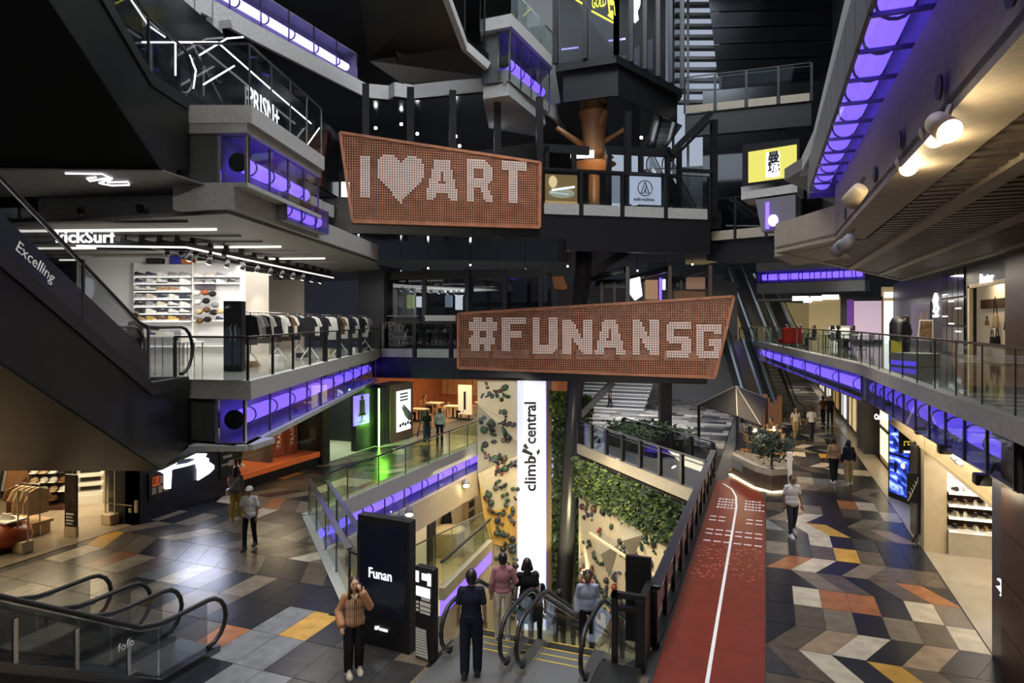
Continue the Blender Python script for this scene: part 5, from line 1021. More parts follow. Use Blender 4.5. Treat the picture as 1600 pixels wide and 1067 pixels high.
for i, (x, y, Y) in enumerate(((1318, 380, 14.5), (1345, 295, 10.5), (1330, 372, 13.6))):
    p = D(x, y, Y); t = thing('beam_spotlight', 'unlit grey spotlight hung under the right beam, %s' % ('leftmost of the three', 'uppermost of the three', 'between the other two')[i], 'spotlight', 'unlit spotlights on the right beam', p); d = Vector((-.3, .6, -.4)).normalized()
    MB().tube([(0, 0, 0), d * .32], [.12, .15], 16).build('lamp_body', GREYW if i != 1 else CREAM, t, True); MB().tube([d * .1, d * .1 + Vector((.1, .05, .25))], .03, 8).build('bracket', BLACK, t); MB().tube([d * .315, d * .33], .12, 16).build('lamp_lens', STEELD, t)
# far escalators
TEAL = mat('teal grey cladding', (.05, .07, .078), .35, .3)
dU = (v2(P(1150, 533, L3)) - v2(P(1178, 652, 0))).normalized()
for i, (x, y) in enumerate(((1186, 652), (1232, 652))): escalator('escalator', ('left far escalator rising from the promenade to the gallery', 'right far escalator rising from the promenade to the gallery')[i], P(x, y, 0), dU, 0, L3, slope=.62, width=.95, clad=TEAL, skirt=STEEL, glass=GLASS, group='far escalators', truss=1.1)
for i, (x, y) in enumerate(((1190, 530), (1232, 529))): escalator('escalator', ('left far escalator rising from the gallery to the upper floor', 'right far escalator rising from the gallery to the upper floor')[i], P(x, y, L3), dU, L3, 11.0, slope=.62, width=1.1, clad=TEAL, skirt=STEEL, glass=GLASS, group='far escalators', truss=1.1)

for i, v in enumerate((38.5, 43, 47.5, 53, 59)):
    t = thing('shop_window', 'lit shop window far along the right of the promenade, %s from the near end' % ORD[i], 'shop window', 'far promenade shop windows'); MB().box(4.34, v, .3, 4.38, v + (2.8, 2.2, 3.2, 3, 4)[i], 2.7).build('lit_pane', mat('lit window ' + str(i), ((.8, .6, .3), (.7, .7, .7), (.6, .35, .12), (.8, .75, .65), (.7, .6, .5))[i], .5, emit=(.5, .9, .4, .8, .8)[i]), t); MB().box(4.3, v + 1.2, .2, 4.36, v + 1.3, 2.8).build('mullion', BLACK, t)
# ================================================================== the void: edges, rails, lower level
EL = [Vector((-13.3, 16.9)), Vector((-13.3, 46))]
struct('trim_11', 'grey concrete edge of the left walkway along the void', MB().sbox(EL[0], EL[1], -.03, .3, -.56, .02).sbox(Vector(VOIDL[1]), EL[0], -.03, .2, -.56, .02).sbox(Vector(VOIDL[0]), Vector(VOIDL[1]), -.03, .2, -.56, .02), CONC)
fascia('light_trough', 'violet light trough below the left walkway rim, above the lower shops', EL[0] + Vector((-.1, .2)), EL[1] + Vector((-.1, 0)), -1.3, -.6, 20, tube=.17)
struct('wall_lower_bulkhead', 'cream bulkhead with spotlights under the left walkway', MB().box(-13.6, 17.2, -2.5, -13.25, 46, -1.34), CREAM)
struct('ceiling_lower', 'cream ceiling of the lower left shops', MB().box(-30, 13, -2.6, -13.4, 46, -2.5), CREAM)
railing('walkway_railing', 'green tinted glass railing along the left walkway above the void', [EL[0] + Vector((0, .1)), EL[1]], 0, 1.08, 15, glass=glassmat('green tinted glass', (.72, .82, .55), .07), post=STEELD, cap=BLACK, pw=.03, capw=.04)
railing('walkway_railing', 'steel capped glass railing on the diagonal rim left of the black totem', [VOIDL[1], EL[0]], 0, 1.1, 4, glass=GLASSG, post=STEELD, cap=STEEL, pw=.04, capw=.14)
railing('walkway_railing', 'short glass railing behind the black totem', [VOIDL[0], VOIDL[1]], 0, 1.05, 2, glass=GLASSG, post=STEELD, cap=STEELD, pw=.04)
t = thing('balustrade', 'second steel handrail running beside the diagonal glass rim', 'handrail'); d = (Vector(VOIDL[2]) - Vector(VOIDL[1])).normalized(); n = Vector((d.y, -d.x))
a, b = Vector(VOIDL[1]) - n * -.55, Vector(VOIDL[2]) - n * -.55
MB().sbox(a, b, -.06, .06, .95, 1.0, z0q=1.0, z1q=1.06).build('handrail', STEEL, t)
for i in range(5):
    p = a.lerp(b, .04 + i * .23); MB().box(p.x - .02, p.y - .02, -.5, p.x + .02, p.y + .02, .97).build('post', STEELD, t)
for i in range(4): MB().sbox(a.lerp(b, i / 4 + .01), a.lerp(b, i / 4 + .24), -.006, .006, -.4, .9).build('glass_pane', GLASSG, t)
# lower shops
uL = -16.9; q = lambda x, y: U(x, y, uL)
struct('wall_lower', 'cream wall of the lower left shops with stone panels', MB().box(uL - .3, 14, L1, uL, 48, -2.5).box(-30, 40, L1, uL, 40.3, -2.5), CREAM)
t = thing('wall_poster', 'blue shoe poster on the lower shop wall', 'poster'); a, b = q(698, 800), q(722, 768); MB().box(uL, a.y, a.z, uL + .06, b.y, b.z).build('poster_face', mat('blue poster', (.04, .07, .3), .4, noise=.9, scale=1.5, emit=.4, ecol=(.2, .3, .8)), t); MB().box(uL + .06, a.y + .5, a.z + .3, uL + .08, a.y + 1.6, a.z + .7).build('shoe_image', WHITEP, t)
t = thing('shoe_cabinet', 'tall narrow timber shoe cabinet on the lower shop wall', 'cabinet'); a, b = q(723, 812), q(736, 768); MB().box(uL, a.y, L1, uL + .3, b.y, b.z).build('cabinet_body', OAK, t)
for k in range(4): MB().box(uL + .3, a.y + .2, L1 + .4 + k * .6, uL + .32, b.y - .2, L1 + .8 + k * .6).build('niche', BLACK, t)
t = thing('stone_counter', 'curved beige counter of the lower shop', 'counter'); p = q(668, 840); MB().lathe([(.9, L1), (.9, L1 + 1.2), (.95, L1 + 1.25), (.5, L1 + 1.26)], (uL + 1.2, p.y, 0), 20).build('counter_body', CREAM, t, True)
t = thing('lower_pillar', 'white pillar with a black side standing on the lower floor', 'pillar'); p = P(660, 905, L1); MB().box(p.x - .4, p.y - .3, L1, p.x + .4, p.y + .3, -2.5).build('shaft', WHITEP, t); MB().box(p.x + .4, p.y - .32, L1, p.x + .55, p.y + .32, -2.6).build('black_panel', BLACK, t)
for i in range(2):
    t = thing('clothing_figure', '%s dark dressed dummy in the lower shop' % ('left', 'right')[i], 'mannequin'); p = q(688 + i * 5, 820); MB().caps((uL + .3, p.y, L1 + .1), (uL + .3, p.y, L1 + .9), .16, .2).caps((uL + .3, p.y, L1 + 1), (uL + .3, p.y, L1 + 1.5), .22, .16).build('body', GAR['black'], t, True); MB().ell((uL + .3, p.y, L1 + 1.75), .12).build('head', WHITEP, t, True)
for i, (x, y) in enumerate(((612, 804), (627, 799), (640, 793), (728, 750), (598, 806))):
    p = U(x, y, -13.1); track_spot('round cream spotlight on the lower bulkhead, %s' % ('second from the left', 'third from the left', 'fourth from the left', 'alone at the right', 'leftmost')[i], (p.x, p.y, p.z), (p.x + 2.2, p.y - 4, L1), 120, WARM, BULB, .16, .3, 80, 'spotlights on the lower bulkhead', body=GREYW, real=i != 4, stem=.3, sd=(-1, .2, 0))
light('AREA', (-15.2, 30, -2.7), 230, (1, .84, .5), 3, 18, aim=(-15.2, 30, -6)); light('AREA', (-10, 27, -.2), 170, (1, .86, .55), 4, 8, aim=(-9.5, 27, -9))
railing('lower_railing', 'glass railing with a sloping steel handrail on the lower floor', [v2(P(648, 930, L1 + .0)), v2(P(755, 868, L1))], L1 + .6, 1.6, 4, glass=GLASSG, post=STEEL, cap=STEELD, pw=.03)
# ---- escalators in the middle, going down into the void
for i, u in enumerate((-4.80, -3.38)):
    escalator('escalator', ('left escalator going down into the void with riders stepping on', 'right escalator coming up beside the black railing cabinet')[i], (u, 11.73 - L1 / .57), (0, -1), L1, 0, slope=.57, width=.92, clad=STEELD, skirt=STEEL, glass=GLASS, flat=1.0, group='escalators into the void', truss=.8, bal=.2, hr=.95)
struct('floor_landing', 'steel landing plate in front of the central escalators', MB().box(-5.5, 9.2, -.02, -2.5, 11.3, .006), MATS['escalator plate'])
for i in range(3): tag(MB().box(-5.3 + i * .0, 11.2 + i * .22, .006, -2.8, 11.23 + i * .22, .01).build('yellow_line', YELLOW), 'thin yellow safety line across the escalator landing, %s' % ('nearest', 'middle', 'farthest')[i], 'floor line')
# ---- near left escalators going up
for i, u in enumerate((-10.03, -11.95)):
    e4 = escalator('escalator', ('nearest escalator at the lower left with a glass side and black base', 'second escalator behind the nearest one at the lower left')[i], (u, 8.15), (0, -1), 0, L3, slope=.6, width=.9, clad=BLACK, skirt=STEELD, glass=GLASSD if i else GLASSD, flat=1.05, group='lower left escalators', truss=.9, bal=.2, hr=1.0, line=False)
    if i == 0:
        text('lettering', 'fofo', U(184, 1020, -9.42), (0, 1, 0), (0, 0, 1), .18, WHITEP, e4, .004)  # reflection in the glass put in as white letters
        a, b = U(165, 1055, -9.5), U(216, 1032, -9.5); MB().box(-9.55, a.y, .05, -9.5, b.y, .42).build('control_panel', CREAM, e4); MB().box(-9.5, a.y + .25, .2, -9.49, a.y + .55, .32).build('display', BLACK, e4)
    for k in range(4): MB().bar((u + .56, 7.6 - k * .85, .35 + k * .51), (u + .56, 7.6 - k * .85, 1.05 + k * .51), .03, .06).build('glass_clamp', STEEL, e4)
# ---- black railing along the running track
t = thing('track_railing', 'long black railing with grey panels beside the red running track', 'railing')
pr = [Vector((-1.93, 12.4)), Vector((-1.88, 26.2))]; k = 11
for i in range(k):
    a, b = pr[0].lerp(pr[1], i / k), pr[0].lerp(pr[1], (i + 1) / k); d = (b - a).normalized()
    MB().sbox(a + d * .06, b - d * .06, -.01, .01, .12, 1.02).build('glass_pane', GLASSD, t)
    MB().sbox(a + d * .1, b - d * .1, -.015, -.012, .55, .98).build('grey_panel', mat('rail panel', (.16, .16, .17), .3) if i == 0 else MATS['rail panel'], t)
for i in range(k + 1): a = pr[0].lerp(pr[1], i / k); MB().box(a.x - .05, a.y - .06, -.5, a.x + .05, a.y + .06, 1.08).build('post', BLACK, t)
MB().sbox(pr[0], pr[1], -.1, .1, 1.08, 1.16).build('handrail', NAVY, t, False, .02); MB().sbox(pr[0], pr[1], -.08, .08, 0.0, .12).build('bottom_rail', BLACK, t)
for i in range(k): a = pr[0].lerp(pr[1], (i + .5) / k); MB().box(a.x + .03, a.y - .2, 1.03, a.x + .075, a.y + .2, 1.06).build('light_bar', mat('rail light', (1, .9, .75), .4, emit=1.6, ecol=(1, .92, .8)) if i == 0 else MATS['rail light'], t)
t = thing('control_cabinet', 'black cabinet frame at the near end of the track railing', 'cabinet')
MB().box(-2.5, 12.5, 0, -2.02, 12.58, 1.62).build('side_plate', BLACK, t); MB().box(-2.55, 11.5, 0, -2.45, 11.6, 1.3).box(-2.12, 11.45, 0, -1.95, 11.6, 1.22).box(-2.55, 11.5, 1.2, -1.95, 11.6, 1.3).build('frame', BLACK, t); MB().box(-2.1, 11.6, .1, -1.98, 12.5, 1.2).build('side_panel', BLACK, t)
MB().box(-2.45, 11.53, .05, -2.12, 11.55, 1.2).build('glass_pane', GLASSD, t); MB().box(-2.45, 11.5, .98, -2.12, 11.6, 1.05).build('cross_bar', BLACK, t)
MB().prism([(-2.75, 9.6), (-2.0, 9.6), (-2.0, 11.4), (-2.7, 11.4)], 0, .1).build('base_plate', STEELD, t)
# ---- totem and information stand
t = thing('advert_totem', 'tall black totem with white outlined lettering beside the woman on the phone', 'totem'); pa, pb = Vector((-7.24, 10.62)), Vector((-6.06, 10.52)); d = (pb - pa).normalized()
MB().sbox(pa, pb, 0, .22, 0, 2.42).build('casing', BLACK, t, False, .015); MB().sbox(pa + d * .07, pb - d * .07, -.012, 0, .55, 2.3).build('screen', mat('dark screen', (.012, .014, .03), .08), t)
text('lettering', 'Funan', (*(pa + d * .27 - Vector((-d.y, d.x)) * .02), 1.28), (*d, 0), (0, 0, 1), .27, SIGNW, t, .004, squeeze=.85)
text('lettering', '#Funan', (*(pa + d * .42 - Vector((-d.y, d.x)) * .02), .33), (*d, 0), (0, 0, 1), .1, SIGNW, t, .004)
t = thing('information_stand', 'slim black information stand with white printed panels beside the escalator', 'sign stand'); pa, pb = Vector((-5.93, 10.5)), Vector((-5.52, 10.42)); d = (pb - pa).normalized(); n = Vector((-d.y, d.x))
MB().sbox(pa, pb, 0, .16, 0, 1.66).build('casing', BLACK, t, False, .02); qq = lambda s, z, o=-.01: (pa.x + d.x * s + n.x * o, pa.y + d.y * s + n.y * o, z)
for s0, s1, z0, z1 in ((.03, .1, 1.38, 1.58), (.17, .29, 1.44, 1.56), (.3, .38, 1.36, 1.58), (.04, .36, 1.14, 1.31), (.16, .36, 1.08, 1.13), (.04, .1, 1.0, 1.04), (.13, .37, .98, 1.05), (.04, .1, .93, .97), (.13, .37, .9, .96), (.04, .1, .86, .9), (.13, .36, .84, .88)):
    MB().extr([qq(s0, z0), qq(s1, z0), qq(s1, z1), qq(s0, z1)], (-n.x * .006, -n.y * .006, 0)).build('printed_panel', WHITEL if z0 > 1.1 else WHITEP, t)
MB().extr([qq(.03, .04), qq(.31, .04), qq(.26, .56), qq(.03, .56)], (-n.x * .004, -n.y * .004, 0)).build('hatched_base', WHITEP, t)
m = MB()
for k in range(11): m.bar(qq(.03, .05 + k * .05, -.016), qq(.28, -.0 + k * .05 + .06, -.016), .012)
m.build('hatching', GREYW, t)
# ---- climbing tower, lit column, planted strips
YC = 32.3
CW = [mat('climb panel cream', (.5, .43, .29), .6, noise=.1), mat('climb panel grey', (.27, .245, .19), .6, noise=.1), mat('climb panel ochre', (.55, .33, .07), .6, noise=.15)]
HOLD = [mat('hold ' + n, c, .5) for n, c in (('black', (.02, .02, .022)), ('slate', (.06, .07, .09)), ('green', (.03, .06, .035)), ('red', (.22, .03, .025)), ('brown', (.1, .05, .03)), ('blue', (.03, .05, .16)))]
HM = {}
def hold(parent, c, nrm, s, kind, mt, rot):
    key = (kind, mt.name)
    if key not in HM:
        m = MB()
        if kind == 0: m.ell((0, 0, 0), (.16, .1, .12), 8, 6)
        elif kind == 1: m.tube([(-.14, 0, -.12), (-.05, .07, -.02), (.02, .09, .1), (.0, .05, .22)], [.05, .09, .08, .03], 7)
        elif kind == 2: m.tube([(0, -.02, 0), (0, .06, 0), (0, .13, 0)], [.15, .13, .06], 8)
        else: m.ell((-.1, 0, 0), (.09, .08, .1), 7, 5).ell((.1, 0, .06), (.11, .09, .08), 7, 5)
        HM[key] = m.mesh('hold', mt, True)
    o = bpy.data.objects.new('climbing_hold', HM[key]); COL.objects.link(o); o.parent = parent; nv = Vector(nrm).normalized()
    x = nv.cross(Vector((0, 0, 1))).normalized(); z = x.cross(nv)
    mw = (Matrix((x, nv, z)).transposed() @ Matrix.Rotation(rot, 3, 'Y') @ Matrix.Scale(s, 3)).to_4x4(); mw.translation = Vector(c); o.matrix_basis = mw
tower = thing('climbing_tower', 'faceted cream climbing tower dotted with dark holds', 'climbing wall')
facets = [([(746, 596), (783, 596), (808, 650), (808, 670), (746, 632)], 0), ([(783, 596), (808, 596), (808, 650)], 0), ([(746, 632), (808, 690), (746, 740)], 1), ([(746, 632), (808, 668), (808, 690)], 0), ([(746, 740), (808, 690), (808, 712), (750, 765)], 1), ([(746, 740), (760, 800), (808, 790), (808, 712)], 0), ([(760, 800), (808, 790), (808, 860), (772, 850)], 2), ([(748, 750), (762, 800), (772, 870), (755, 800)], 2), ([(772, 850), (808, 860), (808, 1010), (776, 1010)], 0), ([(762, 800), (790, 795), (800, 840), (775, 860)], 1)]
nF = Vector((SN, -CS, 0)) 
for k, (pl, c) in enumerate(facets): MB().extr([D(x, y, YC - .05 * (k % 4)) for x, y in pl], -nF * .5).build('wall_panel', CW[c], tower)
MB().prism([W2(749, YC + .1), W2(808, YC + .1), W2(808, YC + 1), W2(760, YC + 1)], -.5, 3.0).build('core', CW[1], tower)
MB().prism([W2(776, YC + .1), W2(808, YC + .1), W2(808, YC + 1), W2(780, YC + 1)], -9.6, -.4).build('core', CW[0], tower)
rh = random.Random(21)
for i in range(130):
    y = rh.uniform(602, 975); x0 = 748 if y < 745 else 748 + (y - 745) * .22; x = rh.uniform(x0 + 3, 806)
    hold(tower, D(x, y, YC - .2), nF, rh.uniform(.5, 1.35), rh.randrange(4), rh.choice(HOLD[:3] * 4 + HOLD), rh.uniform(0, 6.28))
col = thing('light_column', 'white glowing square column with vertical black lettering', 'column'); YB = 33.4
MB().prism([W2(809, YB), W2(852, YB), W2(853, YB + 1.2), W2(812, YB + 1.2)], -9.6, 3.02).build('lit_face', mat('lit white column', (.85, .86, .9), .5, emit=.6, ecol=(.86, .88, 1)), col)
for x in (807.6, 851.6): MB().prism([W2(x, YB - .02), W2(x + 1.8, YB - .02), W2(x + 1.8, YB + .1), W2(x, YB + .1)], -9.6, 3.02).build('violet_edge', mat('violet edge', (.3, .3, .8), .5, emit=1.2, ecol=(.4, .4, 1)), col)
MB().prism([W2(853.6, YB + .02), W2(862, YB + .5), W2(862, YB + 1.3), W2(853.6, YB + 1.2)], -9.6, 3.02).build('timber_side', OAK, col)
b0 = D(837, 768, YB - .06); text('lettering', 'climb', b0, (0, 0, 1), (-CS, -SN, 0), .82, BLACK, col, .01, bold=.018, fit=D(837, 712, YB - .06))
b0 = D(837, 694, YB - .06); text('lettering', 'central', b0, (0, 0, 1), (-CS, -SN, 0), .82, BLACK, col, .01, bold=.018, fit=D(837, 628, YB - .06))
for pl in ([(815, 706), (818, 700), (833, 708), (831, 712)], [(817, 697), (821, 692), (826, 700), (822, 702)], [(838, 706), (842, 701), (844, 705), (840, 712)], [(826, 712), (832, 712), (835, 718), (828, 717)]): MB().extr([D(x, y, YB - .06) for x, y in pl], nF * .02).build('arrow_mark', BLACK, col)
def foliage(parent, pts, n, size, mats, seed, name='foliage'):
    """pts(rnd) -> (position, outward normal)"""
    r = random.Random(seed)
    for k, mt in enumerate(mats):
        m = MB()
        for i in range(n // len(mats)):
            c, nv = pts(r); nv = Vector(nv); a = r.uniform(0, 6.28); s = size * r.uniform(.6, 1.4)
            ax = Vector((math.cos(a), math.sin(a) * .6, r.uniform(-1.2, .5))).normalized(); sd = ax.cross(nv + Vector((r.uniform(-.6, .6), r.uniform(-.6, .6), r.uniform(-.3, .6)))).normalized() * (s * .32)
            c = Vector(c); tip = c + ax * s + nv * s * .35; mid = c + ax * s * .5 + nv * s * .3
            m.add([c, mid - sd, tip, mid + sd], [(0, 1, 2, 3)])
        tag(m.build(name, mt, parent), kind='stuff')
def strip(name, label, x0, x1, y0, y1, Y, n, mats, seed, size=.2, taper=0):
    t = thing(name, label, 'plants'); MB().prism([W2(x0 + 1, Y + .05), W2(x1 - 1, Y + .05), W2(x1 - 1, Y + .35), W2(x0 + 1, Y + .35)], D(0, y1, Y).z, D(0, y0, Y).z).build('planting_panel', BLACK, t)
    foliage(t, lambda r: (D(r.uniform(x0, x1), r.uniform(y0, y1), Y + r.uniform(-.15, .1)), nF), n, size, mats, seed); return t
strip('green_wall', 'dark planted strip between the lit column and the steel column', 864, 886, 640, 980, 34.0, 1700, LEAF[:2], 1, .22)
strip('green_wall', 'bright climbing plants on the right of the steel column', 903, 921, 618, 980, 33.9, 2800, LEAF, 2, .24)
strip('green_wall', 'pale bushy plants at the top left of the steel column', 863, 886, 612, 650, 33.8, 500, LEAF[1:], 3, .25)
for sx, sy in ((912, 34.2), (874, 33)): light('SPOT', (*A((sx - 800) / F * 31, 31)[:2], -6.5), 420, (1, .9, .5), .1, aim=D(sx, 800, 33.8), spot=60)
# ---- ramp, hedge, climbing wall below
Ra, Rb = Vector((-1.95, 23.9)), Vector((-8.6, 31.4)); dR = (Rb - Ra).normalized(); nR = Vector((dR.y, -dR.x))   # nR points away from the camera side
if nR.y < 0: nR = -nR
struct('floor_ramp', 'grey ramp deck with a pale edge crossing above the climbing wall', MB().prism([Ra, Rb, Rb + nR * 2.6, Ra + nR * 2.6 + dR * 2.85], -.42, -.04), GREYW)
struct('trim_12', 'pale cream edge band of the ramp', MB().sbox(Ra, Rb, -.08, .08, -.45, .02), CONCW)
railing('ramp_railing', 'black steel railing on the near side of the ramp', [Ra, Rb], .05, 1.1, 7, glass=GLASSD, pw=.14, mid=True)
railing('ramp_railing', 'black steel railing on the far side of the ramp', [Ra + nR * 2.5 + dR * 2.9, Rb + nR * 2.5], .05, 1.1, 5, glass=GLASSD, pw=.14, mid=True)
MBx = MB().prism([Ra - nR * .2 + dR * .2, Rb - nR * .2, Rb + nR * .4, Ra + nR * .4 + dR * .2], -1.9, -.5)
hg = thing('hanging_hedge', 'dense green hedge hanging below the ramp', 'hedge'); MBx.build('planter', BLACK, hg)
foliage(hg, lambda r: ((lambda s, z: (Ra.x + dR.x * s - nR.x * .3, Ra.y + dR.y * s - nR.y * .3, z))(r.uniform(.6, 9.8), -.55 - r.random() ** 1.3 * 1.75), (-nR.x, -nR.y, .2)), 6000, .17, LEAF + [LEAF[0], LEAF[1]], 5)
cw = thing('climbing_wall', 'broad cream climbing wall with coloured holds under the hedge', 'climbing wall')
for k, (s0, s1, z0, z1, c) in enumerate(((.2, 2.4, -9.6, -1.6, 0), (2.42, 4.6, -9.6, -1.6, 0), (4.62, 6.8, -9.6, -1.6, 0), (6.82, 10, -9.6, -1.6, 0))): MB().sbox(Ra + dR * s0, Ra + dR * s1, 0, .3 if Vector((-dR.y, dR.x)).dot(nR) > 0 else -.3, z0, z1).build('wall_panel', CW[c], cw)
wpt = lambda s, z, o=0: Vector((Ra.x + dR.x * s - nR.x * o, Ra.y + dR.y * s - nR.y * o, z))
for (s, z, w, h) in ((3.2, -6.0, 1.1, 2.2), (6.9, -3.6, .9, -1.8), (5.0, -2.6, 1.0, -1.3)): MB().add([wpt(s - w, z, .02), wpt(s + w, z, .02), wpt(s, z + h, .02), wpt(s, z + h * .4, .45)], [(0, 1, 3), (1, 2, 3), (2, 0, 3)]).build('volume_panel', CW[1], cw)
for i in range(200):
    s = rh.uniform(.5, 9.6); z = rh.uniform(-7.6, -1.9); hold(cw, wpt(s, z, .05), (-nR.x, -nR.y, 0), rh.uniform(.5, 1.3), rh.randrange(4), rh.choice(HOLD[:3] * 2 + HOLD), rh.uniform(0, 6.28))
tag(MB().sbox(Ra + dR * .3 - nR * 1.2, Ra + dR * 6.5 - nR * 1.2, -.05, .05, -3.2, -3.12).build('lower_handrail', CREAM), 'pale handrail in front of the broad climbing wall', 'handrail')
light('AREA', (*(Ra + dR * 4.5 - nR * 3.6), -.2), 330, (1, .88, .6), 6, 2, aim=(*(Ra + dR * 4.5), -4.2))
light('SPOT', (*A(-.6, 29), -1.0) if False else (*v2(A(-.8, 28.5)), .4), 420, (1, .86, .55), .15, aim=D(778, 760, YC), spot=75)
light('SPOT', (*v2(A(-1.2, 27.5)), 2.8), 500, (1, .95, .8), .15, aim=D(778, 660, YC), spot=60)
# hedge and stairs beyond the ramp
hb = thing('hedge', 'low dark hedge between the ramp and the forum', 'hedge'); h0, h1 = P(975, 690, 0), P(1050, 712, 0)
MB().sbox(h0, h1, -1.0, 1.0, -.1, .7).build('planter', BLACK, hb); foliage(hb, lambda r: ((lambda s, o, z: (h0.x + (h1.x - h0.x) * s + o, h0.y + (h1.y - h0.y) * s + o * .5, z))(r.random(), r.uniform(-1.1, 1.1), r.uniform(.3, 1.1)), (0, -.5, .8)), 1500, .22, LEAF[:2], 8)
sp = thing('steps', 'wide dark steps at the back of the forum', 'stairs')
for i in range(9): MB().box(-12.5, 44 + i * .55, -.05 + i * .19, -7.6, 44.6 + i * .55, .14 + i * .19).build('step', STEELD if i % 2 else GREYW, sp)
for i in range(9): MB().box(-12.5, 43.97 + i * .55, .1 + i * .19, -7.6, 44 + i * .55, .14 + i * .19).build('step_nosing', WHITEP, sp)
struct('wall_forum', 'dim back wall of the forum under the bridge', MB().box(-16, 52, -.1, -2, 52.3, 9), GREYW)
light('AREA', (-7, 41, 3.6), 700, (.95, .97, 1), 8, 6, aim=(-7, 41, 0))

t = thing('lower_escalator_side', 'violet lit sloping side of a lower escalator left of the climbing tower', 'escalator'); a, b = D(690, 950, 21.5), D(766, 868, 27)
MB().bar(a, b, .12, .5).build('violet_strip', TUBE, t); MB().bar(a + Vector((0, 0, .45)), b + Vector((0, 0, .45)), .2, .4).build('side_panel', CREAM, t); MB().bar(a + Vector((0, 0, 1.5)), b + Vector((0, 0, 1.5)), .08, .08).build('handrail', RUBBER, t)
MB().extr([a + Vector((0, 0, .65)), b + Vector((0, 0, .65)), b + Vector((0, 0, 1.46)), a + Vector((0, 0, 1.46))], (.01, .01, 0)).build('glass_panel', GLASSG, t); MB().extr([a + Vector((0, 0, -.25)), b + Vector((0, 0, -.25)), (b.x, b.y, L1), (a.x, a.y, L1)], (-.1, -.1, 0)).build('base_panel', CREAM, t)
# ================================================================== shops on the left of the lower level
uW = -17.55; q = lambda x, y: U(x, y, uW)
struct('wall_left', 'black shop wall carrying the white lit sports emblem', MB().box(uW - .35, 14.25, 0, uW, 17.9, 2.86).box(-18.6, 14.25, 0, uW, 14.45, 2.86), NAVY)
lg = thing('lit_emblem', 'white glowing sports emblem on the black shop wall', 'sign')
Z = lambda x, y: q(x / 4.444, 700 + y / 4.444)
def arc(pts): return [Z(*p) for p in pts]
EMB = mat('white lit emblem', (.95, .95, 1), .5, emit=1.9, ecol=(.9, .92, 1))
for pl in ([(1090, 155), (1150, 110), (1222, 82), (1218, 100), (1198, 122), (1180, 150), (1172, 280), (1130, 280), (1130, 180)],
           [(1215, 88), (1300, 56), (1350, 46), (1366, 74), (1330, 70), (1290, 70), (1245, 82)], [(1205, 122), (1250, 114), (1300, 106), (1340, 88), (1366, 72), (1352, 104), (1290, 122), (1190, 146)],
           [(1345, 50), (1355, 38), (1425, 38), (1412, 60), (1438, 72), (1436, 92), (1474, 118), (1474, 142), (1440, 175), (1365, 222), (1366, 150), (1352, 95)]):
    MB().extr(arc(pl), (.09, 0, 0)).build('emblem_stroke', EMB, lg)
light('AREA', (uW + .5, 16.3, 2.1), 45, (.7, .75, 1), 1.5, .8, aim=(uW + 3, 15.5, 0))
t = thing('wall_poster', 'small dark poster with an orange square left of the lit emblem', 'poster'); a, b = q(231, 782), q(254, 735); MB().box(uW, a.y, a.z, uW + .05, b.y, b.z).build('poster_face', mat('poster dark', (.03, .028, .03), .4, noise=.9, scale=4), t); MB().box(uW + .05, a.y + .12, b.z - .42, uW + .06, a.y + .4, b.z - .12).build('orange_square', mat('orange print', (.5, .1, .03), .5, emit=.3), t)
for k in range(6): MB().box(uW + .05, a.y + .1 + (k % 3) * .22, a.z + .15 + (k // 3) * .3, uW + .06, a.y + .25 + (k % 3) * .22, a.z + .35 + (k // 3) * .3).build('photo_print', CREAM, t)
# emblem shop interior, warm lit
struct('wall_boutique', 'brown back walls of the warm-lit sportswear shop', MB().box(-30, 20.5, 0, -18.0, 20.7, 2.9).box(-26, 4, 0, -25.8, 20.5, 2.9), mat('boutique wall', (.1, .07, .04), .6))
struct('ceiling_boutique', 'dark ceiling of the warm-lit sportswear shop', MB().box(-30, 2, 2.86, -17.6, 22, 2.95), SOFF)
light('AREA', (-20.5, 15, 2.8), 260, WARM, 3, 5, aim=(-20.5, 15, 0)); light('AREA', (-19.5, 10.5, 2.8), 200, WARM, 2.5, 4, aim=(-19.5, 10.5, 0))
hw = thing('hat_wall', 'black hat display wall at the back of the warm-lit shop', 'display'); pa, pb = v2(P(50, 792, 0)), v2(P(112, 790, 0)); d = (pb - pa).normalized(); n = Vector((-d.y, d.x))
MB().sbox(pa, pb, 0, .1, 0, 2.6).build('board', BLACK, hw); MB().sbox(pa, pb, -.5, 0, 0, .12).build('base', BROWN, hw)
k = 0
for j, z in enumerate((1.2, .9, .6, .32)):
    for i in range(4):
        if j == 3 and i in (0, 3): continue
        p = pa.lerp(pb, .14 + i * .24) - n * .16; c = ('white', 'beige', 'white', 'black', 'beige', 'white', 'white', 'brown', 'black', 'white', 'beige', 'white', 'black', 'brown')[k]
        m = MB().ell((p.x, p.y, z), (.13, .13, .11), 10, 6).ell((p.x - n.x * .13, p.y - n.y * .13, z - .04), (.12, .12, .02), 10, 4)
        tag(m.build('cap', GAR[c], None, True), '%s cap on the black hat wall, %s in reading order' % (c, ORD[k]), 'cap', 'caps on the hat wall'); k += 1
t = thing('slatted_rack', 'white sloping display rack with dark slots in the warm-lit shop', 'rack'); pa, pb = v2(P(117, 790, 0)), v2(P(160, 786, 0)); d = (pb - pa).normalized(); n = Vector((-d.y, d.x))
MB().sbox(pa, pb, 0, .5, 0, .3).build('base', WHITEP, t); MB().sbox(pa, pb, .3, .36, .28, 2.0).build('back', WHITEP, t)
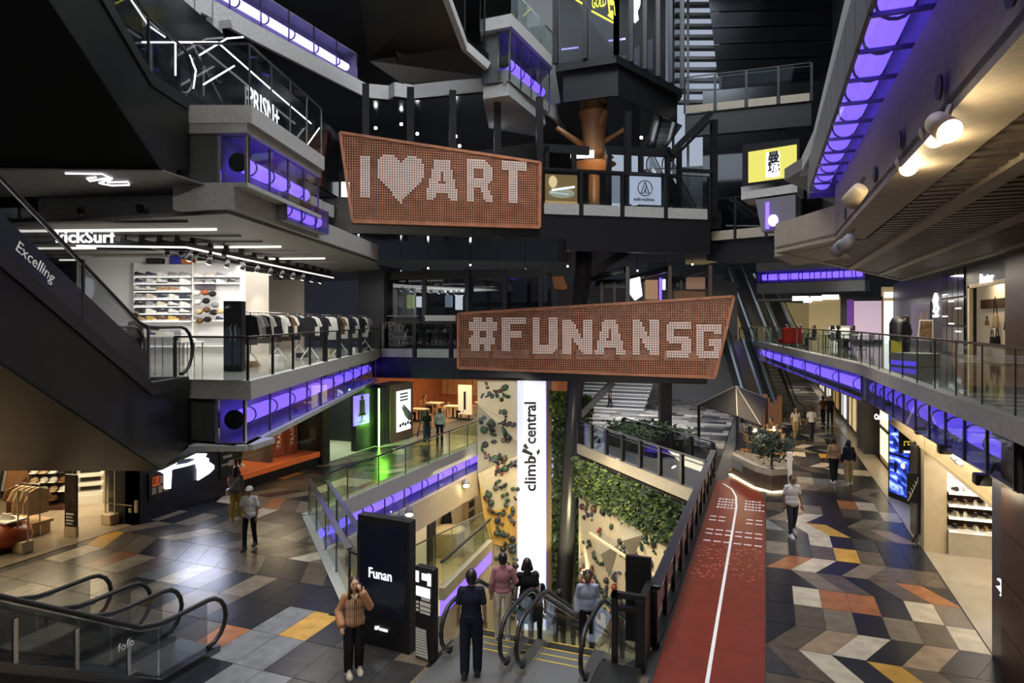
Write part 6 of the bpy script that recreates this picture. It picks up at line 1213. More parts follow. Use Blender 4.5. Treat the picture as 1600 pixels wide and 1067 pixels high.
for k in range(5): MB().sbox(pa, pb, .02 + .05 * k, .3, .3 + k * .29, .39 + k * .29).build('shelf', WHITEP, t); MB().sbox(pa + d * .1, pb - d * .1, .28, .3, .42 + k * .29, .56 + k * .29).build('slot', BLACK, t)
for i in range(3):
    p = v2(P(163 + i * 3, 792, 0)); garment('brown hanging jacket at the end of the white rack, %s' % ('left', 'middle', 'right')[i], (p.x, p.y, 2.3), .5, 'brown', 'coat', 'jackets beside the white rack', 1.1)
t = thing('garment_stand', 'low stand of beige shirts on hangers in the warm-lit shop', 'clothes rack'); p0 = P(38, 835, 0)
MB().tube([(p0.x - .4, p0.y, 1.45), (p0.x + .5, p0.y + .1, 1.45)], .02, 6).tube([(p0.x - .4, p0.y, 0), (p0.x - .4, p0.y, 1.45)], .02, 6).tube([(p0.x + .5, p0.y + .1, 0), (p0.x + .5, p0.y + .1, 1.45)], .02, 6).build('rail', STEEL, t)
for i in range(5): garment('%s shirt on the low stand, %s from the left' % (('brown', 'beige', 'beige', 'beige', 'beige')[i], ORD[i]), (p0.x - .32 + i * .2, p0.y + .02 * i, 1.42), 1.2 + i * .05, ('brown', 'beige', 'beige', 'beige', 'beige')[i], 'shirt', 'shirts on the low stand')
for i in range(6):
    p = v2(P(2 + i * 5, 815, 0)); garment('dark jacket on the rail at the left edge, %s' % ORD[i], (p.x, p.y, 1.75), 1.3, ('brown', 'black', 'brown', 'black', 'grey', 'brown')[i], 'coat', 'jackets at the left picture edge')
t = thing('display_bench', 'rounded orange red display bench at the left edge', 'bench'); p = P(14, 858, 0); REDP = mat('orange red lacquer', (.32, .06, .02), .3)
MB().ell((p.x - .3, p.y, .38), (.9, .6, .4), 18, 10).build('seat', REDP, t, True); MB().box(p.x - .9, p.y - .4, .0, p.x + .3, p.y + .4, .12).build('base', BLACK, t); MB().box(p.x - .6, p.y - .25, .74, p.x + .3, p.y + .3, .8).build('tray', WHITEP, t, False, .02)
shoe('cream trainer on the orange red bench', (p.x - .05, p.y, .8), .4, 'cream', 'white', s=1.2)
t = thing('display_bench', 'timber low table behind the orange bench', 'table'); p = P(45, 832, 0); MB().box(p.x - .6, p.y - .3, .32, p.x + .6, p.y + .3, .4).build('table_top', OAK, t)
for sx in (-.5, .5): MB().box(p.x + sx - .04, p.y - .25, 0, p.x + sx + .04, p.y + .25, .32).build('leg', OAK, t)
bn = thing('banner_stand', 'narrow black banner stand with small white text at the shop entrance', 'banner'); pa, pb = v2(P(100, 838, 0)), v2(P(118, 840, 0)); d = (pb - pa).normalized(); n = Vector((-d.y, d.x))
MB().sbox(pa, pb, 0, .1, 0, .28).build('foot', CREAM, bn); MB().sbox(pa, pb, .02, .08, .28, 1.75).build('panel', mat('banner print', (.03, .02, .015), .4, noise=.8, scale=5), bn)
for k in range(4): MB().sbox(pa.lerp(pb, .15), pa.lerp(pb, .8 - .1 * (k % 2)), .005, .02, .62 - k * .09, .66 - k * .09).build('text_line', WHITEP, bn)
for i, (x, y, h) in enumerate(((36, 862, 1.6), (172, 818, 1.65))):
    t = thing('security_gate', ('clear security gate with a beige base by the orange bench', 'clear security gate with a beige base by the dark door')[i], 'security gate'); p = P(x, y, 0); MB().box(p.x - .2, p.y - .15, 0, p.x + .2, p.y + .15, .3).build('base', CREAM, t, False, .02); MB().box(p.x - .2, p.y - .015, .3, p.x + .2, p.y + .015, h).build('glass_pane', GLASS, t)
    MB().bar((p.x - .2, p.y, .3), (p.x - .2, p.y, h), .03).bar((p.x + .2, p.y, .3), (p.x + .2, p.y, h), .03).bar((p.x - .2, p.y, h), (p.x + .2, p.y, h), .03).build('frame', CREAM, t)
t = thing('door_handle_set', 'long steel push bar and orange plates on the dark shop door', 'door fitting'); a, b = V(165, 785, 14.2), V(206, 790, 14.2); MB().bar(a, b, .04).build('push_bar', STEEL, t); a = V(212, 793, 14.2); MB().box(a.x - .05, 14.19, a.z - .15, a.x + .05, 14.24, a.z + .2).build('plate', CREAM, t); MB().box(a.x - .28, 14.19, a.z - .18, a.x - .2, 14.24, a.z - .05).build('plate', CREAM, t)
# window display right of the emblem
struct('wall_display', 'black frame and back wall of the orange window display', MB().box(-20.6, 18.0, 0, -20.4, 24, 2.86).box(-20.5, 23.0, 0, -17.4, 23.5, 2.86).box(uW - .3, 18, 0, uW, 23, .35), mat('window frame black', (.015, .013, .012), .4))
wd = thing('window_display', 'orange red floored window display with dark boxes', 'shop window'); MB().box(-20.4, 17.95, .35, uW, 23, .55).build('floor_panel', mat('orange red floor', (.42, .09, .025), .35), wd); MB().box(uW - .02, 18.0, .55, uW, 23, 2.8).build('glass_pane', GLASS, wd); MB().box(uW - .05, 17.92, .35, uW + .02, 23, .56).build('edge_strip', mat('orange edge', (.6, .13, .03), .4, emit=.25), wd)
light('AREA', (-18.8, 20.5, 2.75), 110, WARM, 1.2, 4, aim=(-18.9, 20.5, 0))
ps = thing('wall_poster', 'black graphic panel with white blocks at the end of the emblem wall', 'poster'); a, b = q(343, 762), q(364, 715); MB().box(uW, a.y, .6, uW + .04, b.y, 2.3).build('panel', BLACK, ps)
for k, (f0, f1, z0, z1) in enumerate(((.1, .9, 1.95, 2.15), (.5, .95, 1.7, 1.9), (.05, .4, 1.55, 1.75), (.2, .85, 1.3, 1.4), (.1, .6, 1.05, 1.12), (.6, .95, 1.0, 1.2))): MB().box(uW + .04, a.y + (b.y - a.y) * f0, z0, uW + .05, a.y + (b.y - a.y) * f1, z1).build('white_block', WHITEP, ps)
for i, v in enumerate((21.6, 22.4)):
    t = thing('display_box', ('tall orange display box with vertical white letters, nearer one', 'tall orange display box with vertical white letters, farther one')[i], 'display'); MB().box(-18.9, v - .25, .55, -18.4, v + .25, 2.0 + .2 * i).build('box_body', REDP, t, False, .02); text('lettering', 'TRAIN', (-18.39, v + .0, .9), (0, 0, 1), (0, -1, 0), .3, WHITEP, t, .01)
for i, v in enumerate((18.7, 19.5)):
    t = thing('mannequin', ('mannequin legs in dark trousers, left in the window display', 'mannequin in shorts, right in the window display')[i], 'mannequin'); m = MB()
    for sx in (-.1, .1): m.caps((-18.6, v + sx, .65), (-18.6, v + sx, 1.05), .06, .08).caps((-18.6, v + sx, 1.05), (-18.6, v + sx * .9, 1.5), .09, .1)
    m.caps((-18.6, v, 1.55), (-18.6, v, 2.15), .15, .2, flat=.6).ell((-18.6, v, 2.42), (.09, .09, .12)); m.build('body', (BROWN, GAR['black'])[i], t, True)
    shoe('white trainer at the feet of the %s mannequin' % ('left', 'right')[i], (-18.55, v + .1, .55), 0, 'white', 'white', s=1.1)
# game store
struct('wall_game', 'black walls of the game store with a pale floor', MB().box(-22.2, 23.5, 0, -22, 28.2, 2.86).box(-22, 27.9, 0, -17.4, 28.2, 2.86), BLACK)
tag(MB().prism([(-22, 23.5), (-17.56, 23.5), (-17.56, 27.9), (-22, 27.9)], 0, .008).build('floor_game', mat('pale green floor', (.5, .5, .36), .3)), 'pale floor of the game store washed by green neon', None, None, 'structure')
light('AREA', (-19.8, 25.7, 2.75), 110, (.85, 1, .8), 1.5, 2.5, aim=(-19.8, 25.7, 0))
sh = thing('shelving', 'black shelves with headsets and keyboards in the game store', 'shelving'); q2 = lambda x, y: U(x, y, -21.4); a, b = q2(500, 700), q2(548, 700)
for z in (.5, 1.0, 1.45, 1.9): MB().box(-21.9, 23.7, z, -21.4, 27.6, z + .04).build('shelf', STEELD, sh)
for i in range(5):
    t = thing('headset', '%s headset on the game store shelf, %s from the left' % (('white', 'black', 'white', 'grey', 'white')[i], ORD[i]), 'headset', 'headsets in the game store'); v = 24.0 + i * .75; rg = [(-21.5, v + .17 * math.cos(a), 2.1 + .2 * math.sin(a)) for a in [math.pi * k / 8 for k in range(9)]]
    mt = (WHITEP, BLACK, WHITEP, GREYW, WHITEP)[i]; MB().tube(rg, .03, 6).build('headband', mt, t); 
    for sd in (-1, 1): MB().ell((-21.5, v + .17 * sd, 2.07), (.05, .06, .09)).build('ear_cup', mt, t, True)
for i in range(6): tag(MB().box(-21.75, 23.9 + i * .6, (1.04, 1.49)[i % 2], -21.45, 24.35 + i * .6, (1.04, 1.49)[i % 2] + .14).build('keyboard_box', (WHITEP, GREYW)[i % 2], None, False, .01), '%s boxed keyboard on the game store shelves, %s from the left' % (('white', 'grey')[i % 2], ORD[i]), 'box')
ps = thing('lit_poster', 'violet lit poster of a gaming chair beside the green neon', 'poster'); q3b = lambda x, y: U(x, y, -17.62); a, b = q3b(554, 666), q3b(577, 615); MB().box(-17.7, a.y, a.z, -17.62, b.y, b.z).build('poster_face', mat('violet poster', (.3, .2, .8), .4, emit=.9, ecol=(.28, .2, .95)), ps)
m = MB(); cy, cz = (a.y + b.y) / 2, a.z + .4; m.box(-17.62, cy - .2, cz + .05, -17.6, cy + .2, cz + .75).box(-17.62, cy - .28, cz + .0, -17.6, cy + .28, cz + .12).box(-17.62, cy - .03, cz - .25, -17.6, cy + .03, cz).box(-17.62, cy - .22, cz - .3, -17.6, cy + .22, cz - .24).ell((-17.61, cy, cz + .85), (.01, .12, .12)); m.build('chair_image', BLACK, ps)
struct('wall_game_front', 'black front wall of the game store behind the violet poster', MB().box(-18.0, 25.9, 0, -17.72, 28.2, 2.86), BLACK)
t = thing('neon_tube', 'vertical green neon tube on the black corner of the game store', 'neon light'); p = P(585, 698, 0); MB().tube([(-17.38, 27.3, .02), (-17.38, 27.3, 2.8)], .035, 8).build('tube', mat('green neon', (.5, 1, .4), .4, emit=9, ecol=(.35, 1, .12)), t); light('POINT', (-17.1, 27.3, 1.2), 45, GREEN, .2)
struct('wall_black_pillar', 'black pillar between the game store and the poster pillar', MB().box(-18.5, 27.4, 0, -17.42, 28.3, 2.86), BLACK)
pp = thing('poster_pillar', 'timber pillar with a tall white illustrated poster', 'pillar'); MB().box(-18.6, 28.3, 0, -17.35, 30.5, 2.86).build('pillar_body', mat('bronze panel', (.16, .1, .045), .45), pp); a, b = U(620, 683, -17.33), U(641, 605, -17.33); MB().box(-17.35, a.y, .45, -17.3, b.y, 2.5).build('poster_face', WHITEL, pp)
for k in range(3): MB().box(-17.3, a.y + .25, 2.3 - k * .16, -17.29, b.y - .3, 2.38 - k * .16).build('text_line', GREYW, pp)
MB().tube([(-17.29, a.y + .5, 1.7), (-17.29, a.y + .9, 1.3), (-17.29, a.y + 1.2, .95)], [.12, .22, .1], 8).build('boot_image', GREYW, pp); 
for k in range(5): MB().ell((-17.295, a.y + .3 + k * .25, .75 + .05 * (k % 2)), (.02, .11, .09), 8, 6).build('food_image', BLACK, pp)
# timber cafe beyond
struct('wall_cafe', 'timber panelled back wall of the cafe beyond the poster pillar', MB().box(-30, 44, 0, -12.7, 44.3, 3.4).box(-23, 30, 0, -22.8, 44, 3.2), mat('red timber', (.30, .09, .03), .45, noise=.3, scale=2, stretch=(5, 5, .5)))
wc = thing('wall_cafe_panel', 'row of upright timber boards on the cafe back wall', None, kind='structure')
for i in range(18): MB().box(-22.5 + i * .5, 43.9, .6, -22.05 + i * .5, 44, 3.1).build('plank', WOOD, wc)
light('AREA', (-18.5, 38, 3.0), 420, (1, .72, .4), 5, 8, aim=(-18.5, 38, 0))
for i, (u, v) in enumerate(((-19.5, 35), (-18.2, 37), (-20, 38), (-17.2, 39.5))):
    t = thing('cafe_table', 'square cafe table of the timber cafe, %s from the near side' % ORD[i], 'table', 'tables of the timber cafe'); MB().box(u - .5, v - .4, .72, u + .5, v + .4, .77).build('table_top', CREAM, t); MB().box(u - .04, v - .04, 0, u + .04, v + .04, .72).box(u - .25, v - .25, 0, u + .25, v + .25, .03).build('pedestal', BLACK, t)
    for k, (dx, a) in enumerate(((-.75, math.pi / 2), (.75, -math.pi / 2))): chair('dark timber chair, %s side of the %s table in the timber cafe' % (('left', 'right')[k], ORD[i]), (u + dx, v, 0), a, WOOD, 'chairs of the timber cafe')
for i in range(3):
    t = thing('wall_picture', 'framed picture on the timber cafe wall, %s from the left' % ORD[i], 'picture', 'pictures on the timber cafe wall'); x = -19.5 + i * 1.9; MB().box(x, 43.82, 1.9, x + 1.0, 43.88, 2.8).build('frame', BLACK, t); MB().box(x + .1, 43.8, 2.0, x + .9, 43.83, 2.7).build('image', CREAM, t)
t = thing('folding_sign', 'dark folding stand in front of the timber cafe', 'sign stand'); p = P(660, 683, 0); MB().bar((p.x - .3, p.y, 0), (p.x - .1, p.y + .2, 1.4), .05).bar((p.x + .3, p.y, 0), (p.x + .1, p.y + .2, 1.4), .05).bar((p.x - .25, p.y, .3), (p.x + .25, p.y, .3), .04).bar((p.x - .2, p.y + .08, .7), (p.x + .2, p.y + .08, .7), .04).build('ladder_frame', BLACK, t); MB().box(p.x - .2, p.y + .15, .8, p.x + .2, p.y + .2, 1.4).build('board', BROWN, t)
t = thing('menu_stand', 'pale lit menu board standing in the timber cafe', 'sign stand'); p = P(726, 655, 0); MB().box(p.x - .45, p.y, .3, p.x + .45, p.y + .1, 2.1).build('board', mat('lit menu', (.8, .7, .5), .5, emit=.35, ecol=(1, .85, .55)), t); MB().box(p.x - .06, p.y - .02, .6, p.x + .08, p.y, 1.7).build('figure_print', BLACK, t); MB().box(p.x - .45, p.y - .2, 0, p.x + .45, p.y + .3, .06).box(p.x - .3, p.y + .02, .05, p.x - .25, p.y + .08, .3).box(p.x + .25, p.y + .02, .05, p.x + .3, p.y + .08, .3).build('base', BLACK, t)
# ================================================================== cafe with black canopy and planter
cp = thing('canopy', 'charcoal pitched canopy on posts over the outdoor cafe', 'canopy'); ZT = 2.35; c4 = [P(1093, 632, ZT), P(1158, 655, ZT), P(1200, 658, ZT), P(1165, 612, ZT)]
ap = D(1150, 603, 33.0); base4 = [D(1092, 632, 33.6), D(1152, 650, 30.6), D(1188, 664, 31.0), D(1198, 622, 34.6)]
CAN = cloth('charcoal canvas', (.035, .035, .037)); m = MB()
for i in range(4): a, b = base4[i], base4[(i + 1) % 4]; m.extr([a, b, ap], (0, 0, -.04))
m.build('roof_panels', CAN, cp)
for i in range(4): MB().bar(base4[i], ap, .05).build('ridge', GREYW, cp); MB().box(base4[i].x - .07, base4[i].y - .07, 0, base4[i].x + .07, base4[i].y + .07, base4[i].z).build('post', BLACK, cp)
track_spot('bright lamp hanging under the charcoal canopy', D(1150, 632, 32), D(1150, 700, 31.5), 120, WARM, BULB, .1, .15, 100, 'canopy lamp')
pl = thing('curved_planter', 'curved pale planter wall with an added glow strip at its foot beside the red track', 'planter'); arcp = [P(1143, 742, 0), P(1160, 752, 0), P(1180, 763, 0), P(1206, 770, 0), P(1231, 768, 0)]
for a, b in zip(arcp, arcp[1:]): MB().sbox(a, b, 0, .25, .08, .82).build('wall_panel', CONCW, pl); MB().sbox(a, b, -.12, .25, .01, .06).build('added_glow_strip', mat('added foot glow', (1, .85, .6), .5, emit=1.3, ecol=(1, .8, .45)) if 'added foot glow' not in MATS else MATS['added foot glow'], pl)  # glowing strip added to light the planter wall
MB().sbox(arcp[0], arcp[1], -.02, 0, .35, .7).build('slotted_grille', GREYW, pl)
MB().prism([v2(p) for p in arcp] + [v2(P(1231, 745, 0)), v2(P(1150, 725, 0))], .0, .6).build('soil', BROWN, pl)
sb = thing('shrub', 'leafy dark shrub growing in the curved planter', 'shrub'); bc = P(1205, 752, 0)
foliage(sb, lambda r: ((bc.x + r.gauss(0, .36), bc.y + r.gauss(0, .34), 1.4 + r.gauss(0, .3)), (0, -.4, .7)), 900, .13, [LEAF[0], LEAF[0], LEAF[1]], 12); MB().tube([(bc.x, bc.y, .5), (bc.x + .05, bc.y, 1.1), (bc.x - .1, bc.y, 1.6)], [.05, .04, .02], 6).tube([(bc.x + .05, bc.y, 1.0), (bc.x + .3, bc.y, 1.6)], [.03, .015], 6).build('stem', BROWN, sb)
tag(MB().box(P(1232, 765, 0).x - .05, P(1232, 765, 0).y - .1, 0, P(1232, 765, 0).x + .12, P(1232, 765, 0).y + .1, 1.35).build('end_panel', WHITEP, None, False, .01), 'white upright end panel of the planter', 'panel')
for i, (x, y, a) in enumerate(((1190, 712, .5), (1172, 705, 2.2), (1215, 705, -.8), (1160, 690, 1.4), (1205, 690, .2), (1185, 690, -2))): chair('tan cafe chair at the outdoor cafe, %s' % ('nearest', 'left of the nearest', 'right of the nearest', 'far left', 'far right', 'middle of the back row')[i], P(x, y, 0), a, OAK, 'chairs of the outdoor cafe')
for i, (x, y) in enumerate(((1180, 700), (1210, 696))):
    t = thing('cafe_table', ('left', 'right')[i] + ' round table of the outdoor cafe', 'table', None, P(x, y, 0)); MB().lathe([(.36, .72), (.38, .75), (.2, .76)], (0, 0, 0), 14).build('table_top', OAK, t); MB().lathe([(.2, 0), (.2, .03), (.03, .05), (.03, .72)], (0, 0, 0), 10).build('pedestal', BLACK, t); tag(MB().lathe([(.05, .76), (.06, .9), (.04, .92)], P(x, y, 0), 10).build('table_lamp', BULB, None, True), 'small glowing lamp on the %s outdoor cafe table' % ('left', 'right')[i], 'lamp')
sc_ = thing('timber_screen', 'tan timber screen behind the outdoor cafe', 'screen'); a, b = P(1188, 668, 0), P(1222, 672, 0)
for i in range(9): MB().sbox(v2(a).lerp(v2(b), i / 9), v2(a).lerp(v2(b), (i + .85) / 9), 0, .06, 0, 1.7 + .25 * math.sin(i)).build('plank', WOOD, sc_)
light('AREA', (*v2(P(1195, 705, 0)), 3.0), 140, (1, .75, .42), 3, 3, aim=P(1195, 704, 0))
# ================================================================== upper left display shop
LG = thing('shop_sign', 'white capital lettering of the upper left display shop', 'sign'); w0, w1 = off(G1, inG, 1.8), off(G2, inG, 1.8)
struct('wall_upper_shop', 'glossy black shop front of the upper left display shop', MB().sbox(off(w0, nG, -3), off(w1, nG, 7), 0.05, .2, L4, 14.2), mat('black glass front', (.008, .009, .012), .12))
p = L(387, 166, w0, w1); text('lettering', 'PRISM+', p, (*nG, 0), (0, 0, 1), .95, SIGNW, LG, .004, fit=L(434, 166, w0, w1))
t = thing('light_lines', 'angled white light lines inside the upper left display shop', 'light line'); lp = lambda x, y, o: L(x, y, off(G1, inG, o), off(G2, inG, o))
for pts in ([(222, 66), (340, 66), (432, 147), (486, 193)], [(318, 132), (366, 103)], [(312, 86), (355, 60), (380, 58)], [(302, 138), (306, 110), (296, 86)], [(479, 228), (499, 200)], [(274, 66), (274, 118)], [(205, 0), (232, 40), (258, 58)]): MB().tube([lp(x, y, 1.55) for x, y in pts], .022, 6).build('light_line', SIGNW, t)
railing('gallery_railing', 'clear glass railing of the upper left gallery with steel posts', [off(G0, nG, .12), off(G1, inG, .1) + nG * .1, off(G2, inG, .1)], L4, 1.55, [1, 4], glass=GLASS, post=STEEL, cap=STEELD, pw=.035, capw=.03)
for i, (x, y) in enumerate(((304, 22), (268, 5), (332, 36))):
    p = D(x, y, 20.5); t = thing('spotlight', 'grey square spotlight under the top left edge, %s' % ('middle', 'left', 'right')[i], 'spotlight', 'square spotlights top left'); MB().box(p.x - .15, p.y - .12, p.z - .2, p.x + .15, p.y + .12, p.z + .15).build('lamp_body', CONC, t, False, .03); MB().bar(p + Vector((0, 0, .1)), (p.x, p.y, 16.45), .03).build('stem', STEEL, t)
for k in range(3): tag(MB().bar(D(200 + k * 10, 40 + k * 14, 19 + k), D(345 + k * 15, 36 - k * 9 + 10, 22 + k), .12, .25).build('ceiling_pipe', GREYW), 'grey pipe under the top left ceiling, %s' % ('lowest', 'middle', 'highest')[k], 'pipe')
# things on the upper left side of the bridge
t = thing('lit_poster', 'pale framed notice left of the upper orange sign', 'poster'); a, b = D(533, 320, 29), D(546, 284, 29); MB().sbox(a, b, 0, .05, a.z, b.z).build('panel', WHITEL, t)
t = thing('bridge_railing', 'short railing with pale panels left of the upper orange sign', 'railing')
for (x0, x1, ya, yb, Y) in ((487, 504, 302, 326, 25), (505, 522, 313, 334, 26.5), (526, 548, 320, 337, 28.6)): a, b = D(x0, yb, Y), D(x1, ya, Y + 1); MB().sbox(a, b, 0, .08, a.z, a.z + .5).build('upstand_panel', CONC, t)
# ================================================================== top right: glass kiosk, gallery, roof
Kl, Kc, Kr = v2(D(868, 100, 33.2)), v2(D(963, 85, 32.0)), v2(D(1066, 140, 36.9)); Kb = [v2(D(1040, 100, 42)), v2(D(880, 100, 41))]
kk = thing('top_kiosk', 'black framed glass kiosk at the top with yellow lettering', 'kiosk')
MB().prism([Kl, Kc, Kr] + Kb, 18.6, 19.0).prism([off(Kl, (.3, .3), 1), off(Kc, (0, .4), 1), off(Kr, (-.3, .2), 1)] + Kb, 17.0, 18.6).build('base', BLACK, kk); MB().prism([Kl, Kc, Kr] + Kb, 16.96, 17.0).build('polished_soffit', MIRR, kk)
for a, b, k in ((Kl, Kc, 2), (Kc, Kr, 5)):
    for i in range(k): MB().sbox(a.lerp(b, i / k), a.lerp(b, (i + 1) / k), .05, .08, 19, 26).build('glass_pane', GLASSD, kk)
    for i in range(k + 1): p = a.lerp(b, i / k); MB().box(p.x - .12, p.y - .12, 19, p.x + .12, p.y + .12, 26).build('frame_post', BLACK, kk)
dK = (Kc - Kl).normalized(); YEL = mat('yellow lettering', (.75, .7, .03), .4, emit=.9, ecol=(.9, .85, .05))
p = L(925, 14, Kl, Kc); text('lettering', 'GOLD', p - Vector((0, .05, 0)), (*dK, 0), (0, 0, 1), .8, YEL, kk, .01, fit=L(947, 14, Kl, Kc))
for x0, y0, x1, y1, w in ((925, 18, 962, 38, .07), (900, 0, 918, 11, .07), (952, 2, 962, 5, .3), (951, 2, 953, 22, .22), (953, 21, 962, 28, .3), (960, 4, 962, 26, .2)): MB().bar(L(x0, y0, Kl, Kc) - Vector((0, .06, 0)), L(x1, y1, Kl, Kc) - Vector((0, .06, 0)), .03, w).build('yellow_stroke', YEL, kk)
for (x0, x1, y) in ((873, 897, 70), (948, 972, 56)):
    a, b = L(x0, y, Kl, Kc + dK), L(x1, y - 3, Kl, Kc + dK)
    for i in range(8): MB().ell(a.lerp(b, i / 7) + Vector((0, .6, 0)), .05, 6, 4).build('indicator_light', TUBEW, kk)
t = thing('lit_poster', 'white torn-edge poster in the top glass kiosk', 'poster'); MB().extr([L(988, -5, Kc, Kr), L(1001, -5, Kc, Kr), L(1000, 8, Kc, Kr), L(996, 18, Kc, Kr), L(998, 30, Kc, Kr), L(992, 36, Kc, Kr), L(987, 30, Kc, Kr)], (.0, .05, 0)).build('poster_face', WHITEL, t)
# gallery with cream band
g0, g1 = v2(D(1070, 168, 37.4)), v2(D(1268, 150, 35.2)); zg = D(1070, 166, 37.4).z
struct('floor_top_bridge', 'black beam of the top right gallery', MB().sbox(g0, g1, .1, .5, zg - 1.7, zg - .42).sbox(g0, g1, .5, 4, zg - .5, zg - .3), BLACK)
railing('bridge_railing', 'black railing with cream upstands on the top right gallery', [g0, g1], zg, 1.6, 4, glass=GLASS, toe=(zg - .42, zg, CONCW), pw=.12, mid=True)
struct('wall_top_panel', 'dark curved metal panels at the top right', MB().sbox(W2(1098, 43), W2(1285, 41), 0, .2, 10, 21), MIRRD)
wp = thing('wall_dark_panels', 'large dark metal wall panels with horizontal joints at the top right', None, kind='structure')
for k in range(9): MB().extr([D(1099 + (k * 0) + (120 - 24 * k) * .0 + max(0, 26 * (k) / 9) * -1 + 22, 118 - k * 25, 42), D(1300, 112 - k * 25, 41), D(1300, 90 - k * 25, 41), D(1121 - 26 * (k + .9) / 9, 95 - k * 25, 42)], (0, .15, 0)).build('metal_panel', MIRRD, wp)
lv = thing('louvre_window', 'slatted daylight louvres beside the top glass kiosk', 'louvres')
for k in range(11): a, b = D(1056, 158 - k * 17, 44), D(1128, 160 - k * 17, 44); MB().sbox(a, b, 0, .5, a.z - .1, a.z + .1).build('louvre_slat', GREYW, lv)
for x in (1052, 1075, 1126): p = D(x, 0, 43.9); MB().box(p.x - .08, p.y - .08, 15, p.x + .08, p.y + .08, 30).build('frame_post', BLACK, lv)
# yellow screen on the right gallery
ys = thing('lit_sign', 'yellow lit screen with black brush characters on a white card', 'sign'); s0, s1 = D(1163, 250, 28.2), D(1249, 250, 26.6)
fs = lambda x, y: L(x, y, s0, s1)
MB().extr([fs(1160, 300), fs(1249, 286), fs(1249, 216), fs(1160, 226)], (0, .4, 0)).build('casing', BLACK, ys); MB().extr([fs(1169.5, 286), fs(1245, 276), fs(1245, 226), fs(1169.5, 238)], (-.02 * SN, -.06, 0)).build('screen', mat('yellow screen', (.6, .55, .12), .4, emit=.5, ecol=(.72, .66, .12)), ys)
MB().extr([fs(1197, 279), fs(1218, 276), fs(1218, 237), fs(1197, 240)], (0, -.09, 0)).build('card', WHITEL, ys)
dS = (v2(s1) - v2(s0)).normalized(); p = fs(1199, 255.5); text('lettering', '曼', p - Vector((0, .12, 0)), (*dS, 0), (0, 0, 1), .52, BLACK, ys, .005, bold=.012); p = fs(1199, 270); text('lettering', '城', p - Vector((0, .12, 0)), (*dS, 0), (0, 0, 1), .52, BLACK, ys, .005, bold=.012)
struct('trim_13', 'pale concrete block under the yellow screen with a violet window', MB().extr([fs(1158, 312), fs(1246, 300), fs(1246, 280), fs(1158, 292)], (.3, 1.6, 0)), CONC)
t = thing('light_trough', 'small glazed violet corner box under the yellow screen', 'light trough'); MB().extr([fs(1190, 362), fs(1243, 358), fs(1243, 304), fs(1180, 312)], (.2, .8, 0)).build('trough', HOUS, t); MB().extr([fs(1196, 358), fs(1202, 358), fs(1202, 316), fs(1196, 317)], (-.0, -.06, 0)).build('light_tube', TUBE, t); MB().ell(fs(1208, 345) + Vector((0, -.1, 0)), (.2, .08, .25), 12, 8).build('lamp_end', TUBEW, t, True)
# small lower walkway between the bridge and the right gallery
k0, k1 = D(1103, 366, 33), D(1250, 366, 30)
struct('floor_link', 'black beam of the short link beside the upper bridge', MB().sbox(k0, k1, .1, 3, k0.z - 1.3, k0.z - .3), BLACK)
railing('bridge_railing', 'glass railing with cream upstands on the short link', [k0, k1], k0.z + .05, 1.6, 3, glass=GLASSD, toe=(k0.z - .35, k0.z + .1, CONCW), pw=.1)
struct('wall_link', 'grey lit wall behind the upper bridge with green plants', MB().sbox(W2(1000, 46), W2(1170, 44), 0, .2, L4, 16.6), mat('grey green wall', (.13, .15, .16), .5)); light('AREA', (*W2(1090, 42), 16.2), 70, COOL, 6, 2, aim=(*W2(1090, 45), 13))
t = thing('planter_box', 'low green planter behind the upper bridge', 'plants'); a, b = W2(1110, 43.5), W2(1165, 43); MB().sbox(a, b, 0, .4, L4, D(1130, 268, 43.5).z).build('box', GREYW, t); foliage(t, lambda r: ((lambda s: (a.x + (b.x - a.x) * s, a.y + (b.y - a.y) * s - .2, D(1130, 268, 43.5).z + r.uniform(0, .2)))(r.random()), (0, -.3, 1)), 300, .2, LEAF[1:], 31)
escalator('escalator', 'pale escalator seen through the upper bridge right of the emblem sign', W2(1078, 37.5), (W2(1040, 42) - W2(1078, 37.5)), L4, 16.0, slope=.8, width=.9, clad=WHITEP, truss=.5, line=False)
# ================================================================== enclosing building
DK = mat('dim plaster', (.075, .075, .08), .7)
struct('wall_shell_left', 'dim outer wall far behind the left shops', MB().box(-40, -8, -6, -39.7, 80, 30), DK)
struct('wall_shell_right', 'dim outer wall behind the right shops', MB().box(17, -8, -6, 17.3, 80, 30), DK)
struct('wall_shell_back', 'dim wall behind the viewpoint', MB().box(-40, -8.3, -6, 17.3, -8, 30), DK)
struct('wall_shell_far', 'dim far wall of the atrium', MB().box(-40, 80, -6, 17.3, 80.3, 20).box(-40, 48, 9.5, -11, 48.3, 30).box(-11, 66, 10.5, 17, 66.3, 17.5), DK)
struct('ceiling_shell', 'dim roof around the daylight opening of the atrium', MB().box(-40, -8, 29.7, -14, 48, 30).box(4, -8, 29.7, 17.3, 48, 30).box(-14, -8, 29.7, 4, 6, 30).box(-14, 36, 29.7, 4, 48, 30), DK)

light('SPOT', (.6, 19.5, 7.8), 520, (1, .86, .62), .12, aim=(-.4, 25.4, .5), spot=26)  # added spot, no fixture, to brighten the curved planter
struct('wall_top_backing', 'dark backing behind the top right metal panels', MB().sbox(W2(1124, 44.5), W2(1520, 42), 0, .2, 12, 34), DK)
struct('wall_kiosk_back', 'dark rear wall of the top glass kiosk', MB().sbox(Kb[1] - Vector((3, 0)), Kb[0], 0, .2, 19, 32), BLACK)
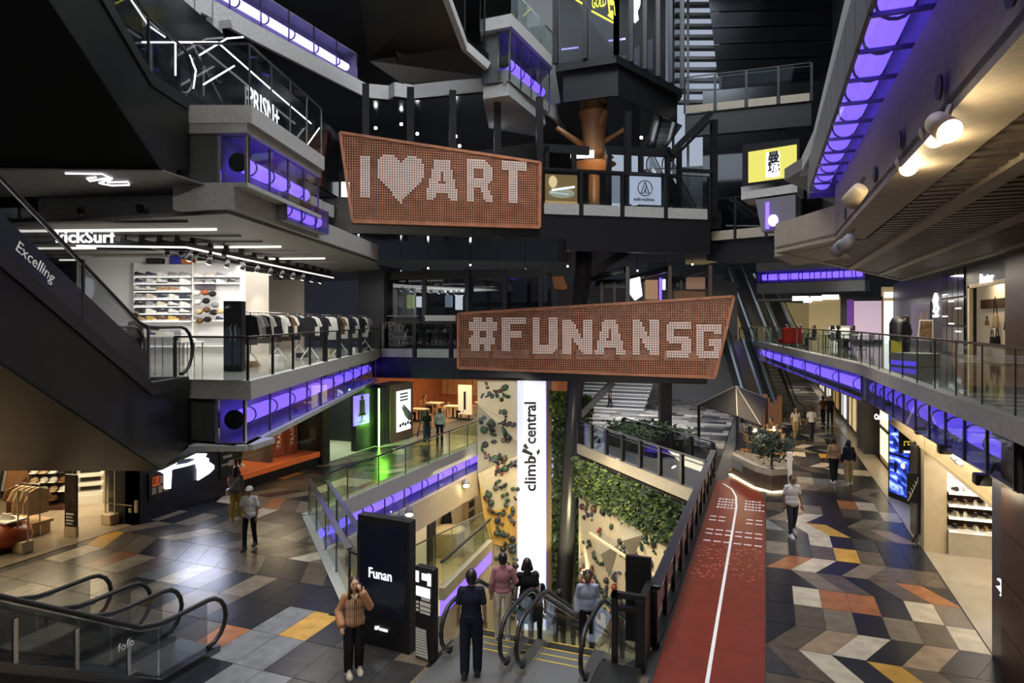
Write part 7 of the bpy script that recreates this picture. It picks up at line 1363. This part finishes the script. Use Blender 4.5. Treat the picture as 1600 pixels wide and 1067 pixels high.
# ================================================================== people
FWD = Vector((-SN, CS)); RGT = Vector((CS, SN))
DIRS = {'away': FWD, 'toward': -FWD, 'right': RGT, 'left': -RGT, 'toward_right': (-FWD + RGT * .45).normalized(), 'toward_left': (-FWD - RGT * .5).normalized(), 'away_right': (FWD + RGT * .5).normalized(), 'away_left': (FWD - RGT * .5).normalized()}
def remesh(o, vox, it=3):
    m = o.modifiers.new('union', 'REMESH'); m.mode = 'VOXEL'; m.voxel_size = vox; m.use_smooth_shade = True
    if it:
        s = o.modifiers.new('soften', 'SMOOTH'); s.factor = .5; s.iterations = it
    return o
def hand(m, wrist, d, side, curl=.5, thumb_dir=None):
    w = Vector(wrist); d = Vector(d).normalized(); x = d.cross(Vector((0, 1, 0)))
    if x.length < .2: x = d.cross(Vector((1, 0, 0)))
    x.normalize(); n = x.cross(d).normalized() * -1
    m.caps(w, w + d * .075, .027, .036, 8, flat=.6, fdir=n.cross(d))
    for i, (o, l) in enumerate(((-.03, .058), (-.01, .066), (.011, .062), (.03, .05))):
        k = w + d * .085 + n.cross(d) * o; q = k + (d * (1 - curl * .4) + n * curl * .5).normalized() * l * .6; e = q + (d * (1 - curl) + n * curl).normalized() * l * .6
        m.caps(k, q, .0105, .0098, 6).caps(q, e, .0098, .0085, 6)
    t0 = w + d * .03 + n.cross(d) * (-.03 * side); t1 = t0 + (d * .6 - n.cross(d) * side * .7 + n * .3).normalized() * .04
    m.caps(t0, t1, .013, .011, 6).caps(t1, t1 + (d + n * .4).normalized() * .03, .011, .009, 6)
def person(label, pos, face, h=1.7, skin=0, hair='short', hairm=None, top=None, sleeve='short', bot=None, kind='trousers', shoe_c='white', stride=0.0, la=None, ra=None, seat=False, vox=.013, w=1.0, group=None, loose=1.0, faced=None, lean=0.0, wide=1.0):
    """figure facing local +Y; la / ra are (elbow, wrist) in local metres for a 1.7 m body, x > 0 is the person's right"""
    hairm = hairm or HAIR; t = thing('person', label, 'person', group, pos); d = DIRS[face] if isinstance(face, str) else Vector(face); t.rotation_euler = (0, 0, math.atan2(d.y, d.x) - math.pi / 2)
    s = h / 1.7; t.scale = (s * w, s, s); sk = SKIN[skin]; dz = -.47 if seat else 0
    T = lambda x, y, z: Vector((x, y + max(0, z - .9) * lean, z + dz))
    ht = lambda sd: T(.095 * sd, 0, .9)
    if seat: legs = {sd: (ht(sd), Vector((.11 * sd, .43, .47)), Vector((.11 * sd, .42, .08))) for sd in (-1, 1)}
    else: legs = {sd: (ht(sd), Vector((.1 * sd, stride * sd * .55 + .02, .49)), Vector((.1 * sd, stride * sd - .03, .085 + (.05 if stride * sd < -.1 else 0)))) for sd in (-1, 1)}
    arms = {}
    for sd, a in ((-1, la), (1, ra)):
        e, wr = a or ((.215 * sd, -.03 - stride * sd * .15, 1.13), (.225 * sd, .05 - stride * sd * .35, .89)); arms[sd] = (T(.158 * sd, 0, 1.385), T(*e), T(*wr))
    m = MB(); hc = T(0, .02, 1.59)
    m.ell(hc, (.086, .105, .124), 14, 10).ell(hc + Vector((0, .03, -.05)), (.055, .06, .065), 10, 8).caps(T(0, -.01, 1.38), T(0, .0, 1.5), .056, .05)
    m.ell(hc + Vector((0, .101, -.012)), (.013, .018, .022), 8, 6).ell(hc + Vector((.084, -.005, -.01)), (.012, .02, .03), 8, 6).ell(hc + Vector((-.084, -.005, -.01)), (.012, .02, .03), 8, 6)
    m.ell(T(0, 0, 1.25), (.15, .09, .17), 12, 8).ell(T(0, 0, 1.0), (.13, .085, .17), 12, 8)
    for sd in (-1, 1):
        sh, el, wr = arms[sd]; m.caps(sh, el, .046, .04, 8).caps(el, wr, .04, .027, 8).caps(T(0, 0, 1.36), sh, .06, .05, 8); hand(m, wr, wr - el, sd)
        hp, kn, an = legs[sd]; m.caps(hp, kn, .07, .052, 8).caps(kn, an, .05, .036, 8).caps(an, an + Vector((0, .1, -.05)), .035, .03, 8)
    remesh(m.build('body', sk, t, True), vox)
    if faced or (faced is None and isinstance(face, str) and face.startswith('toward')):
        f = MB().ell(hc + Vector((.032, .092, .012)), (.011, .009, .007), 8, 6).ell(hc + Vector((-.032, .092, .012)), (.011, .009, .007), 8, 6); f.build('eyes', HAIR, t, True)
        MB().ell(hc + Vector((0, .093, -.06)), (.022, .01, .007), 8, 6).build('mouth', mat('lips', (.3, .09, .07), .5) if 'lips' not in MATS else MATS['lips'], t, True)
        MB().bar(hc + Vector((.015, .099, .034)), hc + Vector((.048, .09, .034)), .008).bar(hc + Vector((-.015, .099, .034)), hc + Vector((-.048, .09, .034)), .008).build('eyebrows', HAIR, t)
    m = MB()
    if hair == 'cap':
        MB().ell(hc + Vector((0, -.02, -.02)), (.08, .09, .085), 10, 8).build('hair', HAIR, t, True)
        c = MB().ell(hc + Vector((0, -.005, .05)), (.095, .114, .082), 14, 8).ell(hc + Vector((0, .12, .04)), (.065, .07, .014), 12, 6); remesh(c.build('cap', WHITEP, t, True), .012)
    else:
        m.ell(hc + Vector((0, -.022, .026)), (.096, .109, .116), 14, 10).ell(hc + Vector((0, -.05, -.02)), (.086, .073, .094), 12, 8)
        if hair in ('long', 'mid'):
            k = .26 if hair == 'long' else .12
            m.caps(hc + Vector((0, -.06, 0)), hc + Vector((0, -.085, -k)), .085, .075, flat=.55, fdir=(1, 0, 0)); 
            for sd in (-1, 1): m.caps(hc + Vector((.06 * sd, .0, .03)), hc + Vector((.085 * sd, .03, -k * .9)), .036, .045)
        if hair == 'bun': m.ell(hc + Vector((0, -.1, .06)), (.05, .05, .05), 8, 6)
        remesh(m.build('hair', hairm, t, True), .012)
    # clothes
    g = .012 * loose; m = MB(); low = .93 if kind != 'dress' else .8
    m.ell(T(0, 0, 1.25), (.158 * wide + g, .108 + g, .185), 16, 10).ell(T(0, .006, 1.06), (.145 * wide + g, .104 + g, .19), 16, 10).ell(T(0, 0, .97), (.16 * wide + g, .11 + g, .09), 16, 8).caps(T(-.125, -.005, 1.38), T(.125, -.005, 1.38), .058 + g * .4, .058 + g * .4, 12)
    for sd in (-1, 1):
        sh, el, wr = arms[sd]; m.caps(sh, el if sleeve == 'long' else sh.lerp(el, .72), .058 + g * .5, .05 + g * .6, 10)
        if sleeve == 'long': m.caps(el, el.lerp(wr, .92), .054 + g, .043 + g * 1.6, 10)
    m.caps(T(0, -.005, 1.40), T(0, -.005, 1.44), .066, .06)
    if loose >= 1.5 and kind != 'dress': m.ell(T(0, 0, .95), (.185 + g, .13 + g, .13), 16, 8)
    if kind == 'dress':
        prf = [(.17, 0), (.185, -.15), (.2, -.32), (.215, -.5)]; m.lathe([(r, z + .98 + dz) for r, z in prf[::-1]], (0, 0, 0), 18)
    remesh(m.build('dress' if kind == 'dress' else 'shirt', top, t, True), vox)
    if kind != 'dress' and bot:
        m = MB().ell(T(0, -.005, .93), (.155, .108, .105), 14, 8)
        for sd in (-1, 1):
            hp, kn, an = legs[sd]; k = loose if kind == 'wide' else 1
            m.caps(hp, kn, .09 * min(k, 1.08), .07 * min(k, 1.35), 10)
            if kind in ('trousers', 'wide'): m.caps(kn, an + Vector((0, 0, .02)), .068 * min(k, 1.35), .058 * min(k, 1.4), 10)
        remesh(m.build('trousers', bot, t, True), vox)
    for sd in (-1, 1):
        an = legs[sd][2]; o = bpy.data.objects.new('shoe', shoe_mesh('low', SHC[shoe_c], SHC['white' if shoe_c != 'black' else 'black'])); COL.objects.link(o); o.parent = t; o.location = (an.x, an.y + .055, an.z - .085); o.rotation_euler = (0, 0, math.pi / 2)
    return t
CL = {n: cloth('clothing ' + n, c) for n, c in (('tanblouse', (.40, .20, .10)), ('black', (.013, .013, .015)), ('white', (.62, .62, .62)), ('navy', (.014, .017, .035)), ('pink', (.36, .17, .2)), ('offwhite', (.55, .49, .4)), ('mint', (.38, .45, .33)), ('shirtblue', (.36, .4, .52)), ('jeans', (.03, .035, .05)), ('tan', (.42, .26, .14)), ('beige', (.36, .26, .14)), ('stripe', (.16, .17, .18)), ('yellow', (.5, .38, .06)), ('brown', (.17, .09, .03)), ('grey', (.2, .2, .21)))}
p = P(553, 1052, 0)
w1 = person('woman in loose tan blouse and black trousers holding a phone to her ear', p, 'toward_right', 1.66, 0, 'long', HAIRB, CL['tanblouse'], 'long', CL['black'], 'wide', 'cream', .03, la=((-.27, .09, 1.17), (-.125, .13, 1.46)), ra=((.27, -.02, 1.13), (.25, .13, .95)), vox=.010, loose=1.7, w=.98)
MB().box(-.112, .085, 1.46, -.095, .16, 1.62).build('phone', BLACK, w1, False, .006)
m = MB()
for k in range(9):
    x = -.15 + k * .0375; y = .118 + .016 * math.cos(x * 9); m.tube([(x * 1.02, y + .008, .9), (x, y + .02, 1.1), (x * .97, y + .018, 1.25), (x * .9, y - .012, 1.36)], .0045, 4)
m.build('fine_stripes', CL['offwhite'], w1); MB().box(-.018, .125, .9, .018, .147, 1.34).build('placket', CL['brown'], w1, False, .004)
for sd in (-1, 1): MB().bar((.0, .11, 1.37), (.075 * sd, .04, 1.45), .05, .02).build('collar', CL['offwhite'], w1)
person('man in a white tee, white cap and black trousers walking on the left plaza', P(390, 857, 0), 'toward', 1.66, 2, 'cap', None, CL['white'], 'short', CL['black'], 'trousers', 'black', .12, ra=((.25, -.02, 1.12), (.1, .2, 1.08)), vox=.012, loose=1.5)
w = person('woman in striped top with white shoulder bag behind the man in the cap', P(369, 812, 0), 'away', 1.62, 1, 'mid', None, CL['stripe'], 'short', CL['yellow'], 'wide', 'white', .08, loose=1.6)
m = MB()
for k in range(7): m.tube([(-.17 + k * .057, -.137 + abs(k - 3) * .008, .95), (-.16 + k * .053, -.137 + abs(k - 3) * .008, 1.38)], .006, 4)
m.build('stripes', WHITEP, w); MB().tube([(.16, -.1, 1.41), (0, -.14, 1.2), (-.2, -.12, .95)], .014, 5).build('bag_strap', WHITEP, w); MB().box(-.3, -.12, .8, -.2, .1, 1.0).build('shoulder_bag', WHITEP, w, False, .03)
person('woman in black walking away near the timber cafe', P(667, 693, 0), 'away', 1.62, 0, 'mid', None, CL['black'], 'short', CL['jeans'], 'wide', 'white', .1, vox=.016, loose=1.4)
person('man in a mint shirt and black trousers walking away near the timber cafe', P(687, 692, 0), 'away', 1.7, 1, 'short', None, CL['mint'], 'long', CL['black'], 'trousers', 'black', .1, vox=.016, loose=1.3)
person('man in navy tee and trousers waiting at the top of the down escalator', Vector((-4.72, 10.3, .006)), 'away', 1.8, 1, 'short', None, CL['navy'], 'short', CL['navy'], 'wide', 'black', .05, wide=1.06, loose=1.3)
person('woman in a pink top and off-white trousers stepping onto the escalator', Vector((-4.72, 11.75, -.02)), 'away', 1.64, 0, 'bun', None, CL['pink'], 'long', CL['offwhite'], 'trousers', 'grey', .06, ra=((.26, .02, 1.14), (.12, .16, 1.3)))
person('woman in a black knee-length dress beside the woman in pink', Vector((-4.42, 12.3, -.3)), 'away', 1.66, 0, 'mid', None, CL['black'], 'short', None, 'dress', 'white', .04, la=None)
b = person('man with a light strapped backpack riding down the escalator', Vector((-4.82, 13.96, -1.22)), 'away', 1.68, 1, 'short', None, CL['navy'], 'short', CL['black'], 'trousers', 'black', .05, wide=1.1, la=((-.3, .0, 1.2), (-.14, .14, 1.42)))
for sd in (-1, 1): MB().tube([(.08 * sd, -.15, 1.0), (.09 * sd, -.16, 1.25), (.1 * sd, -.08, 1.46), (.1 * sd, .06, 1.42)], .018, 6).build('strap', WHITEP, b)
MB().box(-.13, -.24, .98, .13, -.13, 1.3).build('backpack', GREYW, b, False, .05)
person('rider with black hair lower on the down escalator, nearer one', Vector((-4.85, 15.9, -2.35)), 'away', 1.66, 1, 'short', None, CL['black'], 'short', CL['black'], 'trousers', 'black')
person('rider with black hair lower on the down escalator, farther one', Vector((-4.7, 17.0, -2.95)), 'away', 1.66, 1, 'short', None, CL['grey'], 'short', CL['black'], 'trousers', 'black')
person('man in a pale blue shirt and black trousers riding up the right escalator', Vector((-3.4, 13.1, -.72)), 'toward', 1.7, 2, 'short', None, CL['shirtblue'], 'long', CL['black'], 'trousers', 'black', .02, loose=1.4)
person('woman with black hair riding up behind the man in the pale blue shirt', Vector((-3.25, 15.4, -2.05)), 'toward', 1.6, 0, 'mid', None, CL['tan'], 'short', CL['grey'], 'trousers', 'white')
p = person('man in a white tee and dark jeans walking toward the camera beside the red track', P(1238, 837, 0), 'toward', 1.7, 2, 'short', None, CL['white'], 'short', CL['jeans'], 'trousers', 'white', .16, wide=1.15, loose=1.5)
text('shirt_print', 'LOU', (-.13, .158, 1.2), (-1, 0, 0), (0, 0, 1), .1, CL['black'], p, .002, align='LEFT')
person('man in a tan shirt and black trousers walking away on the promenade', P(1303, 755, 0), 'away', 1.7, 1, 'short', None, CL['tan'], 'short', CL['black'], 'wide', 'white', .16, loose=1.35)
person('person in a navy hooded top and beige trousers walking away beside the man in tan', P(1326, 756, 0), 'away', 1.62, 1, 'mid', None, CL['navy'], 'long', CL['beige'], 'wide', 'white', .06, loose=1.4)
for lb, x, y, f, hh, tp, bt, hr in (('man in a white tee walking away far along the promenade', 1268, 688, 'away', 1.7, 'white', 'jeans', 'short'), ('woman in cream strolling toward the camera beside the outdoor cafe', 1243, 686, 'toward', 1.62, 'offwhite', 'beige', 'long'), ('person in dark red at the foot of the far escalators', 1286, 663, 'away', 1.65, 'brown', 'black', 'short'), ('person in black at the foot of the far escalators', 1297, 665, 'toward_left', 1.7, 'black', 'black', 'short'), ('person in black crossing the bright forum floor under the bridge', 953, 640, 'right', 1.7, 'black', 'black', 'short'), ('distant walker in grey on the promenade beside the dark pillar', 1330, 646, 'away', 1.7, 'grey', 'black', 'short')):
    person(lb, P(x, y, 0), f, hh, 1, hr, None, CL[tp], 'short', CL[bt], 'trousers', 'black', .12, vox=.022)
c = person('woman in a dark cap and face mask standing by the gallery easel', A((1416 - 800) / F * 23.5, 23.5, L3 + .012), 'left', 1.62, 0, 'mid', None, CL['black'], 'long', CL['black'], 'trousers', 'black', vox=.016)
MB().ell((0, .0, 1.66), (.09, .11, .06), 12, 6).ell((0, .12, 1.635), (.065, .07, .012), 10, 5).build('cap', CL['black'], c, True); MB().ell((0, .085, 1.545), (.05, .04, .04), 10, 6).build('face_mask', WHITEP, c, True)
person('shopper with brown hair behind the left escalator glass', A((212 - 800) / F * 20, 20, L3 + .012), 'away', 1.72, 1, 'short', HAIRB, CL['grey'], 'short', CL['black'], 'trousers', 'white', vox=.02)
i = 0
for x, Y, f, tp in ((1228, 37.6, 'right', 'black'), (1250, 38.4, 'left', 'white'), (1272, 37.2, 'left', 'black'), (1301, 36.7, 'right', 'white'), (1310, 34.2, 'right', 'black'), (1333, 34.6, 'left', 'grey')):
    person('seated guest in %s at the gallery cafe, %s from the left' % (tp, ORD[i]), A((x - 800) / F * Y, Y, L3 + .012), f, 1.68, 1, ('short', 'mid')[i % 2], None, CL[tp], 'short', CL['jeans'], 'trousers', 'black', seat=True, vox=.024, group='guests of the gallery cafe'); i += 1
i = 0
for x, y, f, tp in ((1190, 712, 'away_left', 'white'), (1172, 705, 'right', 'black'), (1215, 705, 'left', 'tan'), (1160, 690, 'right', 'white'), (1205, 690, 'left', 'brown')):
    person('seated guest in %s at the outdoor cafe, %s' % (tp, ('nearest the planter', 'left of the planter shrub', 'right of the planter shrub', 'far left', 'far right')[i]), P(x, y, 0), f, 1.68, 1, ('short', 'mid')[i % 2], None, CL[tp], 'short', CL['jeans'], 'trousers', 'black', seat=True, vox=.02, group='guests of the outdoor cafe'); i += 1
for k, (u, v, f, tp) in enumerate(((-20.25, 35, 'right', 'black'), (-17.45, 37, 'left', 'white'), (-20.75, 38, 'right', 'brown'))):
    person('seated guest in %s in the timber cafe' % tp, (u, v, 0), DIRS['right'] if f == 'right' else DIRS['left'], 1.68, 1, 'short', None, CL[tp], 'short', CL['black'], 'trousers', 'black', seat=True, vox=.024, group='guests of the timber cafe')
